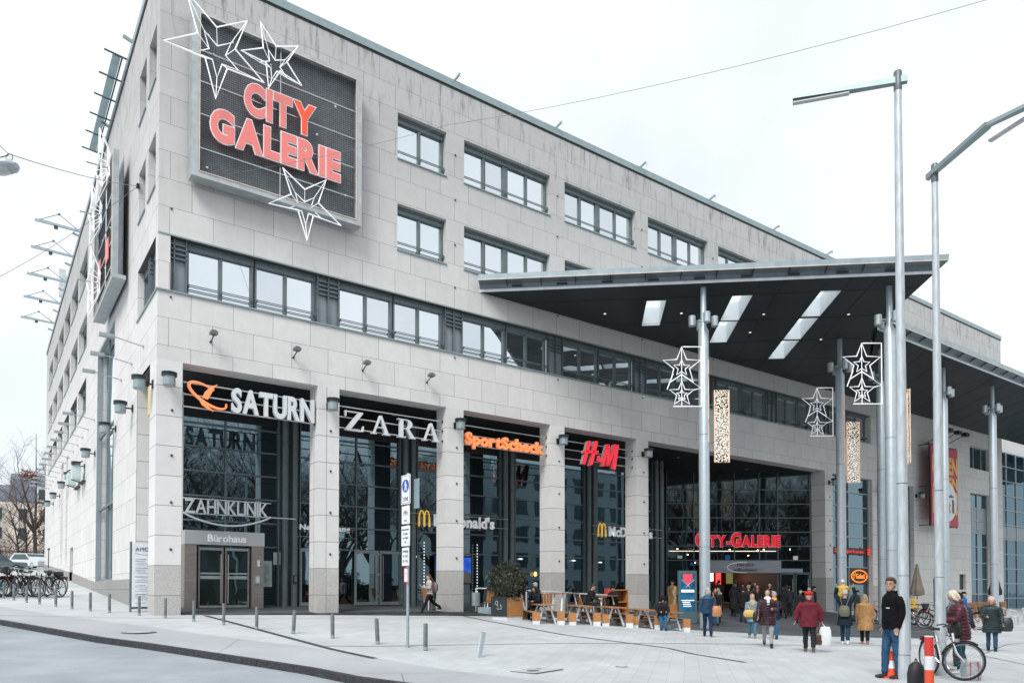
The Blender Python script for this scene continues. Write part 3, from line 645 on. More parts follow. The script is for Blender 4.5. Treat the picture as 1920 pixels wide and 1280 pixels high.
# ================================================================ CANOPIES
ZC = 14.4
def canopy(name, label, edge, inner, skylights, seams, holes_frame=None):
    """edge: outer eave polyline (open, XY); inner: remaining soffit outline (against the wall). Wing profile along the edge."""
    t = thing(name, label, 'canopy', (0, 0, 0))
    poly = edge+inner
    bm = bmesh.new(); vs = [bm.verts.new((x, y, ZC)) for x, y in poly]; ed = []
    for i in range(len(vs)): ed.append(bm.edges.new((vs[i], vs[(i+1) % len(vs)])))
    for q in skylights:
        h = [bm.verts.new((x, y, ZC)) for x, y in q]
        for i in range(4): ed.append(bm.edges.new((h[i], h[(i+1) % 4])))
    bmesh.ops.triangle_fill(bm, edges=ed, use_beauty=True)
    # drop faces filling the skylight holes
    def inq(p, q):
        s = [(q[(i+1) % 4][0]-q[i][0])*(p.y-q[i][1])-(q[(i+1) % 4][1]-q[i][1])*(p.x-q[i][0]) for i in range(4)]
        return all(v > 0 for v in s) or all(v < 0 for v in s)
    kill = [f for f in bm.faces if any(inq(f.calc_center_median(), q) for q in skylights)]
    bmesh.ops.delete(bm, geom=kill, context='FACES_ONLY')
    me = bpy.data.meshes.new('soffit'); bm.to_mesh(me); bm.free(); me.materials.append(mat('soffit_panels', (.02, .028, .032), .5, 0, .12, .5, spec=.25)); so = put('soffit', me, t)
    s = MB()
    for a, b in seams: s.bar((*a, ZC-.006), (*b, ZC-.006), .02, .008)
    s.build('panel_seams', mat('seam', (.012, .014, .016)), so)
    # edge profile: (outward offset, z)
    prof = [(0, ZC), (0, ZC+.12), (-.03, ZC+.13), (.05, ZC+.3), (.38, ZC+.38), (.4, ZC+.6), (-.5, ZC+.78)]
    P = [V(p) for p in edge]; N = []
    for i in range(len(P)-1):
        d = (P[i+1]-P[i]).normalized(); N.append(V((d.y, -d.x)))
    def off(i, o):
        if i == 0: n = N[0]; return P[0]+n*o
        if i == len(P)-1: return P[-1]+N[-1]*o
        n = (N[i-1]+N[i]); n /= (1+N[i-1].dot(N[i])) ; return P[i]+n*o
    def band(k0, k1, nm, m, dz=0):
        mb = MB(); vs = []
        for i in range(len(P)):
            for o, z in prof[k0:k1+1]:
                q = off(i, o); vs.append((q.x, q.y, z+dz))
        n = k1-k0+1
        mb.add(vs, [(i*n+k, (i+1)*n+k, (i+1)*n+k+1, i*n+k+1) for i in range(len(P)-1) for k in range(n-1)]); return mb.build(nm, m, t)
    band(0, 1, 'edge_rail', mat('edge_white', (.62, .66, .7), .4)); band(1, 4, 'eave_underside', mat('eave_panel', (.16, .2, .22), .4, .3)); band(4, 5, 'fascia', mat('fascia_metal', (.33, .4, .43), .4, .4)); 
    strip_ = MB()
    for i in range(len(P)-1):
        a, b = off(i, .38), off(i+1, .38); strip_.bar((a.x, a.y, ZC+.375), (b.x, b.y, ZC+.375), .03, .03)
    strip_.build('light_strip', mat('copper_strip', (.62, .53, .45), .5), t)
    for i in range(len(P)-1):
        L = (P[i+1]-P[i]).length; k = 1.2
        while k < L:
            c = P[i].lerp(P[i+1], k/L); n = N[i]; ribs = MB(); ribs.bar((*(c+n*.03), ZC+.2), (*(c+n*.36), ZC+.36), .03, .06); ribs.build('rib', FRD, t); k += 1.45
    top = MB(); q = [off(i, -.5) for i in range(len(P))]+[V(p) for p in inner]
    top.add([(p.x, p.y, ZC+.78) for p in q], [tuple(range(len(q)))]) if not skylights else None
    if not skylights: top.build('roof', COP, t)
    else:
        bm = bmesh.new(); vs = [bm.verts.new((p.x, p.y, ZC+.78)) for p in q]; ed = [bm.edges.new((vs[i], vs[(i+1) % len(vs)])) for i in range(len(vs))]
        for k in skylights:
            h = [bm.verts.new((x, y, ZC+.78)) for x, y in k]; ed += [bm.edges.new((h[i], h[(i+1) % 4])) for i in range(4)]
        bmesh.ops.triangle_fill(bm, edges=ed, use_beauty=True)
        kill = [f for f in bm.faces if any(inq(f.calc_center_median(), k) for k in skylights)]; bmesh.ops.delete(bm, geom=kill, context='FACES_ONLY')
        me = bpy.data.meshes.new('roof'); bm.to_mesh(me); bm.free(); me.materials.append(COP); put('roof', me, t)
    mw = mat('skylight_white', (.72, .76, .78), .6, 0, .03); mg = bpy.data.materials.get('skylight_glass')
    if not mg:
        mg = bpy.data.materials.new('skylight_glass'); mg.use_nodes = True; n = mg.node_tree; n.nodes.clear()
        o_ = n.nodes.new('ShaderNodeOutputMaterial'); tr = n.nodes.new('ShaderNodeBsdfTranslucent'); tr.inputs[0].default_value = (.9, .95, .97, 1); tt = n.nodes.new('ShaderNodeBsdfTransparent'); tt.inputs[0].default_value = (.85, .93, .95, 1)
        nn = n.nodes.new('ShaderNodeTexNoise'); nn.inputs['Scale'].default_value = 1.5; m2 = n.nodes.new('ShaderNodeMixShader'); n.links.new(nn.outputs[0], m2.inputs[0]); n.links.new(tr.outputs[0], m2.inputs[1]); n.links.new(tt.outputs[0], m2.inputs[2]); n.links.new(m2.outputs[0], o_.inputs[0])
    for q in skylights:
        m = MB(); m.add([(*p, z) for z in (ZC, ZC+.9) for p in q], [(i, (i+1) % 4, 4+(i+1) % 4, 4+i) for i in range(4)]); o = m.build('skylight', mw, t)
        MB().add([(*p, ZC+.89) for p in q], [(0,1,2,3)]).build('skylight_pane', mg, o)
    return t
A0, A1 = V((12.6, .0)), V((26.47, -12.24)); da = (A1-A0).normalized(); db = V((-da.y, da.x)); A2 = A1+db*6.55
def uvp(u, v): p = A0+da*u+db*v; return (p.x, p.y)
def uvs(u0, u1, v0, v1): return [uvp(u0, v0), uvp(u1, v0), uvp(u1, v1), uvp(u0, v1)]
sky_ = [uvs(7.2, 8.05, 1.7, 4.75)]+[uvs(10.85, 11.7, 1.5+3.1*i, 4.45+3.1*i) for i in range(2)]+[uvs(14.5, 15.35, 1.35+3.15*i, 4.3+3.15*i) for i in range(3)]
seams = []
for i, u in enumerate([1.9, 3.7, 5.4, 7.15, 8.1, 9.0, 10.8, 11.75, 12.7, 14.45, 15.4, 16.4]):
    vend = u*(-da.y)/da.x if False else None
    # seam in v direction until the wall (Y=0)
    p = A0+da*u; L = -p.y/db.y; seams.append((tuple(p), tuple(p+db*min(L, 19))))
for v in (1.4, 4.5, 7.6, 10.7, 13.8):
    p = A0+db*v; s = p.y/(-da.y) if p.y > 0 else 0; a = p+da*s; b = p+da*18.4
    if v > 6.5: b = p+da*18.4
    seams.append((tuple(a), tuple(b)))
C1 = canopy('entrance_canopy', 'large dark wedge canopy with skylights jutting from the facade over the main entrance', [tuple(A0), tuple(A1), tuple(A2)], [(34.5, -5.2), (39.8, 0)], sky_, seams)
# trim light fittings in the soffit
for u, v in [(5.4, 3.0), (8.9, 3.3), (12.7, 3.8), (12.6, 6.2), (16.6, 4.2), (16.4, 7.6)]:
    x, y = uvp(u, v)
    if y < -.3: MB().lathe([(.06, ZC-.015), (.06, ZC)], (x, y, 0), 10).build('downlight', mat('lamp_on', (.9, .92, .9), .4, emit=.6), C1)
for i in range(9):
    p = A0+da*(1.4+1.9*i)-db*.06; m = MB(); m.bar((*p, ZC+.2), (*(p+da*.45), ZC+.2), .07, .05); m.build('strip_fitting', BLK, C1)
C2 = canopy('side_canopy', 'long dark flat canopy parallel to the facade on the right of the entrance', [(30.9, -7.55), (95, -7.55)], [(95, 0), (39.9, 0), (34.6, -5.25)],
            [], [((34+2.1*i, -7.5), (41+2.1*i, -.1)) for i in range(26)])
# wall strip light where the canopy meets the facade
# canopy columns
def column(x, y, label, lamps):
    z = Gz(x, y); t = thing('canopy_column', label, 'column', (x, y, z), 0, 'round steel columns carrying the canopies')
    mc = POLE
    m = MB(); m.lathe([(.2, 0), (.22, .02), (.22, 12.55-z), (.12, 12.75-z), (.12, ZC-z)], n=24); m.build('shaft', mc, t, True)
    m = MB(); m.lathe([(.222, 3.4), (.222, 3.42)], n=24, cap=False); m.lathe([(.222, 8.1), (.222, 8.12)], n=24, cap=False); m.build('ring_joint', FR, t)
    for k in range(4):
        a = pi/4+k*pi/2+.2; r = .48
        m = MB(); m.lathe([(.13, 0), (.15, .02), (.15, .42), (.13, .44)], (r*cos(a), r*sin(a), 12.75-z), 14); l = m.build('spotlight', mat('lamp_housing', (.42, .47, .5), .35, .5), t, True)
        b = MB(); b.bar((.15*cos(a), .15*sin(a), 12.95-z), (r*cos(a), r*sin(a), 12.95-z), .05); b.build('bracket', FR, l)
    return t
cols = [(20.0, -5.9, 'canopy column standing between the picnic tables and the main entrance'), (30.7, -5.7, 'canopy column behind the man carrying a child'), (26.24, -10.53, 'thick front canopy column beside the tall street lamp'),
        (33.9, -6.1, 'canopy column just behind the thick front column'), (40.1, -6.46, 'canopy column hidden partly by the second street lamp'), (46.56, -6.46, 'rightmost canopy column near the terracotta flower pot')]
for x, y, l in cols: column(x, y, l, 4)

# ================================================================ SIGNS ON THE FACADE
def billboard(label, side=False):
    t = thing('billboard', label, 'billboard', (0, 0, 15.4))
    if side: t.location = (0, 12.7, 13.85); t.rotation_euler = (0, 0, -pi/2); t.scale = (1, 1, .89)
    # local: x along the wall 0.9..6.9, y out of the wall negative
    z0, z1, x0, x1 = 0, 5.6, .88, 6.9
    m = MB()
    yb = -.4 if side else -.12
    m.box(x0, x1, -.6, -.12, z0-.05, z0+.12); m.box(x0, x1, -.6, yb, z1-.12, z1); m.box(x0, x0+.22, -.6, yb, z0+.12, z1-.12); m.box(x1-.2, x1, -.6, yb, z0+.12, z1-.12)
    m.build('frame', mat('board_frame', (.42, .45, .46), .4, .4), t)
    m = MB()
    for a, b in (((x0+.24, z0+.14), (x1-.22, z0+.14)), ((x0+.24, z1-.14), (x1-.22, z1-.14)), ((x0+.24, z0+.14), (x0+.24, z1-.14)), ((x1-.22, z0+.14), (x1-.22, z1-.14))): m.bar((a[0], -.61, a[1]), (b[0], -.61, b[1]), .03)
    m.build('light_strip', mat('copper_strip', (.62, .53, .45), .5), t)
    m = MB(); m.add([(x0+.2, -.2, z0), (x1-.2, -.2, z0), (x1-.2, -.2, z1), (x0+.2, -.2, z1)], [(0,1,2,3)]); m.build('backing', mat('board_back', (.3, .33, .35), .7), t)
    m = MB(); x = x0+.25
    while x < x1-.25: m.bar((x, -.42, z0+.1), (x, -.42, z1-.1), .012); x += .075
    z = z0+.15
    while z < z1-.15: m.bar((x0+.2, -.43, z), (x1-.2, -.43, z), .012); z += .075
    m.build('wire_mesh', mat('mesh_dark', (.08, .088, .095), .5, .3), t)
    m = MB()
    for z in (1.0, 2.15, 3.25, 4.3): m.tube((x0+.2, -.47, z), (x1-.2, -.47, z), .025, n=6)
    m.tube((3.85, -.46, z0+.1), (3.85, -.46, z1-.1), .03, n=6)
    m.build('support_bars', STEEL, t)
    for x, z in [(1.4, .4), (1.4, 4.9), (2.9, 3.3), (5.9, 4.2), (3.8, 1.6), (6.3, 1.0), (5.2, 2.9), (2.2, 5.0)]:
        MB().ball((x, -.47, z), .045, n=6).build('bulb', CONC, t)
    if side:
        m = MB()
        for x in (2.0, 4.5): m = MB(); m.box(x-.4, x+.4, -.52, -.48, 1.6, 2.6); m.build('letter', mat('sign_pink', (.74, .2, .18), .45, 0, .02, emit=.05), t)
        return t
    RB = mat('sign_pink', (.74, .2, .18), .45, 0, .02, emit=.05); RR = mat('sign_coral', (.82, .09, .03), .45, 0, .02, emit=.06); RIM = mat('letter_rim', (.75, .76, .78), .5); DK = mat('letter_side', (.02, .02, .02), .6)
    for wd, O, W, H in (('CITY', (2.56, -.5, 2.7), 2.5, 1.04), ('GALERIE', (1.45, -.5, 1.4), 4.58, 1.02)):
        for i, (ch, sx, sy, ox, vs, fs) in enumerate(layout(wd, W, H, .05, .06)):
            q = V(O)
            dz = .0
            m = MB(); m.add([q+X3*(x*sx+ox)+Z3*(y*sy)+V((0,-1,0))*((z+.5)*.16) for x, y, z in vs], fs)
            face = RR if ch == 'Y' else RB
            o = m.build('letter', face, t)
            if ch == 'Y': o['label'] = 'brighter red letter Y'
            vs2, fs2, a, b = glyph(ch, .078); k = MB(); k.add([q+X3*(x*sx+ox)+Z3*(y*sy)+V((0,-1,0))*((z+.5)*.03+.115) for x, y, z in vs2], fs2); k.build('white_rim', RIM, o)
            k.v = [(p[0]+.0, p[1]+.28-.26, p[2]) for p in k.v]
    return t
billboard('dark mesh billboard with pink letters CITY GALERIE on the upper corner of the mall')
billboard('dark mesh billboard seen edge-on on the long left side of the mall', True)
def star(label, tips, notch, y, depth, r=.029, inner=.45, loc=None, group='neon stars on the billboards'):
    """wire star: tips/notches in wall-plane coordinates (x,z), a smaller rear star and struts between them"""
    cx = sum(p[0] for p in tips+notch)/10; cz = sum(p[1] for p in tips+notch)/10
    t = thing('star_light', label, 'star decoration', (cx, y, cz), 0, group)
    pts = [p for ab in zip(tips, notch) for p in ab]
    F = [V((x-cx, 0, z-cz)) for x, z in pts]; I = [V(((p.x)*inner+.12, depth, p.z*inner+.02)) for p in F]
    m = MB(); m.path(F, r, 6, closed=True); m.build('outer_tube', WHT, t)
    m = MB(); m.path(I, r*.85, 6, closed=True); m.build('inner_tube', WHT, t)
    m = MB()
    for i in range(10): m = MB(); m.tube(F[i], I[i], r*.45, n=5); m.build('strut', WHT, t)
    m = MB(); m.tube(V((0, depth, 0)), V((0, -y-.45 if depth > 0 else .4, 0)), .03, n=5); m.build('mounting_rod', STEEL, t); return t
star('largest white wire star at the top left corner of the billboard', [(.6, 21.1), (2.54, 21.0), (3.12, 19.11), (1.54, 17.93), (-.06, 19.19)], [(1.55, 20.34), (2.15, 19.86), (1.9, 19.09), (1.2, 19.16), (.96, 19.88)], -.95, .38)
star('smaller white wire star above the word CITY, right of the largest star', [(2.99, 21.16), (4.31, 20.9), (4.44, 19.54), (3.28, 18.98), (2.35, 19.9)], [(3.53, 20.55), (3.91, 20.16), (3.67, 19.73), (3.19, 19.83), (3.09, 20.31)], -.95, .38)
star('white wire star hanging at the bottom right edge of the billboard', [(3.79, 16.37), (5.37, 16.46), (5.94, 14.96), (4.67, 14.06), (3.31, 14.97)], [(4.58, 15.86), (5.08, 15.53), (4.9, 15.02), (4.34, 15.05), (4.1, 15.54)], -.95, .38)
s1 = None
for lab, yy, zz, sc_ in [('upper white wire star on the edge-on left side billboard', 7.0, 18.6, 1), ('middle white wire star on the edge-on left side billboard', 9.3, 17.6, .85), ('lowest white wire star on the edge-on left side billboard', 9.6, 14.8, 1)]:
    T = [(1.5*sin(2*pi*i/5)*sc_, 1.5*cos(2*pi*i/5)*sc_) for i in range(5)]; Nn = [(.62*sin(2*pi*(i+.5)/5)*sc_, .62*cos(2*pi*(i+.5)/5)*sc_) for i in range(5)]
    t = star(lab, T, Nn, 0, .3); t.location = (-.95, yy, zz); t.rotation_euler = (0, 0, -pi/2)
# shop signs on tube rails between the pillars
def rails(t, x0, x1, zs, y=0, r=.028):
    m = MB()
    for z in zs: m.tube((x0, y, z), (x1, y, z), r, n=8)
    m.build('rails', STEEL, t, True)
    m = MB()
    for x in (x0+.02, x1-.02):
        for z in zs: m.tube((x, y-.04, z), (x, y+.0, z), .05, n=6)
    m.build('clamps', BLK, t)
def shop(label, x0, x1, z=7.75): t = thing('shop_sign', label, 'shop sign', (x0, .28, z), 0, 'shop signs in the arcade openings'); rails(t, -.0, x1-x0, (.1, .52, .92)); return t
SILV = mat('letter_silver', (.62, .65, .68), .4, 0, .03); 
t = shop('silver SATURN lettering with an orange ringed planet mark in the first bay', .8, 5.46)
word('SATURN', (1.62, -.04, .12), X3, Z3, 2.95, .82, .16, SILV, t, .035, .035)
ORL = mat('orange_logo', (.95, .28, .1), .45, 0, .03, emit=.25)
m = MB()
def ell(a, b, t_, rot): x, y = a*cos(t_), b*sin(t_); return (x*cos(rot)-y*sin(rot), x*sin(rot)+y*cos(rot))
R_ = -.5; n_ = 26; ring = []
for i in range(n_+1):
    tt = radians(82)+i*radians(302)/n_; wdt = .03+.055*sin(pi*i/n_)
    a, b = ell(.72, .3, tt, R_); a2, b2 = ell(.72-wdt*1.3, .3-wdt, tt, R_); ring.append(((a, b), (a2, b2)))
for (p, q), (p2, q2) in zip(ring, ring[1:]): m.prism([q, p, p2, q2], (.82, -.06, .55), X3, Z3, (0,-1,0), .1)
m.prism([(-.02, .1), (.15, .3), (.4, .42), (.28, .28), (.2, .1), (.08, -.14), (-.1, -.1)], (.75, -.1, .55), X3, Z3, (0,-1,0), .08)
m.prism([(-.28, -.02), (-.1, -.14), (0, -.28), (.24, -.48), (.02, -.4), (-.14, -.3), (-.22, -.16)], (.78, -.1, .5), X3, Z3, (0,-1,0), .08)
m.build('planet_logo', ORL, t)
t = shop('white ZARA lettering in wide serif capitals in the second bay', 6.3, 10.95)
def serif(ch):
    """didone capitals as polygons in a unit-height box"""
    if ch == 'Z': return .95, [[(.06, 1), (.9, 1), (.92, .96), (.06, .96)], [(.0, 1.02), (.06, 1.02), (.06, .72), (.02, .72)], [(.66, .97), (.92, .97), (.26, .03), (.0, .03)], [(0, 0), (.92, 0), (.92, .045), (0, .045)], [(.86, 0), (.93, 0), (.95, .3), (.91, .3)]]
    if ch == 'A': return 1.0, [[(.44, 1), (.54, 1), (.17, .04), (.12, .04)], [(.44, 1), (.54, 1), (.92, .04), (.7, .04)], [(.22, .34), (.7, .34), (.7, .385), (.22, .385)], [(0, 0), (.28, 0), (.28, .045), (0, .045)], [(.6, 0), (1.0, 0), (1.0, .045), (.6, .045)]]
    return .98, [[(.12, .03), (.3, .03), (.3, .97), (.12, .97)], [(0, 0), (.42, 0), (.42, .045), (0, .045)], [(0, .955), (.5, .955), (.5, 1), (0, 1)], [(.3, .48), (.52, .48), (.52, .525), (.3, .525)],
              [(.5, 1), (.66, .97), (.78, .86), (.8, .74), (.76, .6), (.66, .52), (.5, .48), (.5, .525), (.57, .6), (.6, .74), (.57, .88), (.5, .955)], [(.44, .5), (.62, .5), (.92, .04), (.7, .04)], [(.68, 0), (1.0, 0), (1.0, .045), (.68, .045)]]
x = .28
for ch in 'ZARA':
    w_, polys = serif(ch); m = MB()
    for i, p in enumerate(polys): m.prism(p, (x, -.05-.002*i, .0), X3*.8, Z3*.74, (0,-1,0), .15)
    m.build('letter', SILV, t); x += w_*.8+.33
t = shop('orange SportScheck lettering in the third bay', 11.8, 16.46)
word('SportScheck', (.18, -.05, .12), X3, Z3, 4.2, .5, .12, ORL, t, .042, .045)
t = shop('red slanted H&M letters in the fourth bay', 17.3, 21.96)
HMR = mat('red_letter', (.72, .03, .05), .45, 0, .04, emit=.3); GYS = mat('letter_grey_side', (.3, .31, .32), .5)
def hm(polys, x):
    m = MB()
    for p in polys: m.prism(p, (x, -.16, -.1), X3+Z3*0, Z3, (0,-1,0), .1)
    o = m.build('letter', HMR, t); k = MB()
    for p in polys: k.prism(p, (x, -.02, -.1), X3, Z3, (0,-1,0), .14)
    k.build('letter_side', GYS, o)
hm([[(0, 0), (.16, -.03), (.55, 1.12), (.36, 1.12)], [(.42, -.06), (.62, 0), (.98, 1.16), (.78, 1.16)], [(.08, .52), (.98, .6), (1.02, .72), (.12, .64)]], 1.15)
hm([[(0, .0), (.16, .0), (.5, 1.1), (.36, 1.1)], [(.36, 1.1), (.54, 1.1), (.5, .05), (.38, .05)], [(.38, .05), (.5, .05), (1.02, 1.15), (.86, 1.15)], [(.72, -.05), (.92, -.1), (1.16, 1.15), (.92, 1.15)]], 2.35)
word('&', (2.05, -.2, .1), X3, Z3, .3, .3, .06, HMR, t, .02)
# dental clinic arc sign
t = thing('clinic_sign', 'white ZAHNKLINIK lettering over a curved line above the office door', 'sign', (1.35, 2.5, 4.35))
word('ZAHNKLINIK', (.06, 0, .15), X3, Z3, 3.0, .5, .06, SILV, t, .008, .06)
m = MB(); m.path([(.0+3.2*i/16, -.03, .15-.42*sin(pi*i/16)**.8) for i in range(17)], .035, 6); m.tube((0, 0, .68), (3.2, 0, .68), .02, n=6); m.tube((0, 0, .13), (4.2, 0, .13), .02, n=6); m.build('arc_line', SILV, t)
# office entrance portal
BRZ = mat('bronze_steel', (.33, .3, .28), .32, .6, .12, 2, stretch=(1, 1, 4)); 
t = thing('office_portal', 'bronze and steel office entrance portal reading Bürohaus with house number 1', 'doorway', (1.46, 2.65, Gz(3, 2.65)))
g0 = 0; H0 = 3.88-t.location.z
m = MB(); m.box(0, 2.9, 0, 1.1, H0-.52, H0); lt = m.build('lintel', mat('portal_steel', (.56, .58, .6), .35, .6, .1, 1.2, stretch=(1, 1, .3)), t)
word('Bürohaus', (.8, 0, H0-.4), X3, Z3, 1.4, .26, .04, mat('pale_letters', (.8, .82, .85), .5, emit=.1), lt, .01, .06, 'lettering', True)
MB().box(0, .42, .02, 1.1, 0, H0-.525).build('side_panel', BRZ, t); p = MB().box(2.42, 2.88, .02, 1.1, 0, H0-.525).build('side_panel', BRZ, t)
word('1', (2.63, .01, 1.62), X3, Z3, .09, .24, .03, CONC, p, .02, part='house_number')
m = MB(); m.box(2.52, 2.72, 0, .02, .95, 1.25); ip = m.build('intercom', STEEL, p); 
m = MB(); m.box(2.6, 2.65, -.01, .0, .98, 1.22); m.box(2.67, 2.71, -.01, 0, .98, 1.22); m.build('bell_plate', CONC, ip)
MB().add([(.42, .6, 0), (2.42, .6, 0), (2.42, .6, H0-.53), (.42, .6, H0-.53)], [(0,1,2,3)]).build('rear_glass', GLA, t)
for a, b in ((.5, 1.4), (1.46, 2.36)):
    m = MB(); m.box(a, a+.06, .12, .18, .04, H0-.6); m.box(b-.06, b, .12, .18, .04, H0-.6); d = m.build('door', BRZ, t)
    MB().box(a+.06, b-.06, .12, .17, .04, .13).build('door_rail', STEEL, d); MB().box(a+.06, b-.06, .12, .17, H0-.72, H0-.62).build('door_rail', STEEL, d)
    m = MB(); m.add([(a+.06, .15, .13), (b-.06, .15, .13), (b-.06, .15, H0-.72), (a+.06, .15, H0-.72)], [(0,1,2,3)]); m.build('door_pane', glass('glass_door%d' % int(a*10), (.02, .03, .03), .22, (.6, .8, .82), .01), d)
    m = MB(); m.box(a+.07, b-.07, .135, .14, 1.3, 1.36); m.box(a+.07, b-.07, .135, .14, 1.12, 1.24); m.build('door_stripe', mat('frosted', (.3, .36, .38)), d)
    hx = b-.1 if a < 1 else a+.1
    m = MB(); m.tube((hx, .06, .2), (hx, .06, 2.05), .02, n=8); m.build('door_handle', STEEL, d)
# notices right of the portal
t = thing('notice_board', 'pale green notice sheet on the glass right of the office portal', 'notice', (4.5, 3.72, 1.9))
m = MB(); m.box(0, .5, 0, .01, -.1, .95); m.build('sheet', mat('pale_green', (.42, .55, .5), .6), t)
m = MB(); 
for i in range(9): m.box(.05, .2+.2*random.random(), -.004, -.001, .1+.08*i, .12+.08*i)
m.build('text_lines', BLK, t)
t = thing('notice', 'white sheet of paper on the glass beside the round double mullion', 'notice', (5.05, 3.72, 2.7)); MB().box(0, .3, 0, .008, 0, .5).build('sheet', mat('paper', (.5, .56, .62)), t)
t = thing('door_phone', 'small black framed entry phone on the first double mullion', 'intercom', (5.78, 3.42, 1.95)); MB().box(0, .18, 0, .05, 0, .34).build('housing', BLK, t); MB().box(.03, .15, -.005, -.001, .05, .3).build('screen', mat('phone_grey', (.12, .14, .15)), t)
# side entrance lettering, partly hidden by the second pillar
t = thing('side_entrance_sign', 'white Nebeneingang Parkhaus lettering on rods behind the second pillar', 'sign', (5.95, 3.5, 3.75))
WL = mat('white_letter', (.78, .8, .82), .4, emit=.15)
word('Nebeneingang', (.1, 0, .42), X3, Z3, 2.2, .22, .04, WL, t, .015, .07); word('Parkhaus', (.62, 0, .06), X3, Z3, 1.15, .22, .04, WL, t, .015, .07)
m = MB(); m.tube((0, .04, .5), (2.6, .04, .5), .012, n=5); m.tube((0, .04, .14), (2.6, .04, .14), .012, n=5); m.build('rods', STEEL, t)
# restaurant signs
def arches(mb, x, z, s, y=0):
    for k in (0, 1):
        pts = [(x+s*(.27*k+.135-.135*cos(pi*i/10)), y, z+s*(.72*sin(pi*i/10)**.55)) for i in range(11)]
        mb.path(pts, [s*(.05-.02*sin(pi*i/10)) for i in range(11)], 6)
YEL = mat('yellow_arch', (.8, .47, .06), .4, emit=.35)
for x, lab, g_ in ((11.5, 'white restaurant lettering with yellow arches behind the third pillar', 4.55), (22.4, 'white restaurant lettering with yellow arches behind the fifth pillar', 4.55)):
    t = thing('restaurant_sign', lab, 'restaurant sign', (x, 3.3, g_))
    m = MB(); arches(m, 0, .02, 1.0); m.build('arches', YEL, t)
    word("McDonald's", (.75, 0, .08), X3, Z3, 3.35, .52, .06, WL, t, .03, .06)
    m = MB(); m.tube((-.4, .06, .14), (5, .06, .14), .02, n=6); m.tube((-.4, .06, .6), (5, .06, .6), .02, n=6); m.build('rods', STEEL, t)
# red lettering over the entrance
t = thing('entrance_sign', 'red CITY-GALERIE letters with pale rims on the glazing above the main doors', 'sign', tuple(ep(1.85, .18, 4.48)))
RDL = mat('entrance_red', (.6, .01, .025), .4, 0, .04, emit=.45); RM2 = mat('pink_rim', (.8, .5, .5), .5, emit=.2)
L_ = layout('CITY-GALERIE', 5.45, .86, .045, .05, big={0, 5})
for ch, sx, sy, ox, vs, fs in L_:
    m = MB(); m.add([EU*(x*sx+ox)+Z3*(y*sy)+EN*((z+.5)*.1+.02) for x, y, z in vs], fs); o = m.build('letter', RDL, t)
    v2, f2, a, b = glyph(ch, .07); m = MB(); m.add([EU*(x*sx+ox)+Z3*(y*sy)+EN*((z+.5)*.03) for x, y, z in v2], f2); m.build('rim', RM2, o)
# Sparkasse sign + oval ice-cream sign
t = thing('bank_sign', 'black strip with red Stadtsparkasse lettering and a red S emblem on the right bay', 'sign', (39.6, .1, 4.05))
m = MB(); m.box(0, 4.5, 0, .12, 0, .42); m.build('strip', BLK, t)
word('Stadtsparkasse', (.15, -.01, .1), X3, Z3, 3.45, .22, .02, RED, t, .02, .05)
m = MB(); m.prism([(0, 0), (.34, 0), (.34, .42), (0, .42)], (4.05, -.03, -.02), X3, Z3, (0,-1,0), .06); m.ball((4.22, -.06, .48), .07, n=10); e = m.build('emblem', RED, t); 
m = MB(); m.box(4.1, 4.39, -.1, -.095, .1, .13); m.box(4.05, 4.34, -.1, -.095, .24, .27); m.build('emblem_bars', BLK, e)
t = thing('ice_cream_sign', 'oval orange neon sign reading Gelati in the shop window right of the entrance', 'neon sign', (42.9, .2, 2.62))
m = MB(); m.path([(.95*cos(2*pi*i/28), 0, .4*sin(2*pi*i/28)) for i in range(28)], .035, 6, closed=True); m.build('oval_tube', ORG, t)
m = MB(); m.path([(-.7, 0, -.3), (-.66, 0, 0), (-.72, 0, .2), (-.6, 0, .3), (-.45, 0, .22), (-.5, 0, .05), (-.62, 0, .1)], .022, 5); m.build('cone_tube', YEL, t)
word('Gelati', (-.42, 0, -.14), X3, Z3, 1.05, .3, .02, ORG, t, .01)
MB().box(-1.05, 1.05, .06, .1, -.55, .55).build('backing', BLK, t)
# tall banner
t = thing('banner', 'tall crimson banner with yellow block letters and a white disc on the right wall', 'banner', (50.55, -.9, 6.4))
BR = mat('banner_crimson', (.5, .06, .09), .6, 0, .08); BYL = mat('banner_yellow', (.8, .42, .13), .6)
MB().box(0, 4.1, -.03, .03, 0, 5.72).build('cloth', BR, t)
m = MB(); m.bar((0, .1, -.1), (0, .1, 5.9), .08); m.bar((4.1, .1, -.1), (4.1, .1, 5.9), .08)
for zz in (0, 2.8, 5.8): m.bar((0, .1, zz), (4.1, .1, zz), .08); m.bar((.1, .1, zz), (.1, .9, zz), .06); m.bar((4, .1, zz), (4, .9, zz), .06)
m.build('frame', FRD, t)
word('LISTEN', (.1, -.04, 3.85), X3, Z3, 3.9, 1.2, .02, BYL, t, .05, .04); word('ALLEN', (.1, -.04, 2.75), X3, Z3, 3.9, .85, .02, BYL, t, .05, .04); word('LOS!', (.1, -.04, .95), X3, Z3, 3.9, 1.6, .02, BYL, t, .05, .04)
m = MB(); m.prism([(1.35*cos(2*pi*i/32), 1.42*sin(2*pi*i/32)) for i in range(32)], (2.35, -.075, 1.75), X3, Z3, (0,-1,0), .03); dsc = m.build('disc', mat('disc_white', (.72, .74, .78), .5), t)
word('radio', (2.2, -.11, 2.1), X3, Z3, 1.0, .22, .02, MW, dsc, 0, part='lettering', single=True); word('1', (3.0, -.11, 1.0), X3, Z3, .25, .95, .02, MW, dsc, .03, part='numeral'); word('t', (2.45, -.11, 1.0), X3, Z3, .25, .8, .02, mat('orange_print', (.8, .25, .08)), dsc, .03, part='numeral')
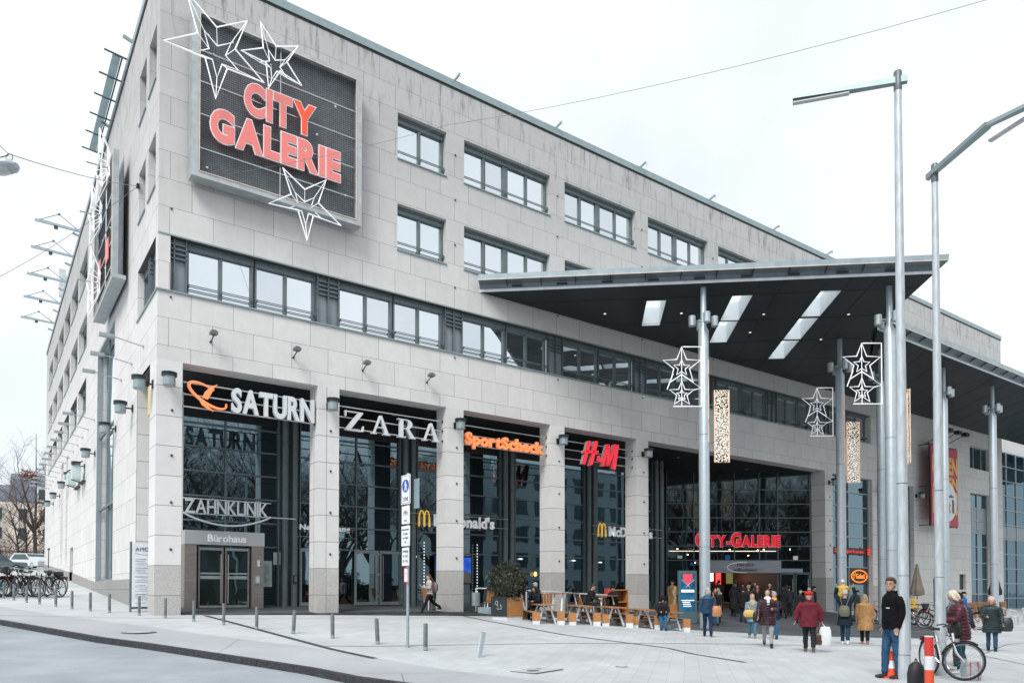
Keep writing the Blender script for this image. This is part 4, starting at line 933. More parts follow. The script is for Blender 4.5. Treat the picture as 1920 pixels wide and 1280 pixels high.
# projecting yellow sign and directory board at the corner passage
t = thing('projecting_sign', 'yellow fluted projecting sign box in the corner passage beside the first pillar', 'sign', (.5, 1.75, 7.75))
m = MB()
for i in range(4): m.box(-.42+.0, -.2, -.3+.15*i, -.17+.15*i, 0, 1.0)
m.box(-.2, .25, -.3, .3, -.02, .98); m.build('box', mat('yellow_sign', (.72, .56, .12), .5), t); MB().box(-.35, .2, -.3, .3, -.18, -.025).build('base', BLK, t)
t = thing('directory_board', 'tall narrow white directory board with the letters AMO behind the corner pillar', 'sign board', (-.42, 1.65, Gz(0, 1.65)))
MB().box(0, .62, 0, .08, .18, 2.35).build('panel', mat('board_white', (.72, .76, .8), .4), t); m = MB(); m.box(-.06, 0, -.0, .1, 0, 2.4); m.box(0, .6, .02, .06, .1, .18); m.build('post', FR, t)
word('AMO', (.1, -.006, 2.08), X3, Z3, .42, .13, .006, MW, t, 0, .12, 'lettering', True)
m = MB(); m.path([(.08, -.005, 2.02), (.3, -.005, 1.96), (.55, -.005, 1.95)], .006, 4)
for i in range(26):
    zz = 1.85-.06*i-(.05 if i % 5 == 0 else 0)
    if zz > .25: m.box(.1+.25*(i % 3 == 0)*random.random(), .4+.18*random.random(), -.004, -.001, zz, zz+.014)
m.build('text_lines', mat('grey_print', (.25, .28, .32)), t)
# ================================================================ LANTERNS AND FLOODLIGHTS
def lantern_proto():
    t = thing('wall_lantern', '', 'wall lantern', (0,0,0), 0, 'round wall lanterns on the pillars and side wall')
    m = MB(); m.box(-.09, .09, -.04, 0, -.12, .14); m.bar((0, -.04, .0), (0, -.3, .0), .05); m.build('wall_bracket', BLK, t)
    m = MB(); m.lathe([(.17, -.22), (.19, -.2), (.19, .1), (.2, .1)], (0, -.42, 0), 18); m.build('glass_body', mat('lantern_body', (.3, .36, .38), .35, .3), t, True)
    m = MB(); m.lathe([(.24, .1), (.24, .14), (.2, .14), (.2, .18), (.24, .18), (.24, .22), (.1, .25)], (0, -.42, 0), 18); m.build('cap', FRD, t, True)
    return t
LP = lantern_proto(); first = True
def lantern(loc, rz, label):
    global first
    if first: LP.location = loc; LP.rotation_euler = (0,0,rz); LP['label'] = label; first = False
    else: dup(LP, loc, rz, label)
for i, (x, l) in enumerate([(.3, 'round lantern on the front of the corner pillar left of the planet logo'), (5.88, 'round lantern on the second pillar between SATURN and ZARA'), (11.4, 'round lantern on the third pillar between ZARA and SportScheck'), (16.9, 'round lantern on the fourth pillar between SportScheck and H&M'), (22.4, 'round lantern on the fifth pillar right of H&M'), (39.05, 'round lantern on the pillar right of the main entrance'), (44.95, 'round lantern on the pillar right of the bank window'), (50.2, 'round lantern on the wall left of the crimson banner')]):
    lantern((x, -.01, 8.5), 0, l)
for y, l in [(.55, 'round lantern on the side face of the corner pillar'), (4.6, 'round lantern on the side wall left of the corner passage'), (8.9, 'round lantern right beside the tall side window'), (15.9, 'round lantern on the side wall just beyond the tall window'), (20.5, 'round lantern on the side wall by the first small projecting sign'), (25, 'round lantern on the side wall above the side door'), (29.6, 'round lantern beside the nearer slim side window'), (36.2, 'round lantern beyond the second slim side window'), (42, 'farthest round lantern on the side wall')]:
    lantern((-.01, y, 8.5), -pi/2, l)
def flood_proto():
    t = thing('floodlight', '', 'floodlight', (0,0,0), 0, 'arm floodlights on the walls')
    m = MB(); m.tube((0, 0, -.15), (0, -.06, -.15), .06, n=8); m.tube((0, -.03, -.15), (.06, -.5, .12), .03, n=6); m.build('arm', FRD, t)
    m = MB(); m.box(-.16, .18, -.75, -.38, .08, .22); m.box(-.1, .12, -.7, -.42, .22, .28); m.build('lamp_head', mat('flood_grey', (.12, .14, .15), .5), t)
    m = MB(); m.path([(0, -.6, .08), (.05, -.6, 0), (.12, -.6, .06)], .012, 4); m.build('cable', BLK, t); return t
F = flood_proto(); 
for i, (x, l) in enumerate([(1.67, 'arm floodlight above the planet logo'), (4.53, 'arm floodlight above the word SATURN'), (7.24, 'arm floodlight above the first letters of ZARA'), (10.04, 'arm floodlight above the last letter of ZARA')]):
    o = F if i == 0 else dup(F); o.scale = (.68, .68, .68); o.location = (x, 0, 10.2); o['label'] = l
def arm_proto():
    t = thing('arm_lamp', '', 'wall lamp', (0,0,0), 0, 'long arm lamps in a row along the side wall')
    m = MB(); m.tube((0, 0, -.08), (0, -1.0, .1), .02, n=6); m.tube((0, 0, -.08), (0, -.04, -.08), .06, n=8); m.build('arm', GALV, t)
    m = MB(); m.box(-.09, .09, -1.4, -.95, .03, .15); m.build('lamp_head', mat('lamp_head', (.3, .34, .35), .4, .3), t); return t
P_ = arm_proto(); k = 0
ys = [2.41, 4.89, 7.53, 16.25, 18.98, 21.53]+[24.2+2.55*i for i in range(10)]
nm = ['nearest to the corner', 'second from the corner', 'third from the corner, over the tall window', 'first beyond the tall window', 'second beyond the tall window', 'third beyond the tall window']
for i, y in enumerate(ys):
    o = P_ if i == 0 else dup(P_)
    o.location = (0, y, 10.35); o.rotation_euler = (0, 0, -pi/2)
    o['label'] = 'long arm lamp on the side wall, '+(nm[i] if i < 6 else '%s beyond the tall window' % ['fourth', 'fifth', 'sixth', 'seventh', 'eighth', 'ninth', 'tenth', 'eleventh', 'twelfth', 'thirteenth'][i-6])
# small projecting signs over the slim windows of the side wall
for i, y in enumerate((20.8, 23.4)):
    t = thing('projecting_sign', ['nearer', 'farther'][i]+' small pale projecting sign box on the side wall above the slim windows', 'sign', (-.1, y, 8.1))
    m = MB(); m.box(-.5, -.1, -.5, .5, -.35, .35); m.build('box', mat('sign_pale', (.5, .6, .6), .4), t); m = MB(); m.bar((-.05, -.8, .6), (-.55, -.5, .4), .06); m.bar((-.05, -.8, -.6), (-.55, -.5, -.4), .06); m.box(-.1, .1, -.9, .9, -.5, -.44); m.build('bracket', BLK, t)
# spotlights over the banner
for i, x in enumerate((51.6, 53.0, 54.2)):
    t = thing('banner_spotlight', ['left', 'middle', 'right'][i]+' black arm spotlight above the crimson banner', 'spotlight', (x, 0, 12.4)); m = MB(); m.bar((0, 0, 0), (.9, -1.2, .9), .05); m.build('arm', BLK, t); MB().box(.7, 1.3, -1.45, -1.1, .8, 1.05).build('lamp_head', BLK, t)
# small round anchors on pillars and wall
# ================================================================ ROOF THINGS
for i, y in enumerate((24.3, 28.4, 33.2, 38.0, 43.0)):
    t = thing('roof_outrigger', 'steel cantilever frame over the left roof edge, %s' % ['nearest', 'second', 'middle', 'fourth', 'farthest'][i], 'roof frame', (0, y, 23.05), 0, 'steel cantilever frames on the roof edge')
    m = MB(); m.bar((.4, 0, .05), (-2.3, 0, .1), .1, .14); m.build('beam', GALV, t)
    m = MB(); m.tube((-2.1, 0, .15), (-1.1, 0, .75), .02, n=5); m.tube((-1.1, 0, .75), (-.2, 0, .15), .02, n=5); m.tube((-2.1, 0, .2), (-.2, 0, .12), .015, n=5); m.tube((.1, .3, .1), (-1.1, 0, .75), .015, n=5); m.build('stays', FR, t)
    MB().ball((-1.1, 0, .76), .08, n=8).build('pulley', FR, t); MB().box(-1.35, -1.15, -.08, .08, -.15, .02).build('clamp', FRD, t)
t = thing('roof_glass_strip', 'row of slanted glass screen panels on the left roof edge', 'glass screen', (0, 6.8, 23.05))
for i in range(5):
    m = MB(); m.box(-.55, -.25, 1.6*i+.05, 1.6*i+1.5, .12, .15); m.build('panel', mat('screen_glass', (.35, .48, .5), .15, .2), t)
m = MB()
for i in range(6): m.bar((.1, 1.6*i, .1), (-.85, 1.6*i, .2), .05)
m.bar((-.2, 0, .14), (-.2, 8, .14), .05); m.build('arms', FRD, t)
for lab, x, y, z, h in [('lattice mast with two pale antenna panels rising behind the left roof edge', 1.2, 47, 22.6, 6.2), ('dark lattice antenna foot above the billboard at the roof edge', 4.6, 1.6, 22.6, 4.2)]:
    t = thing('antenna_mast', lab, 'antenna', (x, y, z)); m = MB()
    for a, b in ((.2, .2), (-.2, .2), (0, -.25)): m.tube((a, b, 0), (a*.8, b*.8, h), .035, n=5)
    k = 0
    while k < h-.5: m.tube((.2, .2, k), (-.2, .2, k+.5), .02, n=4); m.tube((-.2, .2, k), (0, -.25, k+.5), .02, n=4); m.tube((0, -.25, k), (.2, .2, k+.5), .02, n=4); k += .5
    m.build('lattice', GALV, t)
    if y > 20:
        for dx in (-.45, .4): MB().box(dx-.25, dx+.25, -.5, -.2, h-2.2, h+.6-abs(dx)).build('antenna_panel', mat('antenna_grey', (.5, .56, .58), .5), t)
# ================================================================ CHRISTMAS DECORATION ON THE COLUMNS
def column_star(loc, rz, h, label):
    t = thing('star_light', label, 'star decoration', loc, rz, 'double star lights on the canopy columns'); k = h/2.45
    m = MB(); m.path([(-.75*k, 0, 2.45*k), (0, 0, 2.45*k), (0, 0, 0), (-1.15*k, 0, 0)], .026, 5); m.build('frame', WHT, t)
    def st(cx, cz, R, r, tube, nm):
        pts = []
        for i in range(5):
            a = 2*pi*i/5; pts.append((cx+R*sin(a)*k, 0, cz+R*cos(a)*k)); a += pi/5; pts.append((cx+r*sin(a)*k, 0, cz+r*cos(a)*k))
        m = MB(); m.path(pts, tube, 5, closed=True); m.build(nm, WHT, t)
    st(-.8*k, 1.65*k, .8, .34, .026, 'large_star'); st(-.8*k, 1.58*k, .35, .15, .022, 'inner_star'); st(-.8*k, .52*k, .53, .22, .024, 'small_star'); st(-.8*k, .48*k, .24, .1, .02, 'inner_star')
    m = MB(); m.tube((-.8*k, 0, 2.45*k), (-.8*k, 0, 0), .015, n=4); m.path([(-1.3*k, 0, .98*k), (-.8*k, 0, 1.3*k), (0, 0, .75*k), (-.3*k, 0, .68*k)], .022, 5); m.path([(-1.4*k, 0, .7*k), (-1.15*k, 0, 1.35*k)], .022, 5); m.build('wires', WHT, t)
    return t
vr = atan2(-.5837, .812)
column_star((19.76, -5.97, 9.33), vr, 2.5, 'double star light on the canopy column nearest the picnic tables')
column_star((30.37, -5.5, 9.47), vr, 2.45, 'double star light on the canopy column behind the man carrying a child')
column_star((25.94, -10.34, 9.45), vr, 2.55, 'double star light on the thick front canopy column')
GL = bpy.data.materials.new('glitter_mesh'); GL.use_nodes = True; n = GL.node_tree; b = n.nodes['Principled BSDF']
c = n.nodes.new('ShaderNodeTexCoord'); vo = n.nodes.new('ShaderNodeTexVoronoi'); vo.inputs['Scale'].default_value = 13; n.links.new(c.outputs['Object'], vo.inputs['Vector'])
r = n.nodes.new('ShaderNodeValToRGB'); r.color_ramp.elements[0].position = .1; r.color_ramp.elements[0].color = (1, .92, .78, 1); r.color_ramp.elements[1].position = .34; r.color_ramp.elements[1].color = (.5, .41, .32, 1)
n.links.new(vo.outputs[0], r.inputs[0]); n.links.new(r.outputs[0], b.inputs['Base Color']); n.links.new(r.outputs[0], b.inputs['Emission Color']); b.inputs['Emission Strength'].default_value = .7
ar = n.nodes.new('ShaderNodeMapRange'); ar.inputs[1].default_value = .3; ar.inputs[2].default_value = .42; ar.inputs[3].default_value = .8; ar.inputs[4].default_value = 0; n.links.new(vo.outputs[0], ar.inputs[0]); n.links.new(ar.outputs[0], b.inputs['Alpha'])
COPPER = mat('copper_frame', (.7, .5, .38), .45, .2, .1, emit=.2)
def curtain(x, y, z0, z1, rz, w, label):
    t = thing('light_curtain', label, 'light panel', (x, y, z0), rz, 'tall glittering light panels on the canopy columns'); h = z1-z0
    m = MB(); m.path([(0, 0, 0), (w, 0, 0), (w, 0, h), (0, 0, h)], .022, 5, closed=True); m.path([(0, .08, 0), (w, .08, 0), (w, .08, h), (0, .08, h)], .012, 4, closed=True); m.build('frame', COPPER, t)
    for yy in (0.0, .04, .08): MB().add([(0, yy, 0), (w, yy, 0), (w, yy, h), (0, yy, h)], [(0,1,2,3)]).build('light_net', GL, t)
    m = MB(); m.tube((0, 0, h*.25), (-.35, .1, h*.25), .012, n=4); m.tube((0, 0, h*.8), (-.35, .1, h*.8), .012, n=4); m.build('arms', STEEL, t)
curtain(20.24, -6.27, 7.0, 10.02, vr, .6, 'wide glittering light panel right of the star on the nearest canopy column')
curtain(30.95, -5.9, 7.1, 10.2, vr, .64, 'wide glittering light panel on the dark column behind the man carrying a child')
pv = vr+pi/2
curtain(26.5, -10.7, 7.9, 11.6, pv-.1, .6, 'edge-on light panel on the front face of the thick column')
curtain(26.93, -11.0, 7.0, 10.1, pv-.3, .6, 'edge-on light panel just right of the tall street lamp')
curtain(30.65, -5.95, 7.85, 11.5, pv-.15, .6, 'edge-on light panel on the left side of the dark column')
curtain(20.02, -6.13, 7.85, 11.3, pv+.03, .6, 'edge-on light panel running down the front of the nearest canopy column')
# ================================================================ STREET LAMPS, POSTS, WIRES
def street_lamp(x, y, top, arm_end, label, r0, bent=None):
    z = Gz(x, y); t = thing('street_lamp', label, 'street lamp', (x, y, z), 0, 'tall grey street lamps'); H = top-z
    m = MB(); m.lathe([(r0*1.12, 0), (r0*1.12, 1.0), (r0*1.02, 1.08), (r0, 1.15), (r0*.88, 5), (r0*.62, H)], n=28); m.build('mast', mat('mast_grey', (.5, .55, .58), .45, .25, .16, 5, stretch=(3, 3, .6)), t, True)
    m = MB(); m.box(-r0*.35, r0*.35, -r0*1.15, -r0*1.0, .55, 1.5); m.build('access_door', mat('mast_door', (.44, .5, .54), .45, .3), t)
    m = MB()
    for zz in (.45, 1.9, 3.6): m.lathe([(r0*1.13 if zz < 1 else r0*.99, zz), (r0*1.13 if zz < 1 else r0*.99, zz+.012)], n=24, cap=False)
    m.build('weld_seams', FR, t); m = MB(); m.lathe([(r0*.7, H-.35), (r0*.74, H-.3), (r0*.74, H), (r0*.6, H+.02)], n=16); m.build('top_collar', FR, t, True)
    m = MB(); a = V((0, 0, H-.16)); e = V(arm_end)-V((x, y, z))
    d = (e-a).normalized(); a0 = a-d*.16
    n_ = d.cross(Z3).normalized()
    if bent: b = V(bent)-V((x, y, z)); segs = [(a0, b, .1, .07), (b, e, .07, .06)]
    else: segs = [(a0, e, .12, .05)]
    for p, q, h0, h1 in segs:
        m.add([p-n_*.05-Z3*h0/2, p+n_*.05-Z3*h0/2, p+n_*.05+Z3*h0/2, p-n_*.05+Z3*h0/2, q-n_*.09-Z3*h1/2, q+n_*.09-Z3*h1/2, q+n_*.09+Z3*h1/2, q-n_*.09+Z3*h1/2], [(0,3,2,1),(4,5,6,7),(0,1,5,4),(1,2,6,5),(2,3,7,6),(3,0,4,7)])
    m.build('arm', COP, t)
    m = MB(); m.bar(a+d*((e-a).length*.45)-Z3*.07, e-Z3*.07, .1, .03); m.build('lamp_glass', mat('lamp_cover', (.5, .52, .52), .3), t)
    return t
street_lamp(9.2, -19.48, 11.3, (8.22, -17.93, 11.24), 'nearest tall grey street lamp with a straight flat arm pointing left', .098)
street_lamp(10.65, -19.46, 10.05, (10.25, -21.8, 10.15), 'thinner street lamp on the right with an arm rising out of the frame', .088, (10.2, -20.6, 10.1))
# numbered sticker on the second mast is unreadable: dark tick marks
t = thing('mast_sticker', 'narrow strip of dark print running up the right street lamp', 'sticker', (10.65, -19.46, 1.2)); m = MB()
for i in range(12): m.bar((.088, -.035, .05*i), (.09, -.03, .05*i+.028), .014, .02)
m.build('print', BLK, t)
# traffic sign pole
def sign_pole():
    x, y = 3.71, -10.5; z = Gz(x, y); t = thing('sign_post', 'grey sign post stacked with pedestrian zone plates in front of the ZARA bay', 'road sign', (x, y, z), atan2(-.5837, .812)-.9)
    m = MB(); m.lathe([(.035, 0), (.035, 4.15), (.03, 4.17)], n=12); m.lathe([(.07, 0), (.07, .02)], n=12); m.build('post', GALV, t, True)
    WP = mat('sign_white', (.72, .75, .78), .4); BL = mat('sign_blue', (.01, .06, .4), .4)
    def plate(z0, z1, w, nm='plate', x0=0):
        return MB().box(-w/2+x0, w/2+x0, -.07, -.055, z0, z1).build(nm, WP, t)
    p = plate(3.42, 4.12, .42); m = MB(); m.path([(-.185, -.072, 3.45), (.185, -.072, 3.45), (.185, -.072, 4.09), (-.185, -.072, 4.09)], .006, 4, closed=True); m.build('border', MW, p)
    m = MB(); m.prism([(.155*cos(2*pi*i/28), .155*sin(2*pi*i/28)) for i in range(28)], (0, -.071, 3.86), X3, Z3, (0,-1,0), .004); d = m.build('blue_disc', BL, p)
    m = MB(); O = (0, -.077, 3.86)
    for q in ([(-.03, .06), (.03, .06), (.035, -.02), (-.02, -.02)], [(-.01, -.02), (.02, -.02), (.05, -.12), (.025, -.12)], [(-.015, -.02), (.01, -.02), (-.02, -.12), (-.045, -.12)], [(.03, .05), (.045, .04), (.075, -.03), (.06, -.04)], [(.05, -.02), (.07, -.02), (.08, -.11), (.06, -.11)]): m.prism(q, O, X3, Z3, (0,-1,0), .004)
    m.prism([(.025*cos(2*pi*i/10), .085+.025*sin(2*pi*i/10)) for i in range(10)], O, X3, Z3, (0,-1,0), .004); m.prism([(.065+.015*cos(2*pi*i/8), .0+.015*sin(2*pi*i/8)) for i in range(8)], O, X3, Z3, (0,-1,0), .005)
    m.build('pedestrians', WP, d)
    word('ZONE', (-.12, -.071, 3.5), X3, Z3, .24, .09, .004, MW, p, 0, .1, 'lettering', True)
    p = plate(2.95, 3.38, .36); m = MB()
    for cx in (-.05, .06): m.path([(cx+.04*cos(2*pi*i/14), -.073, 3.2+.04*sin(2*pi*i/14)) for i in range(14)], .005, 4, closed=True)
    m.path([(-.05, -.073, 3.2), (-.02, -.073, 3.27), (.04, -.073, 3.27), (.06, -.073, 3.2), (.01, -.073, 3.2), (-.02, -.073, 3.27)], .005, 4); m.build('bicycle_symbol', MW, p)
    word('frei', (-.06, -.071, 3.0), X3, Z3, .12, .06, .004, MW, p, 0, .08, 'lettering', True)
    p = plate(2.42, 2.9, .38)
    for i, (s_, w_) in enumerate([('Lieferverkehr', .32), ('für Läden', .2), ('der Galerie', .26), ('frei', .06)]): word(s_, (-w_/2, -.071, 2.79-.1*i), X3, Z3, w_, .05, .004, MW, p, 0, .08, 'lettering', True)
    p = plate(1.95, 2.38, .32)
    for i, (s_, w_) in enumerate([('werktags', .24), ('6 - 11 h', .2), ('20 - 22 h', .22)]): word(s_, (-w_/2, -.071, 2.27-.12*i), X3, Z3, w_, .06, .004, MW, p, 0, .08, 'lettering', True)
    p = MB().box(-.06, .12, -.07, -.06, 1.55, 1.9).build('plate', WP, t); m = MB(); m.box(-.06, .12, -.074, -.071, 1.55, 1.57); m.box(-.06, .12, -.074, -.071, 1.88, 1.9); m.box(-.06, -.045, -.074, -.071, 1.57, 1.88); m.box(.105, .12, -.074, -.071, 1.57, 1.88); m.box(0, .06, -.074, -.071, 1.76, 1.765); m.box(.027, .033, -.074, -.071, 1.68, 1.8); m.build('red_border', mat('sign_red_border', (.6, .04, .04)), p)
    MB().box(.22, .45, .03, .045, 3.3, 4.0).build('rear_plate', mat('sign_back', (.25, .33, .36), .5, .3), t)
    m = MB()
    for zz in (4.0, 3.5, 3.2, 2.7, 2.2): m.lathe([(.042, zz), (.042, zz+.03)], n=10)
    m.build('clamps', STEEL, t)
sign_pole()
# bollards
BL_ = [(-3.84,9.89),(-3.54,8.44),(-3.18,7.1),(-2.82,6.1),(-2.4,4.75),(-2.01,3.46),(-1.57,2.36),(-1.1,1.52),(-.41,.22),(.14,-1.01),(.67,-2.44),(1.2,-3.78),(1.69,-5.34),(2.24,-6.74),(2.8,-8.1),(3.32,-9.68),(3.81,-11.19),(4.32,-12.68)]
BN = ['leftmost bollard in front of the parked bicycles', 'second bollard from the left by the bicycles', 'third bollard from the left by the bicycles', 'fourth bollard from the left by the bicycles', 'bollard in front of the rightmost bicycle wheel', 'bollard just right of the parked bicycles', 'bollard in front of the side wall plinth', 'bollard left of the directory board', 'bollard standing in front of the directory board', 'bollard in front of the corner pillar', 'bollard left of the office door', 'bollard in front of the middle of the office door', 'bollard right of the office door', 'slightly tilted bollard left of the second pillar', 'bollard in front of the second pillar', 'tilted scratched bollard left of the sign post', 'thick upright bollard right of the sign post']
BM = mat('bollard_steel', (.2, .225, .24), .4, .6, .18, 8)
proto = None
for i, (x, y) in enumerate(BL_[:-1]):
    if proto is None:
        proto = thing('bollard', BN[0], 'bollard', gp(x, y), 0, 'steel bollards along the kerb')
        MB().lathe([(.045, -.05), (.045, .6), (.04, .63), (.0, .635)], n=14, cap=False).build('tube', BM, proto, True); MB().lathe([(.046, .02), (.046, .08)], n=14, cap=False).build('foot_ring', mat('foot_ring', (.3, .33, .35)), proto)
        o = proto
    else: o = dup(proto, gp(x, y), 0, BN[i])
    o.rotation_euler = (random.uniform(-.012, .012), random.uniform(-.012, .012), 0)
    if i == 13: o.rotation_euler = (0, .06, 0)
    if i == 15: o.rotation_euler = (0, -.06, 0)
    if i >= 13: o.scale = (1.12, 1.12, 1)
t = thing('leaning_bollard', 'pale bent bollard leaning to the right in the plaza', 'bollard', gp(*BL_[-1])); t.rotation_euler = (radians(-8), radians(17), 0)
m = MB(); m.box(-.05, .05, -.035, .035, -.05, .56); m.build('tube', mat('pale_steel', (.5, .56, .6), .4, .4, .1), t); MB().box(-.045, .045, -.03, .03, .561, .57).build('cap', BLK, t)
# overhead wires and the hanging lamp
def wire(name, label, pts, r=.009, sag=.5):
    P = []
    for a, b in zip(pts, pts[1:]):
        a, b = V(a), V(b)
        for i in range(14): k = i/14; p = a.lerp(b, k); p.z -= sag*4*k*(1-k); P.append(p)
    P.append(V(pts[-1])); o = thing(name, label, 'wire', tuple(P[0]), 0, 'thin overhead wires'); MB().path([p-P[0] for p in P], r, 4).build('cable', mat('wire_grey', (.2, .23, .25)), o)
wire('overhead_wire', 'long thin wire crossing the sky from the side wall to the upper right', [(-.05, 3.75, 16.65), (6, -8.5, 14.8), (11.6, -21.5, 12.95)], .006, .25)
wire('overhead_wire', 'thin wire from the side wall hook to the hanging lamp at the left edge', [(-.05, 3.75, 16.6), (-4.2, -5.95, 11.66), (-5.6, -9, 11.6)], .01, .1)
wire('overhead_wire', 'thin wire falling from the side wall hook towards the lower left of the sky', [(-.05, 3.75, 16.6), (-4.4, 9.9, 14.1), (-7, 14, 13)], .012, .2)
t = thing('wall_hook', 'small dark hook plate on the side wall holding the wires', 'hook', (-.03, 3.78, 16.62)); MB().box(-.06, .04, -.1, .1, -.06, .06).build('plate', BLK, t)
t = thing('hanging_lamp', 'grey street luminaire hanging from a wire at the left edge', 'street lamp', (-4.28, -5.95, 11.35), vr)
m = MB(); m.loft([[V((x, r*cos(2*pi*k/14)*1.0, r*.62*sin(2*pi*k/14))) for k in range(14)] for x, r in ((-.45, .2), (-.1, .24), (.2, .2), (.3, .1))]); m.build('housing', mat('luminaire', (.42, .46, .48), .4, .2), t, True)
m = MB(); m.loft([[V((x, r*cos(2*pi*k/12), -.1+r*.5*sin(2*pi*k/12))) for k in range(12)] for x, r in ((-.4, .12), (-.1, .19), (.15, .12))]); m.build('glass_bowl', mat('bowl', (.5, .52, .53), .15), t, True)
m = MB(); m.path([(.12+.08*cos(2*pi*i/12), 0, .2+.08*sin(2*pi*i/12)) for i in range(12)], .01, 5, closed=True); m.tube((-.4, 0, .12), (.1, 0, .25), .012, n=5); m.build('hanger', FRD, t)

# ================================================================ TERRACE OF THE RESTAURANT
def picnic(x, y, rz, label, first=None):
    if first: return dup(first, (x, y, Gz(x, y)), rz, label)
    t = thing('picnic_table', label, 'picnic table', (x, y, Gz(x, y)), rz, 'picnic tables with wood-clad benches in a row')
    # local: long axis +y (away from camera), 2.3 m; benches at x = +-.52
    m = MB()
    for i in range(4): m.box(-.3+.155*i, -.3+.155*i+.14, .0, 2.2, .66, .695)
    m.build('table_top', WOODH, t)
    for y0 in (.35, 1.75):
        for s in (-1, 1): m = MB(); m.bar((s*.32, y0, .0), (s*.1, y0, .66), .06, .045, up=(0,1,0)); m.build('leg', CONC, t)
    m = MB(); m.bar((0, .35, .62), (0, 1.75, .62), .05); m.bar((-.4, .35, .3), (.4, .35, .3), .04); m.bar((-.4, 1.75, .3), (.4, 1.75, .3), .04); m.build('cross_frame', FR, t)
    for s in (-1, 1):
        m = MB(); m.box(s*.44-.125, s*.44+.125, .0, 2.3, .41, .44); b = m.build('bench', WOODH, t)
        for yy in (0, 2.2):
            m = MB(); m.box(s*.44-.13, s*.44+.13, yy-.02, yy+.1, .135, .445); m.build('end_block', WOOD, b); MB().box(s*.44-.125, s*.44+.125, yy-.015, yy+.095, -.08, .134).build('foot', CONC, b)
        MB().box(s*.44-.11, s*.44+.11, .08, 2.2, .385, .409).build('bench_frame', BLK, b)
    return t
T = None; ang = atan2(2.5, 1.35)-pi/2
for i, (x, y) in enumerate([(11.63, -5.95), (12.83, -6.5), (13.95, -7.0), (15.05, -7.35), (16.3, -7.6)]):
    T = picnic(x, y, ang, ['picnic table beside the planter, the dark-haired woman sits behind it', 'second picnic table from the planter', 'middle picnic table of the row', 'picnic table next to the sitting person in the fur hood', 'last picnic table, in front of the small potted tree'][i], T if i else None) if i == 0 else (picnic(x, y, ang, ['', 'second picnic table from the planter', 'middle picnic table of the row', 'picnic table next to the sitting person in the fur hood', 'last picnic table, in front of the small potted tree'][i], T) and T)
def leafy(mb, c, rx, rz, n, s, seed, flat=.0):
    rnd = random.Random(seed)
    for i in range(n):
        u = rnd.random()*2-1; a = rnd.random()*2*pi; rr = rnd.random()**.35; q = sqrt(1-u*u)
        lump = 1+.16*sin(3*a+seed)+.13*sin(5*u*2+2*a)
        p = V((c[0]+rx*rr*q*cos(a)*lump, c[1]+rx*rr*q*sin(a)*lump, c[2]+rz*rr*u*lump))
        d = V((rnd.uniform(-1, 1), rnd.uniform(-1, 1), rnd.uniform(-.3, 1.4))).normalized(); e = d.cross(V((rnd.random(), rnd.random(), rnd.random()))).normalized()
        k = s*rnd.uniform(.6, 1.4); mb.add([p-e*k*.3, p+d*k, p+e*k*.3, p-d*k*.2], [(0,1,2,3)])
LEAF = [mat('leaf_dark', (.015, .024, .013), .6, 0, .5, 6), mat('leaf_mid', (.035, .047, .027), .6, 0, .5, 6), mat('leaf_dry', (.08, .085, .055), .6, 0, .4, 6)]
def bush(parent, c, rx, rz, n, s, seed):
    mb = MB()
    for k, f in enumerate((.5, .38, .12)): mb.k = k; leafy(mb, c, rx*(1, 1.0, 1.03)[k], rz*(1, 1.0, 1.03)[k], int(n*f), s, seed+k*11)
    mb.ball(c, rx*.72, rx*.72, rz*.72, 12); return mb.build('foliage', LEAF, parent)
x, y = 11.4, -3.75; z = Gz(x, y)
t = thing('planter', 'big bushy shrub in a wooden planter box with a dark side panel', 'planter', (x, y, z), radians(9))
m = MB(); m.box(-.42, .42, -.42, .42, .12, .82); m.build('box', WOOD, t); MB().box(-.4, .4, -.4, .4, -.1, .119).build('plinth', CONC, t)
pn = MB().box(-.43, -.422, -.43, .43, .12, .86).build('dark_panel', mat('dark_board', (.02, .03, .032), .6), t)
m = MB(); m.path([(-.436, .12+.07*cos(2*pi*i/10), .62+.07*sin(2*pi*i/10)) for i in range(10)], .008, 4, closed=True); m.path([(-.436, .1, .56), (-.436, .02, .48), (-.436, .12, .42), (-.436, -.02, .38)], .008, 4); m.path([(-.436, -.1, .58), (-.436, -.14, .4), (-.436, -.04, .4)], .009, 4); m.build('chalk_drawing', CONC, pn)
MB().box(.05, .25, -.428, -.421, .7, .74).build('handle_slot', BLK, t)
bush(t, (0, 0, 1.4), .7, .72, 6500, .075, 3)
t = thing('litter_bin', 'grey steel litter bin on a post beside the third pillar', 'litter bin', gp(11.95, -.35)); m = MB(); m.lathe([(.2, .28), (.2, .82), (.19, .83), (.17, .83)], (.22, 0, 0), 20); m.build('bin', mat('bin_grey', (.28, .34, .36), .4, .4), t, True); m = MB(); m.box(-.05, .03, -.04, .04, 0, .95); m.build('post', FRD, t)
t = thing('step_block', 'pale blue-grey platform step at the terrace entrance behind the planter', 'step', gp(12.7, -.9)); MB().box(-.5, 1.0, -.4, .4, -.05, .26).build('block', mat('pale_blue', (.3, .4, .44), .6), t)
def railing(x0, y0, x1, y1, n, label):
    z = Gz(x0, y0); t = thing('railing', label, 'railing', (x0, y0, z), 0, 'white terrace railings'); e = V((x1-x0, y1-y0, Gz(x1, y1)-z)); m = MB(); m.bar((0, 0, 1.0), e+Z3*1.0, .05); m.build('top_rail', CONC, t)
    for i in range(n+1): p = e*(i/n); m = MB(); m.bar(p, p+Z3*.98, .04); m.build('post', CONC, t)
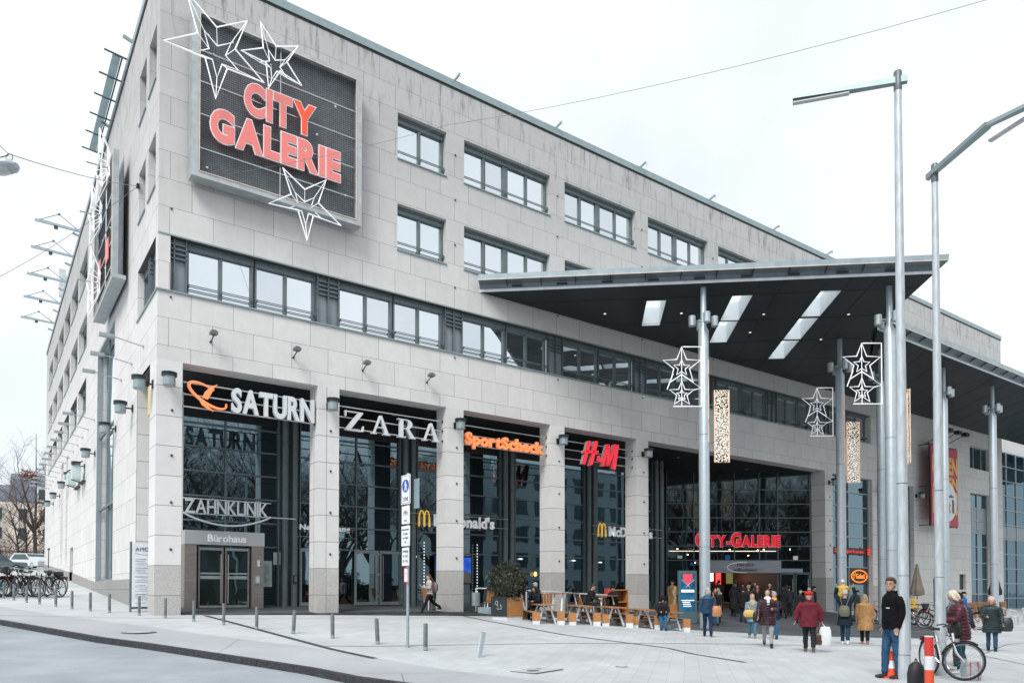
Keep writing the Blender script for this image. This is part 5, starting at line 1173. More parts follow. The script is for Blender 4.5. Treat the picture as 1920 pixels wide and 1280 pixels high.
railing(12.5, .1, 14.3, .05, 2, 'white terrace railing beside the litter bin'); railing(14.2, -1.2, 16.1, -1.25, 2, 'white terrace railing behind the dark-haired sitting woman'); railing(15.8, -1.85, 18.2, -1.9, 3, 'white terrace railing in front of the two men by the window')
def hightable(x, y, label, pr_=None):
    if pr_: return dup(pr_, gp(x, y), None, label)
    t = thing('high_table', label, 'table', gp(x, y), .2, 'terrace tables with slanted white legs'); m = MB(); m.box(-.6, .6, -.35, .35, .98, 1.02); m.build('table_top', WOODH, t)
    for s in (-1, 1):
        for q in (-1, 1): m = MB(); m.bar((s*.6, q*.3, 0), (s*.38, q*.2, .98), .06, .04); m.build('leg', CONC, t)
    return t
h = hightable(15.3, -2.4, 'terrace table behind the first picnic table'); hightable(17.3, -2.6, 'terrace table in front of the two men by the window', h); hightable(13.6, -.9, 'terrace table behind the shrub planter', h)
def woodchair(x, y, rz, label, pr_=None):
    if pr_: return dup(pr_, gp(x, y), rz, label)
    t = thing('wooden_chair', label, 'chair', gp(x, y), rz, 'orange wooden terrace chairs'); m = MB(); m.box(-.22, .22, -.22, .22, .44, .47); m.build('seat', WOOD, t)
    m = MB()
    for i in range(4): m.bar((-.18+.12*i, .2, .5), (-.2+.13*i, .3, .92), .1, .02, up=(0,1,0))
    m.build('backrest', WOOD, t)
    for sx in (-1, 1):
        for sy in (-1, 1): m = MB(); m.bar((sx*.2, sy*.2, 0), (sx*.17, sy*.17, .44), .035); m.build('leg', CONC, t)
    return t
wc = woodchair(12.75, -.6, 2.9, 'wooden chair behind the railing by the litter bin'); woodchair(16.2, -2.7, 1.2, 'wooden chair left of the man in the grey shirt', wc); woodchair(17.7, -2.4, -.6, 'wooden chair beside the man in the beanie', wc); woodchair(10.9, 1.2, 1.6, 'wooden chair half hidden by the third pillar', wc); woodchair(14.9, -1.7, 2.4, 'wooden chair under the sitting grey-haired man', wc)
t = thing('menu_cabinet', 'orange wooden serving cabinet in front of the fifth pillar', 'cabinet', gp(19.5, -1.2), radians(-12)); m = MB(); m.box(-.4, -.35, -.3, .3, 0, 1.2); m.box(.35, .4, -.3, .3, 0, 1.2); m.box(-.35, .35, .27, .3, 0, 1.15); m.box(-.35, .35, -.3, .27, 1.15, 1.2); m.box(-.35, .35, -.3, .27, .6, .64); m.box(-.35, .35, -.3, .27, .05, .1); m.build('carcass', WOOD, t)
m = MB(); m.box(-.75, -.5, -.2, .2, .85, .88); m.bar((-.62, 0, .86), (-.62, 0, .98), .2, .2); m.build('tray_shelf', WOOD, t); MB().box(-.62, -.5, -.15, .15, .9, 1.25).build('red_box', mat('red_box', (.55, .06, .05)), t)
# digital advertising totem
x, y = 21.2, -3.9; t = thing('advertising_totem', 'tall grey advertising totem with a red heart-shaped menu poster beside the entrance', 'advertising column', gp(x, y), vr+.1); m = MB(); m.box(-.42, .42, -.08, .08, 0, 2.35); m.build('housing', mat('totem_grey', (.1, .18, .2), .4, .3), t)
m = MB(); m.box(-.33, .33, -.09, -.082, .55, 2.22); sc_ = m.build('screen', mat('screen_blue', (.01, .07, .14), .3, 0, .5, 5, emit=.5), t)
m = MB(); m.prism([(-.22, 0), (.22, 0), (.22, -.25), (0, -.5), (-.22, -.25)], (0, -.091, 2.2), X3, Z3, (0,-1,0), .004); m.build('red_shield', mat('poster_red', (.6, .05, .08), emit=.4), sc_)
m = MB(); m.box(-.3, .3, -.096, -.091, 1.38, 1.5); m.box(-.3, .3, -.096, -.091, 1.0, 1.04); m.bar((-.3, -.093, 1.95), (.1, -.093, 1.6), .004, .05, up=(0,1,0)); m.bar((.3, -.093, 1.95), (-.1, -.093, 1.6), .004, .05, up=(0,1,0))
for i in range(3): m.box(-.25+.02*i, .1+.03*i, -.096, -.091, .92-.09*i, .96-.09*i)
m.build('white_print', mat('screen_white', (.7, .75, .8), emit=.5), sc_)
t = thing('potted_tree', 'small bare trunk in a wooden tub beside the advertising totem', 'planter', gp(21.7, -2.7), -.4); m = MB(); m.box(-.42, .42, -.35, .35, .05, .72); m.build('tub', WOOD, t); MB().box(-.4, .4, -.33, .33, -.1, .049).build('plinth', CONC, t); m = MB(); m.path([(0, 0, .7), (.03, 0, 1.0), (-.02, 0, 1.3), (.05, 0, 1.55)], [.1, .08, .09, .05], 8)
m.build('trunk', mat('pale_bark', (.3, .23, .14), .8, 0, .4, 12), t, True)
# TV poster in the restaurant window
t = thing('window_screen', 'glowing blue landscape screen in the restaurant window above the railing', 'screen', (12.5, 3.55, 2.0)); m = MB(); m.box(-.05, 2.0, 0, .06, -.05, 1.3); m.build('frame', BLK, t)
m = MB(); m.box(.02, 1.93, -.01, -.002, .45, 1.22); sc_ = m.build('sky_image', mat('tv_blue', (.01, .08, .5), .3, 0, .5, 1.5, emit=.7), t); m = MB(); m.prism([(.02, 0), (1.93, 0), (1.93, .45), (1.5, .6), (1.2, .5), (.9, .72), (.5, .42), (.02, .5)], (0, -.012, .02), X3, Z3, (0,-1,0), .004); m.build('mountain_image', mat('tv_brown', (.09, .08, .07), .4, emit=.3), t)
t = thing('string_of_lights', 'vertical string of small white square lights at the restaurant window edge', 'string lights', (11.9, 3.6, 1.3))
for i in range(19): MB().box(0, .06, -.01, .0, .14*i, .14*i+.06).build('bulb', mat('bulb_white', (.8, .85, .85), emit=.5), t)
t = thing('string_of_lights', 'second string of square lights right of the glowing blue screen', 'string lights', (14.8, 3.6, 1.3))
for i in range(19): MB().box(0, .06, -.01, .0, .14*i, .14*i+.06).build('bulb', MATS['bulb_white'], t)
for i, (x, z) in enumerate([(11.5, 3.2), (17.5, 3.25), (20.0, 3.2), (21.0, 3.25), (22.9, 3.2)]):
    t = thing('window_lamp', ['small lamp behind the glass left of the third pillar', 'lamp behind the glass right of the fourth pillar', 'left one of two lamps behind the glass near the fifth pillar', 'right one of two lamps behind the glass near the fifth pillar', 'lamp behind the glass right of the fifth pillar'][i], 'lamp', (x, 3.7, z), 0, 'small ceiling lamps in the restaurant'); m = MB(); m.ball((0, 0, 0), .16, .03, .04, 10); m.build('disc', mat('lamp_on', (.9, .92, .9)), t)
for i, (x, z) in enumerate([(17.4, 2.35), (18.4, 2.5)]):
    t = thing('pendant_lamp', ['left', 'right'][i]+' warm glowing pendant lamp in the restaurant window', 'lamp', (x, 3.65, z)); MB().ball((0, 0, 0), .11, .04, .13, 10).build('globe', mat('amber', (1, .5, .15), emit=1.2), t); m = MB(); m.tube((0, .02, .1), (0, .02, .9), .01, n=4); m.build('cord', BLK, t)
# parasols
def parasol(x, y, h, label, m_):
    t = thing('closed_parasol', label, 'parasol', gp(x, y)); m = MB(); m.lathe([(.03, 0), (.03, h)], n=8); m.lathe([(.28, 0), (.28, .06)], n=14); m.build('pole', FRD, t); rings = []
    for z, r in [(h*.4, .1), (h*.42, .34), (h*.5, .36), (h*.6, .27), (h*.8, .15), (h, .05)]: rings.append([V((r*(1+.22*(k % 2))*cos(2*pi*k/16), r*(1+.22*(k % 2))*sin(2*pi*k/16), z)) for k in range(16)])
    m = MB(); m.loft(rings); m.build('folded_canopy', m_, t)
parasol(44.0, -3.0, 3.4, 'closed beige parasol between the two street lamps', mat('beige_cloth', (.2, .18, .14), .8, 0, .15)); parasol(54.5, -3.4, 3.5, 'closed black parasol at the right edge of the terrace', mat('black_cloth', (.012, .012, .014), .8))
def cafe_chair(x, y, rz, label, pr_=None, c=(.6, .62, .65)):
    if pr_: return dup(pr_, gp(x, y), rz, label)
    t = thing('cafe_chair', label, 'chair', gp(x, y), rz, 'white cafe chairs on the right terrace'); m = MB(); m.lathe([(.24, .44), (.24, .47)], n=14); m.build('seat', mat('chair_white', c, .5), t)
    m = MB(); m.path([(.26*cos(a), .26*sin(a), .74+.08*sin(a)) for a in [radians(-20+22*i) for i in range(11)]], .022, 6); m.path([(0, .25, .46), (0, .3, .8)], .015, 5); m.path([(.15, .2, .46), (.18, .22, .78)], .015, 5); m.path([(-.15, .2, .46), (-.18, .22, .78)], .015, 5); m.build('backrest', MATS['chair_white'], t)
    for k in range(4): a = pi/4+k*pi/2; m = MB(); m.tube((.2*cos(a), .2*sin(a), .45), (.27*cos(a), .27*sin(a), 0), .014, n=5); m.build('leg', STEEL, t)
    return t
cc = cafe_chair(40.9, -9.6, .5, 'white cafe chair right of the flower pot'); cafe_chair(42.5, -8.3, 2, 'white cafe chair behind the flower pot', cc); cafe_chair(45.5, -8.6, -1, 'white cafe chair at the far right edge', cc)
t = thing('flower_pot', 'terracotta pot with a low green plant on the right terrace', 'flower pot', gp(34.6, -10.9)); m = MB(); m.lathe([(.26, 0), (.4, .55), (.44, .56), (.44, .66), (.4, .66)], n=20); m.build('pot', mat('terracotta', (.45, .16, .08), .8), t, True); bush(t, (0, 0, .82), .5, .28, 900, .1, 9)
for i, (x, y, w_) in enumerate([(46, -5, 1.5), (49, -4.6, 1.6), (52.5, -4.2, 1.6), (43.5, -5.6, 1.2)]):
    t = thing('terrace_partition', ['low wooden terrace partition left of the rightmost column', 'low wooden terrace partition behind the woman in the pink hat', 'low wooden terrace partition under the black parasol', 'low wooden terrace partition nearest the beige parasol'][i], 'partition', gp(x, y), 0, 'low wooden terrace partitions'); m = MB(); m.box(0, w_, 0, .06, .05, .95); m.build('board', mat('brown_board', (.2, .09, .05), .6, 0, .2), t); m = MB(); m.box(-.08, 0, -.02, .08, 0, 1.05); m.box(w_, w_+.08, -.02, .08, 0, 1.05); m.box(0, w_, -.01, .07, .951, 1.0); m.build('posts', WOODH, t)
for i, (x, y, c) in enumerate([(40.5, -3.6, (.6, .2, .04)), (41.2, -3.9, (.65, .42, .06)), (39.9, -3.4, (.35, .1, .05))]):
    t = thing('crate_stand', ['orange delivery box stacked behind the parked bicycles', 'yellow box right of the orange delivery box', 'rust-brown round tub left of the orange box'][i], 'box', gp(x, y)); m = MB(); m.box(-.35, .35, -.3, .3, .25, 1.25) if i < 2 else m.lathe([(.3, .3), (.42, .8), (.4, 1.1)], n=14); m.build('box', mat('box_%d' % i, c, .6), t); m = MB(); m.box(-.3, .3, -.25, .25, 0, .25); m.build('foot', BLK, t)
# ================================================================ FOREGROUND RIGHT
t = thing('traffic_post', 'red and white striped post in the foreground right of the street lamp', 'warning post', gp(7.62, -20.66))
m = MB(); RW = mat('post_red', (.62, .04, .03), .4, 0, .1); RO = mat('post_orange', (.75, .09, .03), .4, 0, .1); WW = mat('post_white', (.72, .75, .78), .45, 0, .06)
for a, b, mm, nm in ((0, .38, RO, 'orange_band'), (.38, .6, WW, 'white_band'), (.6, .9, RW, 'red_band')): MB().lathe([(.068, a+.001), (.066, b)], n=20).build(nm, mm, t, True)
MB().lathe([(.067, .9), (.067, .915), (.0, .915)], n=20, cap=False).build('white_rim', WW, t)
m = MB()
for zz in (.68, .79): m.lathe([(.0685, zz), (.0685, zz+.04)], n=20, cap=False)
m2 = MB(); 
for zz in (.68, .79): m2.box(.02, .07, -.05, -.0, zz, zz+.045)
m2.build('white_tabs', WW, t)
t = thing('traffic_cone', 'tall orange and white traffic cone half hidden behind the nearest street lamp', 'traffic cone', CONEPOS)
for i, (a, b, mm, nm) in enumerate(((.05, .2, RO, 'orange_band'), (.2, .34, WW, 'white_band'), (.34, .52, RO, 'orange_band'), (.52, .72, WW, 'white_band'))):
    r = lambda z: .13-.13*z/.8; MB().lathe([(r(a), a+.001), (r(b), b)], n=18).build(nm, mm, t, True)
MB().box(-.17, .17, -.17, .17, 0, .05).build('base', RO, t)
t = thing('backpack', 'black backpack standing on the ground between the street lamp and the striped post', 'backpack', gp(8.11, -20.22), -.4); m = MB()
m.loft([[V((a*cos(2*pi*k/14), b*sin(2*pi*k/14)-.0, z)) for k in range(14)] for z, a, b in ((0, .12, .09), (.03, .15, .12), (.25, .15, .12), (.38, .12, .1), (.44, .05, .05))]); m.build('bag', mat('black_nylon', (.014, .015, .018), .55), t, True); m = MB(); m.path([(.03, 0, .43), (.02, .03, .5), (-.03, 0, .43)], .012, 5); m.path([(.05, -.12, .3), (.02, -.15, .15)], .008, 4); m.build('handle', BLK, t)
t = thing('carrier_bag', 'pale striped carrier bag with red handles on the ground behind the white bicycle', 'bag', gp(10.3, -20.15), -.5); m = MB(); m.loft([[V((x*w_, y*d_, z)) for x, y in ((-1,-1), (1,-1), (1,1), (-1,1))] for z, w_, d_ in ((0, .14, .08), (.2, .16, .08), (.34, .15, .05))]); m.build('bag', mat('bag_pale', (.42, .47, .5), .5, 0, .3, 9, stretch=(1, 1, 12)), t); m = MB(); m.bar((-.08, -.085, .02), (-.06, -.07, .34), .02, .01); m.bar((.08, -.085, .02), (.09, -.07, .34), .02, .01); m.build('handles', RW, t)

# ================================================================ BICYCLES
def bicycle(label, loc, rz, frame_m, lean=.0, basket=False, ebike=False, group='parked bicycles', tyre_m=None):
    t = thing('bicycle', label, 'bicycle', loc, rz, group); t.rotation_euler = (lean, 0, rz); R = .34; wb = 1.06
    for x, nm in ((0, 'rear_wheel'), (wb, 'front_wheel')):
        m = MB(); m.path([(x+R*cos(2*pi*i/28), 0, R+.01+R*sin(2*pi*i/28)) for i in range(28)], .02, 6, closed=True); o = m.build(nm, tyre_m or RUB, t, True)
        m = MB(); m.path([(x+(R-.035)*cos(2*pi*i/28), 0, R+.01+(R-.035)*sin(2*pi*i/28)) for i in range(28)], .012, 4, closed=True); m.tube((x, -.04, R+.01), (x, .04, R+.01), .05 if (ebike and x) else .022, n=10); m.build('rim', STEEL, o)
        m = MB()
        for i in range(18): a = 2*pi*i/18; m.tube((x, .02*(-1)**i, R+.01), (x+(R-.035)*cos(a), 0, R+.01+(R-.035)*sin(a)), .0022, n=3, cap=False)
        m.build('spokes', mat('spoke_dull', (.2, .2, .21), .7), o)
        m = MB(); m.path([(x+(R+.035)*cos(a), 0, R+.01+(R+.035)*sin(a)) for a in [radians(10+16*i) if x == 0 else radians(50+14*i) for i in range(9)]], .014, 4); m.build('mudguard', BLK, t)
    bb = (.45, 0, .28); st = (.3, 0, .78); hd = (.86, 0, .83); hl = (.9, 0, .7)
    m = MB(); m.path([bb, st], .017, 8); m.path([(.86, 0, .86), (.9, 0, .68)], .02, 8); m.path([bb, hl], .02, 8); m.path([(.34, 0, .66), (.87, 0, .79)], .016, 8)
    for s in (-.05, .05): m.tube((0, s, R), (.34, s*.3, .68), .009, n=5); m.tube((0, s, R), bb, .01, n=5)
    m.build('frame', frame_m, t, True)
    m = MB()
    for s in (-.05, .05): m.path([(.9, s*.6, .68), (.95, s, .5), (wb, s, R)], .012, 6)
    m.build('fork', frame_m, t)
    m = MB(); m.path([(.85, 0, .86), (.83, 0, .97)], .013, 6); m.path([(.7, -.28, 1.0), (.8, -.2, 1.02), (.86, -.06, 1.0), (.86, .06, 1.0), (.8, .2, 1.02), (.7, .28, 1.0)], .012, 6); m.build('handlebar', STEEL if not ebike else BLK, t)
    m = MB(); m.path([st, (.28, 0, .88)], .012, 6); m.build('seat_post', STEEL, t)
    m = MB(); m.loft([[V((x_, w_*cos(2*pi*k/8), .91+.025*sin(2*pi*k/8))) for k in range(8)] for x_, w_ in ((.14, .03), (.18, .08), (.26, .075), (.36, .03), (.43, .015))]); m.build('saddle', BLK, t, True)
    m = MB(); m.path([(.45+.09*cos(2*pi*i/14), .045, .28+.09*sin(2*pi*i/14)) for i in range(14)], .008, 4, closed=True); m.tube((.45, .05, .28), (.55, .08, .16), .01, n=5); m.tube((.45, -.05, .28), (.35, -.08, .4), .01, n=5); m.box(.51, .6, .06, .15, .145, .165); m.box(.3, .39, -.15, -.06, .39, .41); m.build('crank', STEEL, t)
    m = MB(); m.box(-.2, .2, -.06, .06, .73, .745); m.tube((-.12, .06, .73), (0, .05, R), .006, n=4); m.tube((-.12, -.06, .73), (0, -.05, R), .006, n=4); m.build('luggage_rack', BLK, t)
    MB().box(-.24, -.2, -.04, .04, .66, .72).build('rear_light', mat('rear_light', (.6, .05, .04)), t); MB().lathe([(.04, .7), (.04, .76)], (.97, 0, 0), 10).build('front_lamp', STEEL, t)
    if basket: MB().lathe([(.1, .84), (.17, 1.05), (.16, 1.05), (.1, .86)], (1.02, 0, 0), 12, cap=False).build('basket', mat('basket', (.05, .05, .05)), t)
    return t
bm_ = {n_: mat('bike_'+n_, c, .3, .3, .08) for n_, c in dict(black=(.015, .015, .018), silver=(.5, .52, .55), blue=(.03, .08, .22), teal=(.05, .35, .42), red=(.4, .03, .03), white=(.75, .76, .8), green=(.03, .1, .06)).items()}
Lb = [(-1.85, 10.4, -2.3, 'black', 'rightmost parked bicycle of the left cluster with its wheel turned out'), (-2.3, 10.9, -2.0, 'silver', 'silver bicycle second from the right in the left cluster'), (-2.75, 10.6, 2.6, 'black', 'bicycle with pale front wheel in the middle of the left cluster'), (-3.1, 11.2, -1.9, 'black', 'dark bicycle behind the pale-wheeled one on the left'), (-3.6, 11.0, -2.4, 'silver', 'bicycle with orange reflectors at the left end of the cluster'), (-4.1, 11.4, -2.0, 'black', 'dark bicycle cut by the left picture edge'), (-2.6, 12.4, -2.1, 'blue', 'blue bicycle in the second row of the left cluster'), (-3.5, 12.8, -1.8, 'black', 'dark bicycle in the back row at the left'), (-2.0, 12.2, -2.2, 'black', 'black bicycle with a big saddle bag in the back row'), (-1.7, 11.4, -2.1, 'silver', 'silver bicycle behind the rightmost one in the left cluster'), (-2.9, 11.6, -2.4, 'black', 'black bicycle squeezed into the middle of the left cluster'), (-3.9, 10.6, -2.1, 'teal', 'turquoise framed bicycle at the front left of the cluster'), (-4.5, 12.6, -2.2, 'green', 'green bicycle at the very left of the back row')]
for i, (x, y, r, c, l) in enumerate(Lb):
    b = bicycle(l, gp(x, y), r, bm_[c], .08*(-1)**i, basket=i % 4 == 2, group='bicycles parked on the left'); b.scale = (1.14,)*3
    if i in (0, 8): MB().ball((0, 0, .85), .24, .13, .12, 10).build('saddle_bag', BLK, b, True)
Rb = [(37.0, -5.0, 2.5, 'red', 'red bicycle beside the woman in the camel coat'), (33.9, -8.2, 1.2, 'silver', 'bicycle with pale tyres between the two street lamps'), (34.5, -7.4, 1.1, 'black', 'dark bicycle behind the pale-tyred one'), (35.2, -7.0, 1.2, 'teal', 'turquoise bicycle in the right rack'), (36.0, -6.4, 1.3, 'blue', 'blue bicycle at the back of the right rack'), (33.3, -9.2, .9, 'silver', 'silver bicycle nearest the right street lamp'), (36.9, -5.9, 1.0, 'black', 'black bicycle at the far end of the right rack'), (31.5, -10.6, 1.8, 'black', 'dark bicycle behind the woman reading'), (32.6, -11.2, 2.2, 'red', 'red framed bicycle right of the woman reading')]
for i, (x, y, r, c, l) in enumerate(Rb):
    b = bicycle(l, gp(x, y), r, bm_[c], .06*(-1)**i, basket=i % 3 == 1, group='bicycles parked on the right')
    b.scale = (1.15,)*3 if i in (0, 1, 2, 5) else (1.1,)*3
# ================================================================ PEOPLE
SKIN = mat('skin', (.52, .33, .25), .5, 0, .06); EYE = mat('eye_dark', (.03, .02, .015), .3); LIP = mat('lip', (.4, .14, .12), .5)
def remesh(mb, vox, sm=4):
    me = mb.mesh('tmp', SKIN); o = bpy.data.objects.new('tmp', me); COL.objects.link(o)
    r = o.modifiers.new('r', 'REMESH'); r.mode = 'VOXEL'; r.voxel_size = vox; r.adaptivity = 0
    s = o.modifiers.new('s', 'SMOOTH'); s.iterations = sm; s.factor = .5
    dg = bpy.context.evaluated_depsgraph_get(); m2 = bpy.data.meshes.new_from_object(o.evaluated_get(dg))
    bpy.data.objects.remove(o); bpy.data.meshes.remove(me); m2.materials.clear()
    m2.polygons.foreach_set('use_smooth', [True]*len(m2.polygons)); return m2
def cloth(name, mb, m, parent, vox=.018, sm=3):
    me = remesh(mb, vox, sm); me.name = name; me.materials.append(m)
    if name in ('coat', 'trousers', 'scarf', 'hair'):      # folds
        f = {'coat': (7, 7, 4), 'trousers': (9, 9, 13), 'scarf': (14, 14, 22), 'hair': (55, 55, 9)}[name]; A = {'coat': .016, 'trousers': .011, 'scarf': .014, 'hair': .007}[name]; sd = random.random()*50
        off = [v.normal.copy()*(noise.noise(V((v.co.x*f[0]+sd, v.co.y*f[1], v.co.z*f[2])))+.5*noise.noise(V((v.co.x*f[0]*2, v.co.y*f[1]*2+sd, v.co.z*f[2]*3))))*A for v in me.vertices]
        for v, o in zip(me.vertices, off): v.co += o
    return put(name, me, parent)
def ring(cx, cy, z, rx, ry, n=16, lean=0): return [V((cx+rx*cos(2*pi*k/n), cy+ry*sin(2*pi*k/n), z)) for k in range(n)]
HAIR = dict(brown=(.06, .035, .02), dark=(.015, .011, .01), grey=(.4, .39, .38), blond=(.5, .38, .22), light=(.32, .22, .13), white=(.6, .6, .6), pale_blond=(.62, .54, .42))
def fab(nm, c, rough=.75): return mat('cloth_'+nm, c, rough, 0, .2, 9, bump=.5, bscale=16, spec=.12 if rough > .6 else .35)
def person(label, loc, face, H=1.7, legs=((8, 5), (-8, 5)), arms=((5, 8, 15, 0), (-5, 8, 15, 0)), coat=('black', (.02, .02, .022)), hem=.8, trousers=('jeans', (.03, .07, .14)),
           shoes=('shoe_black', (.015, .015, .015)), hair='brown', style='short', hat=None, puffer=False, scarf=None, bulk=1.0, sit=0, lean=0, group=None, vox=.014, hood=None, head_turn=0, head_down=0, glossy=.75, child=False, fine=False):
    """local axes: +X forward, +Y left. legs: (hip pitch, knee bend) left/right; arms: (pitch, abduction, elbow bend, inward yaw)"""
    s = H/1.75; t = thing('person', label, 'person', loc, face, group)
    hipz = .92; sh = V((0, 0, 1.43)); L = radians(lean)
    ank = []; J = {}
    for i, (p, k) in enumerate(legs):
        sd = 1 if i == 0 else -1; p = radians(p); k = radians(k); hip = V((0, sd*.09, hipz)); kn = hip+V((sin(p), .0, -cos(p)))*.43; an = kn+V((sin(p-k), 0, -cos(p-k)))*.41
        J['leg', i] = (hip, kn, an, p-k); ank.append(an.z)
    low = min(ank)-.08; dz = -low if not sit else sit-hipz+.09
    def T(p): p = V(p); return V(((p.x)*s, p.y*s, (p.z+dz)*s))
    def lean_(p):   # lean the trunk about the hips
        p = V(p); q = p-V((0, 0, hipz)); return V((q.x*cos(L)+q.z*sin(L), q.y, -q.x*sin(L)+q.z*cos(L)))+V((0, 0, hipz))
    TL = lambda p: T(lean_(p))
    b = MB(); b_ = bulk
    # trunk
    rings = []
    for z, rx, ry in ((.86, .1, .15), (.96, .105, .155), (1.1, .095, .13), (1.25, .11, .155), (1.38, .105, .175), (1.45, .07, .12), (1.49, .05, .055), (1.56, .05, .05)):
        rings.append([TL((rx*cos(2*pi*k/14), ry*sin(2*pi*k/14), z)) for k in range(14)])
    b.loft(rings)
    hd = radians(head_turn); hp = radians(head_down); hc = V((.025, 0, 1.625))
    Rm = Matrix.Rotation(hd, 3, 'Z') @ Matrix.Rotation(hp+L*.3, 3, 'Y')
    def Hh(p): return TL(hc+Rm @ V(p))
    def hball(c, a, b2, c2, mb, n=14): mb.ball((0, 0, 0), 1, n=n) if False else mb.loft([[Hh((c[0]+a*sin(th)*cos(2*pi*k/n), c[1]+b2*sin(th)*sin(2*pi*k/n), c[2]-c2*cos(th))) for k in range(n)] for th in [pi*(i+.35)/9.7 for i in range(10)]])
    hball((0, 0, .015), .098, .078, .115, b); hball((.035, 0, -.055), .06, .05, .06, b, 10)
    hball((.1, 0, -.01), .02, .012, .028, b, 8)
    for sd in (-1, 1): hball((-.005, sd*.08, -.005), .02, .01, .03, b, 8)
    hands = []
    for i, (p, ab, el, iw) in enumerate(arms):
        sd = 1 if i == 0 else -1; p, ab, el, iw = map(radians, (p, ab, el, iw)); S = V((0, sd*.18*min(b_, 1.1), 1.41))
        d1 = V((sin(p)*cos(ab), sd*sin(ab), -cos(p)*cos(ab))).normalized(); E_ = S+d1*.28
        d2 = V((sin(p+el)*cos(iw), -sd*sin(iw)*(.4+.6*abs(sin(el)))+sd*sin(ab)*.4, -cos(p+el))).normalized(); W_ = E_+d2*.25
        J['arm', i] = (S, E_, W_, d2, sd)
        b.path([TL(S), TL(E_), TL(W_)], [.045*s, .038*s, .026*s], 8)
        # hand: palm + five curled fingers
        side = V((0, 1, 0)).cross(d2)
        if side.length < .2: side = V((1, 0, 0))
        side.normalize(); nrm = d2.cross(side).normalized()*sd
        pc = W_+d2*.05
        b.loft([[TL(W_+d2*u+side*(w_*cos(2*pi*k/8))+nrm*(.013*sin(2*pi*k/8))) for k in range(8)] for u, w_ in ((0, .024), (.03, .036), (.08, .038), (.095, .034))])
        for f in range(4):
            o_ = side*(-.028+.0185*f); l_ = (.062, .072, .068, .054)[f]; a = W_+d2*.085+o_
            k1 = a+(d2*.9-nrm*-.3).normalized()*l_*.5; k2 = k1+(d2*.5+nrm*.8).normalized()*l_*.5
            b.path([TL(a), TL(k1), TL(k2)], [.0095*s, .009*s, .007*s], 6)
        a = W_+d2*.03-side*.03; b.path([TL(a), TL(a-side*.03+d2*.03+nrm*.01), TL(a-side*.032+d2*.06+nrm*.02)], [.012*s, .0105*s, .008*s], 6)
        hands.append(TL(W_+d2*.08))
    for i in (0, 1):
        hip, kn, an, fa = J['leg', i]; b.path([T(hip+V((0, 0, .03))), T(kn), T(an)], [.075*s, .05*s, .035*s], 8); b.path([T(an), T(an+V((.04, 0, -.05))), T(an+V((.15, 0, -.055)))], [.035*s, .035*s, .025*s], 8)
    me = remesh(b, vox*(.65 if fine else 1)*s, 1 if not fine else 2); me.name = 'body'; me.materials.append(SKIN); body = put('body', me, t)
    # face
    e = MB()
    for sd in (-1, 1): hball((.087, sd*.03, .022), .009, .013, .008, e, 8)
    e.build('eyes', EYE, body); e = MB(); hball((.09, 0, -.062), .009, .024, .006, e, 8); e.build('mouth', LIP, body)
    # trousers
    q = MB(); q.loft([[T((rx*b_*cos(2*pi*k/14), ry*b_*sin(2*pi*k/14), z)) for k in range(14)] for z, rx, ry in ((.8, .09, .14), (.88, .12, .17), (1.0, .125, .165))])
    for i in (0, 1):
        hip, kn, an, fa = J['leg', i]; q.path([T(hip), T(kn), T(an+V((0, 0, .02)))], [.095*s*b_, .07*s, (.06 if trousers[0] != 'tight' else .045)*s], 12)
    cloth('trousers', q, fab(trousers[0], trousers[1]), t, .016*s)
    # shoes
    for i in (0, 1):
        an = J['leg', i][2]; q = MB(); q.loft([[T(an+V((x_, w_*cos(2*pi*k/10), -.045+h_*sin(2*pi*k/10)))) for k in range(10)] for x_, w_, h_ in ((-.07, .03, .03), (-.04, .042, .045), (.03, .043, .045), (.11, .046, .032), (.17, .035, .02))]); q.tube(T(an+V((0, 0, -.03))), T(an+V((-.005, 0, .05))), .048*s, n=10)
        q.build('shoe', mat(shoes[0], shoes[1], .5), t, True)
    # coat
    q = MB(); R_ = []
    zs = [hem+(1.38-hem)*i/10 for i in range(11)]
    for z in zs:
        u = (z-hem)/(1.38-hem); wx = (.155-.01*u)*b_; wy = (.2-.0*u)*b_
        if hem < .7: fl = max(0, (.95-z))*.16; wx += fl; wy += fl*.6
        waist = .018*sin(pi*min(1, max(0, (z-.9)/.5))); wy -= waist
        R_.append((z, wx, wy))
    R_ += [(1.43, .115*b_, .185), (1.475, .085, .12), (1.5, .075, .085)]
    q.loft([[(TL if z > .9 else T)((rx*cos(2*pi*k/18)-(.01 if sit else 0), ry*sin(2*pi*k/18), z)) for k in range(18)] for z, rx, ry in R_] if not sit else [[TL((rx*cos(2*pi*k/18), ry*sin(2*pi*k/18), z)) for k in range(18)] for z, rx, ry in R_ if z > .86])
    for i in (0, 1):
        S, E_, W_, d2, sd = J['arm', i]; q.path([TL(S+V((0, -sd*.03, -.01))), TL(S.lerp(E_, .45)), TL(E_), TL(E_.lerp(W_, .5)), TL(W_-d2*.0)], [.08*s*b_, .072*s*b_, .062*s*b_, .056*s*b_, .047*s*b_], 12)
    if hood == 'fur' or hood: q.loft([[TL((-.04+.115*cos(2*pi*k/12), .125*sin(2*pi*k/12), z)) for k in range(12)] for z in (1.44, 1.48, 1.53)])
    cm = fab(coat[0], coat[1], glossy); cl = cloth('coat', q, cm, t, (.011 if fine else .016)*s, 2)
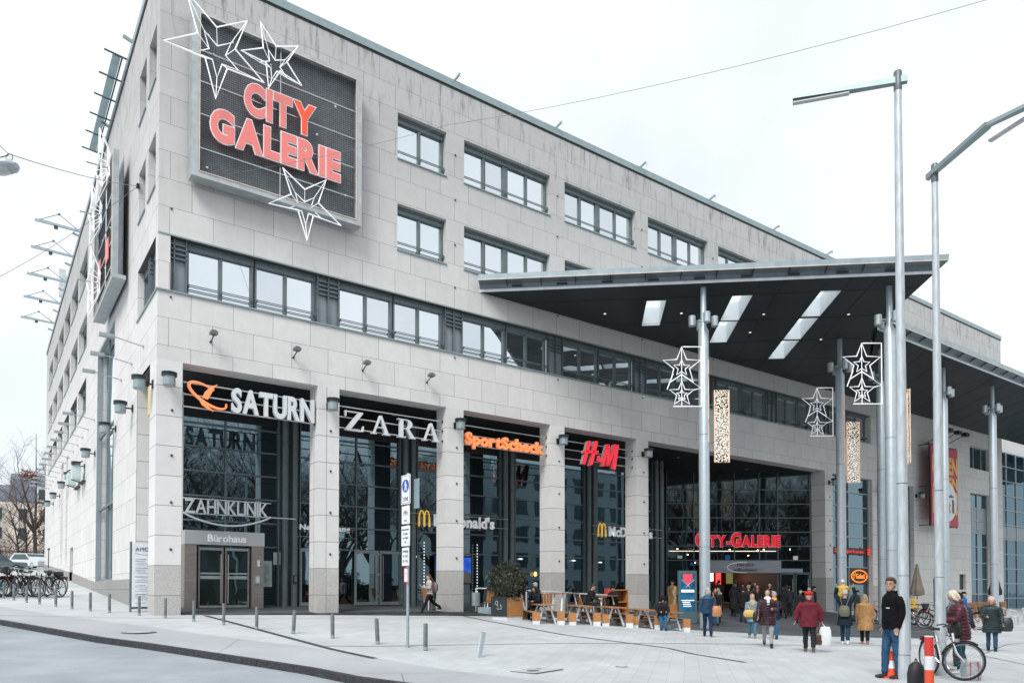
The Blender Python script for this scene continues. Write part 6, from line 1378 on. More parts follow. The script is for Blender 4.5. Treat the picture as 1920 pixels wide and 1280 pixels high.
    if puffer:
        m = MB(); k = hem+.06
        while k < 1.36:
            z0, wx, wy = min(R_, key=lambda r: abs(r[0]-k)); m.path([(TL if k > .9 else T)(((wx+.006)*cos(2*pi*j/24), (wy+.006)*sin(2*pi*j/24), k)) for j in range(24)], .017*s, 6, closed=True); k += .075
        for i in (0, 1):
            S, E_, W_, d2, sd = J['arm', i]
            for u in (.3, .6, .9):
                for a, c2, r in ((S, E_, .07), (E_, W_, .058)):
                    p = a.lerp(c2, u); d = (c2-a).normalized(); a1 = d.orthogonal().normalized(); a2 = d.cross(a1); m.path([TL(p+(a1*cos(2*pi*j/14)+a2*sin(2*pi*j/14))*(r*b_-.004)) for j in range(14)], .012*s, 5, closed=True)
        m.build('quilt_ribs', cm, cl, True)
    if hood == 'fur': m = MB(); leafy(m, TL((-.02, 0, 1.5)), .15*s, .06*s, 260, .045, 5); m.build('fur_trim', mat('fur', (.22, .18, .14), .9), cl)
    if hood == 'whitefur': m = MB(); leafy(m, TL((-.0, 0, 1.48)), .19*s, .07*s, 320, .05, 6); m.build('fur_trim', mat('fur_white', (.6, .57, .52), .9), cl)
    if scarf: q = MB(); q.loft([[TL((.02+rx*cos(2*pi*k/14), ry*sin(2*pi*k/14), z)) for k in range(14)] for z, rx, ry in ((1.36, .09, .08), (1.42, .125, .11), (1.5, .105, .1), (1.54, .08, .08))]); q.ball(TL((.12, 0, 1.36)), .07*s, .07*s, .1*s, 10); cloth('scarf', q, fab(scarf[0], scarf[1]), t, .016*s)
    # hair
    if hair:
        hm_ = mat('hair_'+hair, HAIR[hair], .6, 0, .35, 25, stretch=(1, 1, .2)); q = MB()
        if style in ('short', 'long', 'bob', 'tail'):
            hball((-.018, 0, .045), .1, .088, .1, q)
            if style != 'short': hball((-.045, 0, -.02), .075, .092, .12, q)
            else: hball((-.035, 0, .01), .075, .084, .09, q); hball((.05, 0, .1), .055, .06, .035, q)
            if style == 'long':
                q.loft([[Hh((-.07+rx*cos(2*pi*k/12), ry*sin(2*pi*k/12), z)) for k in range(12)] for z, rx, ry in ((-.32, .03, .08), (-.25, .045, .12), (-.1, .055, .12), (.05, .06, .1))])
                for sd in (-1, 1): q.path([Hh((.02, sd*.085, .04)), Hh((.03, sd*.095, -.08)), Hh((.03, sd*.09, -.24))], [.025*s, .03*s, .015*s], 8)
            if style == 'bob':
                for sd in (-1, 1): q.path([Hh((.03, sd*.075, .06)), Hh((.03, sd*.09, -.02)), Hh((.0, sd*.085, -.11))], [.025*s, .032*s, .02*s], 8)
        cloth('hair', q, hm_, body, .012*s, 1)
    if hat:
        kind, nm_, c = hat; q = MB()
        if kind == 'beanie': hball((-.01, 0, .065), .112, .1, .1, q); hball((-.01, 0, .03), .118, .104, .04, q)
        elif kind == 'beret': hball((-.015, 0, .085), .13, .125, .065, q); hball((-.0, 0, .05), .112, .1, .04, q)
        elif kind == 'cap': hball((-.01, 0, .07), .108, .094, .075, q); hball((.1, 0, .045), .06, .07, .012, q)
        elif kind == 'hood': hball((-.03, 0, .02), .125, .115, .145, q); 
        cloth('hat', q, fab(nm_, c), t, .013*s)
    return t, hands, TL, T, Hh
def bag(parent, c, w, h, d, m, strap=None, name='handbag'):
    c = V(c); q = MB(); q.loft([[c+V((d*k_*cos(2*pi*k/12), w*j*sin(2*pi*k/12), z)) for k in range(12)] for z, k_, j in ((-h, .5, .75), (-h*.7, .95, 1), (-h*.2, .9, .9), (0, .4, .7))]); o = q.build(name, m, parent, True)
    if strap: q = MB(); q.path(strap, .013, 5); q.build('strap', m, o)
    return o
def own_bag(label, pt, loc, face, *a, **k):
    t = thing('handbag' if 'name' not in k else k['name'], label, 'bag', loc, face); o = bag(t, *a, **k); return t
CAMA = lambda x, y: atan2(-26.36-y, -4.6-x)     # heading towards the camera
def P_(x, y, dz=0): return (x, y, Gz(x, y)+dz)
BLKC = ('black', (.018, .018, .02)); JE = ('jeans', (.03, .085, .16)); DJ = ('dark_jeans', (.02, .04, .08)); BT = ('black_trousers', (.015, .015, .017)); GT = ('tight', (.3, .3, .3))
# foreground man looking left
x, y = 9.18, -19.28; fc = CAMA(x, y)-.95
t, hands, TL, T, Hh = person('man with glasses in a black jacket and blue jeans standing beside the nearest street lamp', P_(x, y), fc, 1.87, ((-3, 2), (9, 6)), ((-6, 10, 20, 22), (-6, 10, 20, 22)), ('black_jacket', (.006, .006, .008)), .86, JE, ('sneaker_black', (.02, .02, .022)), 'brown', 'short', bulk=.98, vox=.012, fine=True, head_turn=36, hood=True)
m = MB()
for sd in (-1, 1): m.path([Hh((.102, sd*.034+.024*cos(2*pi*i/12), .022+.017*sin(2*pi*i/12))) for i in range(12)], .0022, 4, closed=True); m.path([Hh((.1, sd*.058, .026)), Hh((.03, sd*.082, .03)), Hh((-.01, sd*.085, .02))], .0025, 4)
m.path([Hh((.104, -.01, .026)), Hh((.104, .01, .026))], .0022, 4); m.build('glasses', BLK, t)
m = MB(); 
for sd in (-1, 1): m.path([Hh((.094, sd*.05, .048)), Hh((.1, sd*.03, .053)), Hh((.1, sd*.012, .048))], .004, 4)
m.build('eyebrows', mat('hair_brown', HAIR['brown']), t)
m = MB(); m.box(.135, .15, .04, .12, 1.3, 1.32); m.build('chest_print', CONC, t)
# woman in red coat, from behind
x, y = 13.3, -14.95
t, hands, TL, T, Hh = person('woman in a wide dark red coat and bright red beret walking away with two bags', P_(x, y), CAMA(x, y)+pi+.1, 1.6, ((10, 8), (-12, 10)), ((-12, 28, 10, 0), (2, 24, 8, 0)), ('wine', (.13, .02, .03)), .74, ('black_trousers', (.02, .022, .025)), ('shoe_olive', (.1, .1, .07)), None, hat=('beret', 'scarlet', (.6, .03, .012)), bulk=1.32, scarf=('wine_collar', (.11, .015, .025)))
h = hands[1]; W0 = t.matrix_basis
m = thing('shopping_bag', 'white plastic shopping bag carried by the woman in the red coat', 'bag', P_(x, y), t.rotation_euler.z); bag(m, h+V((0, -.07, -.08)), .16, .5, .07, mat('white_plastic', (.68, .74, .72), .35, 0, .06), [h, h+V((0, -.08, -.1))], 'sack')
m = thing('handbag', 'dark brown leather handbag carried beside the white shopping bag', 'handbag', P_(x, y), t.rotation_euler.z); bag(m, h+V((0, .08, -.26)), .15, .3, .06, mat('brown_leather', (.07, .035, .02), .4), [h+V((0, .15, -.3)), h, h+V((0, .01, -.3))], 'pouch')
# woman in purple puffer coat walking to camera
x, y = 13.46, -13.57
t, hands, TL, T, Hh = person('woman in a long aubergine quilted coat with a white scarf and grey trousers walking forward', P_(x, y), CAMA(x, y)+.05, 1.66, ((14, 2), (-14, 22)), ((0, 8, 95, 30), (8, 12, 30, 0)), ('aubergine', (.045, .02, .03)), .68, GT, ('shoe_black', (.012, .012, .012)), 'dark', 'bob', puffer=True, scarf=('white_scarf', (.62, .62, .66)), bulk=1.12, glossy=.35, hood=True, head_turn=-10)
m = thing('handbag', 'black shoulder bag hanging at the side of the woman with the white scarf', 'handbag', P_(x, y), t.rotation_euler.z); bag(m, (0, -.28, 1.0), .13, .3, .08, BLK, [V((0, -.28, 1.0)), V((0, -.16, 1.42))], 'pouch')
# couple behind her
x, y = 17.2, -10.3
t, hands, TL, T, Hh = person('woman in a pale blue-grey parka and jeans with a mustard bag', P_(x, y), CAMA(x, y)+.1, 1.54, ((10, 5), (-10, 12)), ((5, 12, 80, 30), (0, 8, 15, 0)), ('grey_blue', (.2, .27, .29)), .66, ('light_jeans', (.07, .19, .26)), ('shoe_tan', (.35, .25, .18)), 'light', 'tail', scarf=('beige_scarf', (.5, .35, .25)), bulk=1.05)
m = thing('handbag', 'mustard yellow bag held by the woman in the grey-blue parka', 'handbag', P_(x, y), t.rotation_euler.z); bag(m, (.2, -.12, .98), .2, .24, .08, mat('mustard', (.55, .36, .1), .5), [V((.15, -.1, .98)), V((.05, -.15, 1.2))], 'pouch')
x, y = 17.95, -10.65
person('grey-haired man in a dark jacket with an orange scarf and blue jeans', P_(x, y), CAMA(x, y)-.15, 1.66, ((8, 4), (-9, 10)), ((10, 14, 85, 40), (5, 10, 20, 0)), ('dark_navy', (.02, .022, .03)), .72, ('blue_jeans', (.03, .12, .22)), hair='grey', style='short', scarf=('orange_scarf', (.8, .32, .08)))
# man with child on shoulders
x, y = 17.56, -13.49
t, hands, TL, T, Hh = person('man in a long navy coat and grey beanie carrying a child on his shoulders', P_(x, y), CAMA(x, y)+pi-.1, 1.7, ((12, 6), (-10, 8)), ((150, 22, 60, 20), (150, 22, 60, 20)), ('navy_coat', (.012, .02, .032)), .62, DJ, ('sneaker_white', (.7, .7, .72)), None, hat=('beanie', 'beanie_grey', (.38, .36, .38)), bulk=1.05)
m = thing('rucksack', 'olive drawstring rucksack on the back of the man in the navy coat', 'backpack', P_(x, y), t.rotation_euler.z); o = bag(m, (-.2, 0, 1.22), .16, .34, .1, mat('olive_canvas', (.13, .125, .085), .7), None, 'sack'); q = MB(); q.path([(-.2, .05, 1.2), (-.12, .12, 1.42), (-.05, .13, 1.47)], .012, 5); q.path([(-.2, -.05, 1.2), (-.12, -.12, 1.42), (-.05, -.13, 1.47)], .012, 5); q.build('straps', MATS['olive_canvas'], o)
x2, y2 = x, y
t2, _, _, _, _ = person('small child in a yellow quilted overall sitting on a man’s shoulders', P_(x2+.08, y2+.12, 1.42), CAMA(x, y)+pi-.1, 1.08, ((70, 75), (70, 75)), ((40, 20, 60, 30), (40, 20, 60, 30)), ('yellow_suit', (.55, .36, .07)), .8, ('yellow_pants', (.5, .33, .07)), ('shoe_red', (.4, .1, .08)), None, hat=('beanie', 'cream_hat', (.6, .55, .5)), bulk=1.25, sit=.05)
# woman in camel coat
x, y = 18.26, -13.74
person('woman in a loose camel coat with long light brown hair seen from behind', P_(x, y), CAMA(x, y)+pi-.05, 1.58, ((8, 5), (-8, 6)), ((0, 10, 12, 0), (0, 10, 12, 0)), ('camel', (.36, .2, .09)), .5, ('tight_black', (.015, .015, .015)), ('shoe_redwhite', (.4, .12, .12)), 'light', 'long', scarf=('red_scarf', (.25, .03, .03)), bulk=1.15)
# blue puffer woman from behind
x, y = 14.6, -10.5
t, hands, TL, T, Hh = person('silver-haired woman in a blue quilted jacket walking past the picnic tables with a tan bag', P_(x, y), CAMA(x, y)+pi+.1, 1.6, ((14, 4), (-12, 14)), ((-5, 10, 10, 0), (0, 14, 25, 0)), ('blue_puffer', (.02, .055, .11)), .84, ('navy_pants', (.012, .03, .07)), ('boot_black', (.012, .012, .012)), 'grey', 'bob', puffer=True, glossy=.4, bulk=1.05)
m = thing('handbag', 'tan leather shoulder bag of the silver-haired woman in blue', 'handbag', P_(x, y), t.rotation_euler.z); bag(m, (-.06, -.27, 1.0), .17, .34, .09, mat('tan_leather', (.45, .2, .09), .5), [V((-.05, -.2, 1.0)), V((0, -.17, 1.43)), V((.05, -.22, 1.0))], 'pouch')
# right: woman reading, woman in pink hat, man with round backpack
x, y = 10.6, -19.0
t, hands, TL, T, Hh = person('blond woman in a burgundy quilted jacket looking down at a map behind the white bicycle', P_(x+.66, y-.56), CAMA(x, y)-1.25, 1.66, ((5, 4), (-6, 6)), ((25, 6, 70, 25), (25, 6, 70, 25)), ('burgundy', (.085, .022, .035)), .72, ('teal_jeans', (.015, .05, .07)), ('shoe_pale', (.5, .48, .5)), 'pale_blond', 'bob', puffer=True, glossy=.4, bulk=1.2, scarf=('grey_scarf', (.15, .15, .16)), head_down=22, lean=8, hood=True, fine=True)
m = thing('folded_map', 'dark brown folded map in the hands of the blond woman in burgundy', 'map', t.location, t.rotation_euler.z); q = MB(); q.add([hands[0]+V((-.02, .02, -.02)), hands[1]+V((-.02, -.02, -.02)), hands[1]+V((.3, -.05, .06)), hands[0]+V((.3, .05, .06))], [(0,1,2,3)]); q.add([hands[0]+V((-.02, .02, -.03)), hands[1]+V((-.02, -.02, -.03)), hands[1]+V((.3, -.05, .05)), hands[0]+V((.3, .05, .05))], [(0,3,2,1)]); q.build('paper', mat('map_brown', (.09, .06, .055), .6), m)
m = thing('shoulder_bag', 'black bag at the hip of the blond woman in burgundy', 'handbag', t.location, t.rotation_euler.z); bag(m, (.12, .2, 1.05), .13, .28, .08, BLK, [V((.1, .2, 1.05)), V((0, .1, 1.45))], 'pouch')
x, y = 19.23, -17.0
t, hands, TL, T, Hh = person('woman in a pink knitted hat and long dark green coat with a dark bag', P_(x, y), CAMA(x, y)+.1, 1.56, ((6, 3), (-6, 5)), ((5, 14, 20, 0), (10, 14, 75, 30)), ('dark_green', (.025, .04, .045)), .6, ('wide_jeans', (.03, .08, .14)), hair='light', style='bob', hat=('beanie', 'pink_hat', (.65, .42, .38)), puffer=True, glossy=.5, bulk=1.18, hood='fur')
m = thing('handbag', 'large dark green shoulder bag of the woman in the pink hat', 'handbag', P_(x, y), t.rotation_euler.z); bag(m, (.02, .33, .98), .2, .4, .12, mat('dark_bag', (.02, .035, .04), .5), [V((.0, .3, .98)), V((0, .2, 1.43))], 'pouch')
x, y = 12.85, -18.85
t, hands, TL, T, Hh = person('person in dark grey with a round backpack half hidden by a street lamp', P_(x, y), CAMA(x, y)+pi-.4, 1.6, ((4, 3), (-5, 5)), ((5, 8, 40, 0), (5, 8, 40, 0)), ('slate', (.035, .045, .055)), .8, ('brown_trousers', (.05, .035, .03)), hair='dark', hat=('beanie', 'dark_cap', (.015, .015, .018)), bulk=1.15)
m = thing('rucksack', 'round dark backpack on the person behind the right street lamp', 'backpack', P_(x, y), t.rotation_euler.z); bag(m, (-.22, 0, 1.35), .17, .38, .12, mat('slate_bag', (.04, .055, .065), .6), None, 'sack')
x, y = 33.0, -10.4
person('person in a bright blue jacket and dark cap far behind the woman reading', P_(x, y), CAMA(x, y)+1.2, 1.72, ((8, 5), (-8, 8)), coat=('bright_blue', (.01, .12, .42)), hair='dark', hat=('cap', 'dark_cap', (.015, .015, .018)), vox=.022)
# woman walking with phone in front of the arcade
x, y = 9.9, -.5
t, hands, TL, T, Hh = person('woman in a pale padded jacket striding left while looking at her phone', P_(x, y), radians(180)-.1, 1.62, ((28, 4), (-30, 26)), ((15, 6, 85, 10), (-5, 10, 15, 0)), ('pale_jacket', (.45, .4, .38)), .86, ('tight_black', (.015, .015, .015)), ('boot_black', (.012, .012, .012)), 'brown', 'tail', puffer=True, head_down=12, bulk=.95)
m = thing('phone', 'white smartphone in the hand of the striding woman', 'phone', P_(x, y), t.rotation_euler.z); q = MB(); h = hands[0]; q.bar(h+V((.02, 0, -.01)), h+V((.1, 0, .1)), .07, .01, up=(1, 0, -1)); q.build('case', CONC, m)
m = thing('shoulder_bag', 'large mauve-brown shoulder bag on the back of the striding woman', 'handbag', P_(x, y), t.rotation_euler.z); bag(m, (-.22, .05, 1.22), .2, .4, .12, mat('mauve_leather', (.14, .085, .095), .45), [V((-.2, .12, 1.2)), V((0, .12, 1.45)), V((-.2, .0, 1.2))], 'pouch')
# people sitting on the terrace
def seated(label, x, y, f, H, coat, hair, style='short', seat=.44, **k): return person(label, P_(x, y), f, H, ((82, 80), (80, 78)), ((35, 8, 60, 30), (35, 8, 60, 30)), coat, .88, k.pop('tr', BT), hair=hair, style=style, sit=seat, lean=12, vox=.02, **k)
seated('dark-haired woman in a dark blue coat sitting at the first picnic table', 12.75, -3.75, radians(205), 1.64, ('petrol', (.01, .02, .028)), 'dark', 'long', head_down=15)
seated('grey-haired man in black sitting behind the railing near the fourth pillar', 14.4, -1.75, radians(190), 1.7, BLKC, 'grey', seat=.5)
seated('man with short dark hair in black sitting right of the fourth pillar', 16.5, -2.6, radians(-60), 1.76, BLKC, 'dark', seat=.55)
seated('man in a black beanie sitting by the double mullion', 18.1, -2.45, radians(210), 1.78, BLKC, 'dark', hat=('beanie', 'dark_cap', (.015, .015, .018)), seat=.55)
seated('person in a black fur-hooded parka sitting on the bench looking at a phone', 15.5, -7.7, CAMA(15.3, -7.7)+.1, 1.6, BLKC, None, hat=('hood', 'black_hood', (.014, .014, .015)), hood='fur', tr=('bright_jeans', (.02, .12, .24)), head_down=25)
# people at the main entrance
EP = [(21.9, -4.9, 0, 1.66, 'woman with long brown hair and a dark jacket over bright jeans by the advertising totem', BLKC, ('light_jeans', (.05, .17, .26)), 'brown', 'long', None, .8),
      (23.2, -4.0, 0, 1.62, 'long-haired woman with a white fur collar left of the canopy column', BLKC, BT, 'light', 'long', 'whitefur', .6),
      (25.2, -3.9, 1, 1.74, 'man in a black coat just right of the canopy column', BLKC, DJ, 'dark', 'short', None, .72),
      (26.4, -3.3, 1, 1.78, 'tall man in dark clothes raising his hand near the canopy column', ('anthracite', (.03, .032, .035)), DJ, 'light', 'short', None, .8),
      (27.2, -1.8, 1, 1.7, 'person in a long black coat entering through the main doors', BLKC, BT, 'dark', 'bob', None, .4),
      (28.2, -3.4, 1, 1.74, 'man in black with a dark backpack entering the mall', BLKC, BT, 'dark', 'short', None, .75),
      (29.6, -1.5, 0, 1.68, 'woman with a reddish scarf in the middle of the entrance crowd', ('dark_brown', (.03, .022, .02)), BT, 'brown', 'long', None, .6),
      (30.6, .2, 1, 1.72, 'dark figure deep in the doorway under the welcome sign', ('anthracite', (.03, .032, .035)), BT, 'dark', 'short', None, .7),
      (31.4, -1.0, 1, 1.7, 'bald-looking man in a black jacket at the right side of the doors', BLKC, DJ, 'grey', 'short', None, .8),
      (31.6, -3.3, 1, 1.7, 'man with a pale beanie behind the couple with scarves', ('grey_jacket', (.1, .11, .12)), DJ, None, 'short', None, .78),
      (24.0, -.5, 0, 1.7, 'woman in an ochre coat and dark hat in the left doorway', ('ochre_coat', (.16, .09, .04)), BT, 'dark', 'bob', None, .5),
      (29.0, 2.5, 1, 1.75, 'tall person with a checked scarf standing inside the entrance recess', ('anthracite', (.03, .032, .035)), BT, 'brown', 'short', None, .6)]
EP += [(24.6, -2.3, 1, 1.7, 'person in black behind the woman with the white fur collar', BLKC, BT, 'dark', 'bob', None, .7),
      (27.6, .4, 0, 1.68, 'dark-coated woman with pale hair waiting inside the recess by the door post', BLKC, DJ, 'grey', 'bob', None, .55),
      (29.9, 1.3, 1, 1.76, 'broad man in a black anorak filling the left half of the doorway', BLKC, BT, 'dark', 'short', None, .72),
      (32.2, .6, 0, 1.7, 'young man in black facing out beside the automatic door frame', BLKC, DJ, 'brown', 'short', None, .8),
      (33.6, -.6, 1, 1.66, 'small woman in a dark parka near the right pair of doors', ('anthracite', (.03, .032, .035)), BT, 'brown', 'long', None, .65),
      (28.8, -4.6, 0, 1.72, 'person in a dark coat just behind the mustard bag', BLKC, BT, 'dark', 'short', None, .6),
      (30.3, -2.6, 1, 1.7, 'person in a black hooded coat in front of the automatic doors', BLKC, BT, 'dark', 'bob', None, .5),
      (28.9, -.6, 1, 1.8, 'tallest dark figure of the entrance crowd, seen from behind', BLKC, BT, 'dark', 'short', None, .62),
      (27.0, -3.2, 0, 1.66, 'woman in black with a brown bob facing out of the crowd', BLKC, BT, 'brown', 'bob', None, .6),
      (31.9, -1.9, 1, 1.7, 'man in a slate anorak walking in behind the pale beanie', ('anthracite', (.03, .032, .035)), BT, 'dark', 'short', None, .75),
      (32.9, 1.4, 1, 1.72, 'dark silhouette just inside the doors under the steel canopy', BLKC, BT, 'dark', 'short', None, .6),
      (31.2, 2.4, 0, 1.7, 'figure in brown barely visible inside the hall behind the crowd', ('dark_brown', (.03, .022, .02)), BT, 'brown', 'long', None, .6)]
for i, (x, y, away, H, lab, coat, tr, hair, style, hood, hem) in enumerate(EP):
    f = CAMA(x, y)+(pi if away else 0)+random.uniform(-.5, .5); k = random.choice((6, 10, 14)); hat = ('beanie', 'beanie_grey', (.38, .36, .38)) if hair is None else (('cap', 'dark_cap', (.015, .015, .018)) if 'hat' in lab else None)
    t, hands, *_ = person(lab, P_(x, y), f, H, ((k, 6), (-k, 8)), ((random.uniform(-8, 20), 8, random.uniform(10, 60), 15), (random.uniform(-8, 20) if i != 3 else 120, 8, random.uniform(10, 60), 15)), coat, hem, tr, hair=hair, style=style, hood=hood, vox=.022, hat=hat, scarf=('rust_scarf', (.35, .12, .08)) if 'scarf in' in lab or 'reddish' in lab else None)
x, y = 32.44, -3.04
person('person in a black coat and dark cap close behind the woman in the red beret', P_(x, y), CAMA(x, y)+1.9, 1.8, coat=BLKC, hair='dark', hat=('cap', 'dark_cap', (.015, .015, .018)), vox=.022)
x, y = 34.4, -4.4
person('person in an olive jacket and black cap standing under the oval neon sign', P_(x, y), CAMA(x, y)+1.2, 1.72, coat=('olive_jacket', (.05, .055, .045)), hair='dark', hat=('cap', 'dark_cap', (.015, .015, .018)), vox=.022)
# ================================================================ TREES, HOUSES AND CARS
BARK = mat('bark', (.05, .042, .036), .9, 0, .35, 14); TWIG = mat('twig', (.075, .06, .052), .9, 0, .3, 10)
def tree_mesh(seed, H, trunk_h, spread, levels=5, leader=.0, r0=.16):
    rnd = random.Random(seed); tr = MB(); cr = MB()
    tr.path([(0, 0, -.3), (.04, .02, trunk_h*.5), (0, .03, trunk_h)], [r0*1.25, r0, r0*.85], 8)
    def grow(p, d, L, r, lv):
        n = 4; pts = [p]; rs = [r]; q = V(p); dd = V(d)
        for i in range(n):
            dd = (dd+V((rnd.uniform(-1, 1), rnd.uniform(-1, 1), rnd.uniform(-.4, .8)))*.17).normalized(); q = q+dd*L/n; pts.append(q); rs.append(r*(1-.5*(i+1)/n))
        cr.path(pts, rs, 5 if lv < 2 else 3, cap=False)
        if lv >= levels: return
        k = rnd.choice((2, 3, 3)) if lv < 4 else 2
        for j in range(k+1):
            u = pts[rnd.choice((2, 3, 4, 4))]; a = rnd.uniform(0, 2*pi); o = V((cos(a), sin(a), rnd.uniform(-.1, .6))); nd = (dd*(.75)+o*spread).normalized(); grow(u, nd, L*rnd.uniform(.58, .82), r*.5*rnd.uniform(.75, 1), lv+1)
    top = V((0, .03, trunk_h)); L0 = (H-trunk_h)*.42
    for j in range(5): a = 2*pi*j/5+rnd.random(); grow(top+V((0, 0, rnd.uniform(-.4, .5))), V((cos(a)*.7, sin(a)*.7, 1)).normalized(), L0*rnd.uniform(.8, 1.1), r0*.55, 1)
    grow(top, V((0, 0, 1)), (H-trunk_h)*(.55 if not leader else .5), r0*.8, 1)
    if leader: cr.path([(0, 0, trunk_h), (.05, 0, H*.6), (0, .02, H)], [r0*.7, r0*.35, .02], 5)
    return tr.mesh('trunk', BARK, True), cr.mesh('crown', TWIG)
def tree(label, loc, meshes, rz=0, sc_=1, group=None):
    t = thing('bare_tree', label, 'tree', loc, rz, group); put('trunk', meshes[0], t); put('crown', meshes[1], t); t.scale = (sc_,)*3; return t
ma = tree_mesh(3, 11.7, 3.2, .75, 5, 1); mb_ = tree_mesh(5, 9.5, 2.8, .8, 5)
tree('tallest bare tree at the far left with a spire-like top', (-.35, 59.2, Gz(0, 59)-.0), ma, .4, 1.12)
t = tree('bare tree with forked trunk left of the tallest one', (-1.0, 59.6, Gz(0, 59)), mb_, 2.1, .8); t = tree('slim bare tree between the forked one and the bicycles', (-1.7, 60.4, Gz(0, 60)), mb_, 4.0, .72)
t = thing('red_leaf_clump', 'clump of withered red leaves in the crown of the tallest left tree', 'leaves', (-1.0, 59.2, 12.9)); m = MB(); leafy(m, (0, 0, 0), .75, .5, 260, .16, 4); m.build('leaves', mat('red_leaves', (.22, .05, .03), .7, 0, .4), t)
t = thing('hedge', 'leafless brown shrubs behind the parked cars at the far left', 'hedge', (-5.2, 72, Gz(0, 60))); m = MB()
for i in range(9): rr = random.Random(i); leafy(m, (-3+1.1*i, rr.uniform(-.5, .5), 1.6+rr.random()), 1.3, 1.7, 420, .16, 20+i)
m.build('twigs', mat('shrub_brown', (.2, .15, .12), .9, 0, .3), t)
# conifer-like dark tree mass + hedge trees behind end wall edge
t = thing('ivy_tree', 'bushy ivy-grown tree right at the far end of the side wall', 'tree', (1.4, 66, Gz(0, 60))); m = MB(); m.path([(0, 0, -.3), (0, 0, 4)], [.2, .12], 8); m.build('trunk', BARK, t); m = MB(); leafy(m, (0, 0, 4.2), 1.6, 3.4, 1500, .2, 8); m.build('crown', mat('ivy_brown', (.12, .1, .075), .9, 0, .4), t)
# houses far left
CRM = mat('cream_plaster', (.85, .77, .68), .8, 0, .08); SLT = mat('slate_roof', (.13, .15, .18), .6, 0, .25, 5); HG = GLU
t = thing('house', 'cream town house with a slate mansard roof and white dormer at the far left', 'house', (-2.3, 103, Gz(0, 60)+1.0)); m = MB(); m.box(-9, 12, 0, 9, -4, 9.6); m.build('wall', CRM, t)
m = MB(); m.prism([(0, 9.6), (9, 9.6), (7.8, 13.2), (4.5, 14.4), (1.2, 13.2)], (1.2, 0, 0), Y3, Z3, X3, 11); m.prism([(0, 9.6), (9, 9.6), (7.9, 11.6), (4.5, 12.6), (1.1, 11.6)], (-9, 0, 0), Y3, Z3, X3, 10.2); rf = m.build('roof', SLT, t)
for x, z in ((4.2, 9.9), (7.5, 9.9)): d = MB().box(x, x+1.9, -.1, 2, z, z+2.2).build('dormer', mat('dormer_white', (.6, .62, .64)), rf); MB().box(x+.3, x+1.6, -.13, -.105, z+.3, z+1.8).build('pane', mat('pane_dark', (.05, .08, .09), .2), d)
m = MB(); m.box(-2, -1.2, 3, 3.8, 12, 14.5); m.build('chimney', mat('chimney', (.3, .2, .16)), rf)
for zz in (1.0, 4.2, 7.0):
    for i in range(6): f = MB().box(-7+3*i, -5.8+3*i, -.06, .1, zz, zz+1.8).build('window', mat('dormer_white', (.6, .62, .64)), t); MB().box(-6.9+3*i, -5.9+3*i, -.08, -.061, zz+.1, zz+1.7).build('pane', MATS['pane_dark'], f)
t = thing('house', 'grey-roofed lower house at the left picture edge', 'house', (-12, 96, Gz(0, 60))); m = MB(); m.box(-8, 7, 0, 9, -4, 8.2); m.build('wall', mat('pale_plaster', (.55, .5, .44), .8), t); m = MB(); m.prism([(0, 8.2), (9, 8.2), (4.5, 12)], (-8, 0, 0), Y3, Z3, X3, 15); m.build('roof', SLT, t)
for i in range(5): f = MB().box(-6+2.7*i, -5+2.7*i, -.06, .1, 4.5, 6).build('window', MATS['dormer_white'], t); MB().box(-5.9+2.7*i, -5.1+2.7*i, -.08, -.061, 4.6, 5.9).build('pane', MATS['pane_dark'], f)
t = thing('brick_building', 'pink-red building mirrored between the slim side windows at the far end', 'building', (4, 78, Gz(0, 60))); m = MB(); m.box(-2, 16, 0, 8, -4, 14); m.build('wall', mat('red_render', (.35, .16, .12), .8), t)
for i in range(4): f = MB().box(-.5+3*i, .8+3*i, -.06, .1, 7, 9).build('window', MATS['dormer_white'], t)
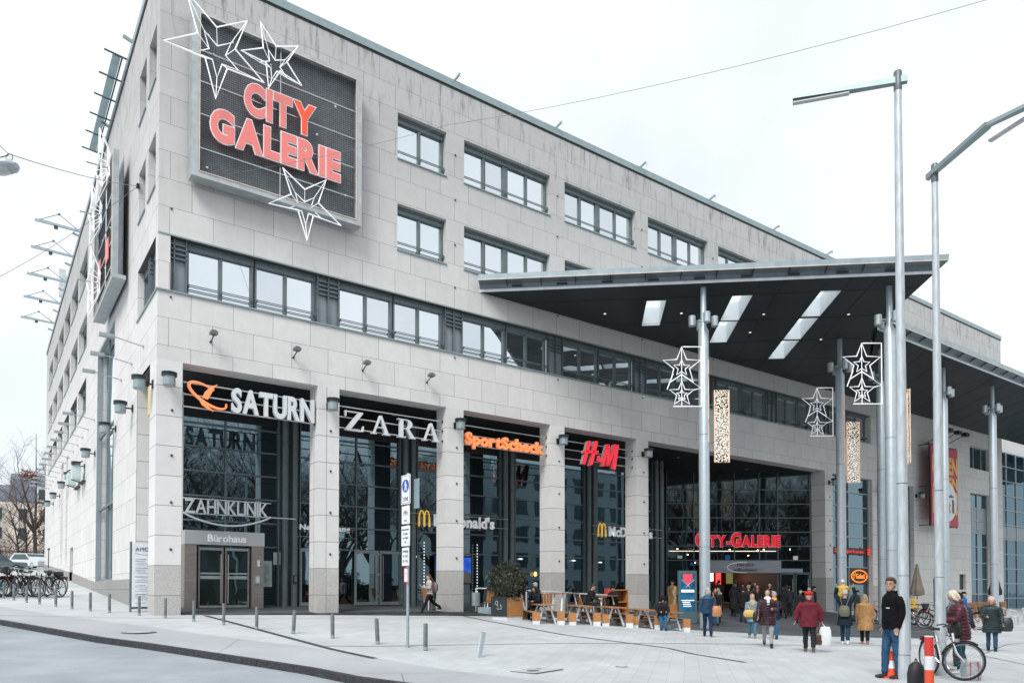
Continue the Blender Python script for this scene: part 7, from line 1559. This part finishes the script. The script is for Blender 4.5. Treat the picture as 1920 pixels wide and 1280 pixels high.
def vehicle(label, name, cat, loc, rz, L, W, H, hood, m_, stripe=None):
    t = thing(name, label, cat, loc, rz); Hb = H*.55
    prof = [(0, .28), (L, .28), (L, Hb*.85), (L-.1, Hb), (L-hood, Hb+.03), (L-hood-.7, H-.04), (.9, H), (.15, Hb+.1), (0, Hb*.9)] if hood else [(0, .3), (L, .3), (L, 1.0), (L-.25, H-.7), (L-.5, H-.05), (L-.8, H), (0, H)]
    m = MB(); m.prism(prof, (0, 0, 0), X3, Z3, Y3, W); m.build('body', m_, t)
    if hood:
        for yy in (-.006, W+.003): m = MB(); m.prism([(L-hood-.1, Hb+.05), (L-hood-.7, H-.12), (1.0, H-.1), (.45, Hb+.1)], (0, yy, 0), X3, Z3, Y3, .004); m.build('side_window', MATS['pane_dark'], t)
        m = MB(); m.bar((L-hood-.12, W/2, Hb+.1), (L-hood-.62, W/2, H-.1), W-.2, .02, up=(1,0,0)); m.build('windscreen', MATS['pane_dark'], t)
    else: m = MB(); m.prism([(L-.32, 1.15), (L-.55, H-.3), (L-1.4, H-.3), (L-1.4, 1.15)], (0, -.006, 0), X3, Z3, Y3, W+.012); m.build('side_window', MATS['pane_dark'], t)
    for x in (.8, L-.85):
        for yy in (0, W-.2): w_ = thing('w', None, None); bpy.data.objects.remove(w_); m = MB(); m.M = Matrix.Translation((x, yy, .32)) @ Matrix.Rotation(-pi/2, 4, 'X'); m.lathe([(.32, 0), (.32, .2)], n=16); o = m.build('wheel', RUB, t); m = MB(); m.M = Matrix.Translation((x, yy-.005 if yy == 0 else yy+.003, .32)) @ Matrix.Rotation(-pi/2, 4, 'X'); m.lathe([(.19, 0), (.19, .203)], n=12); m.build('rim', STEEL, o)
    if stripe: MB().box(.3, L-1.6, -.008, -.003, .8, 1.5).build('side_stripe', stripe, t)
    for yy in (.15, W-.4): MB().box(L-.02, L+.01, yy, yy+.25, Hb*.6, Hb*.78).build('headlight', CONC, t)
    return t
vehicle('white van with a yellow and blue side stripe cut by the left picture edge', 'parked_van', 'van', (-9.5, 44, Gz(-5, 44)-.1), radians(25), 5.0, 1.9, 2.1, 0, mat('van_white', (.6, .65, .66), .3), mat('van_yellow', (.5, .5, .2), .4))
vehicle('silver-blue parked car behind the bicycles at the far left', 'parked_car', 'car', (-5.6, 50, Gz(-5, 50)-.1), radians(10), 4.4, 1.75, 1.5, 1.1, mat('car_silver', (.12, .15, .17), .25, .3))
vehicle('pale parked car beside the trunks of the bare trees', 'parked_car', 'car', (-2.6, 56, Gz(-2, 56)-.1), radians(-60), 4.3, 1.75, 1.5, 1.1, mat('car_white', (.6, .65, .68), .25, .1))
t = thing('street_post', 'thin pale lamp post rising at the far left behind the van', 'post', (-3.6, 62, Gz(0, 60))); m = MB(); m.lathe([(.09, 0), (.06, 9)], n=8); m.build('pole', GALV, t)
t = thing('iron_fence', 'dark iron railing behind the bare tree trunks', 'fence', (-4, 66, Gz(0, 60))); m = MB()
for i in range(40): m.tube((.2*i, 0, 0), (.2*i, 0, 2.0), .02, n=4)
m.bar((0, 0, 1.8), (8, 0, 1.8), .05); m.bar((0, 0, .3), (8, 0, .3), .05); m.build('bars', BLK, t)
# thin wall rail / stand pipe by the side wall
t = thing('wall_post', 'slender post with a round top standing by the side wall', 'post', (-.6, 37, Gz(0, 37))); m = MB(); m.tube((0, 0, 0), (0, 0, 1.9), .03, n=6); m.ball((0, 0, 1.95), .09, n=8); m.build('pole', FRD, t)
# across the street, mirrored in the glass: bare trees and an office block
mc = tree_mesh(11, 15, 4, .72, 7, 0, .42); md = tree_mesh(14, 14, 3.5, .78, 7, 0, .4)
for i, (x, y) in enumerate([(-14, -33), (-7, -36), (0, -33), (6, -37), (12, -34), (18, -38), (24, -35), (30, -39), (36, -36)]):
    tree(['first', 'second', 'third', 'fourth', 'fifth', 'sixth', 'seventh', 'eighth', 'ninth'][i]+' bare tree across the street, mirrored in the arcade glass', (x, y, Gz(x, y)), mc if i % 2 else md, i*1.3, 1, 'bare trees across the street')
for i, (x, y) in enumerate([(-18, -44), (-10, -46), (-3, -43), (4, -47), (10, -44), (16, -47), (22, -44), (28, -48)]):
    tree(['first', 'second', 'third', 'fourth', 'fifth', 'sixth', 'seventh', 'eighth'][i]+' tree of the rear bare row across the street, mirrored in the glass', (x, y, Gz(x, y)), md if i % 2 else mc, i*2.1, 1.08, 'rear row of bare trees across the street')
t = thing('hedge', 'dark evergreen hedge, added across the street to darken the arcade glass reflections', 'hedge', (5, -50, -.6)); m = MB()  # unseen hedge added so the lower arcade glass reflects dark
for i in range(30): leafy(m, (-35+2.4*i, 0, 1.6), 1.7, 1.9, 260, .35, 50+i)
m.box(-36, 36, -.4, .4, 0, 3); m.build('foliage', LEAF[0], t)
t = thing('added_house_row', 'dark town houses added behind the bare trees to darken the glass reflections', 'houses', (-30, -70, -.6)); m = MB(); m.box(0, 60, 0, 9, 0, 8); m.build('wall', mat('dark_render', (.12, .13, .14), .8), t); m = MB(); m.prism([(0, 8), (9, 8), (4.5, 11.5)], (0, 0, 0), Y3, Z3, X3, 60); m.build('roof', SLT, t)  # unseen dark row, added so the lower half of the glass mirrors dark
t = thing('office_building', 'pale office block with dark window rows across the street, mirrored in the glass', 'building', (40, -58, -.5)); m = MB(); m.box(0, 42, 0, 14, 0, 19); m.build('wall', mat('office_pale', (.4, .43, .44), .8), t)
for f_ in range(5):
    for i in range(12): MB().box(1.5+3.4*i, 3.6+3.4*i, 14.0, 14.05, 1.6+3.5*f_, 3.6+3.5*f_).build('window', MATS['pane_dark'], t)
# ---------------------------------------------------------------- steering of the foreground bicycle
def steer(b, ang):
    k = 0
    for c in b.children:
        nm_ = c.name.split('.')[0]
        if nm_ == 'mudguard': k += 1
        if nm_ in ('front_wheel', 'fork', 'handlebar', 'front_lamp') or (nm_ == 'mudguard' and k == 2):
            P = V((.94, 0, 0)); Rz = Matrix.Rotation(ang, 3, 'Z'); c.rotation_euler = (0, 0, ang); c.location = P-Rz @ P

b = bicycle('white city bicycle leaning in the foreground with its front wheel turned towards the camera', gp(10.55, -19.3), radians(-127), bm_['white'], .04, ebike=True, group='bicycle in the foreground')
del b['group']; steer(b, radians(72))
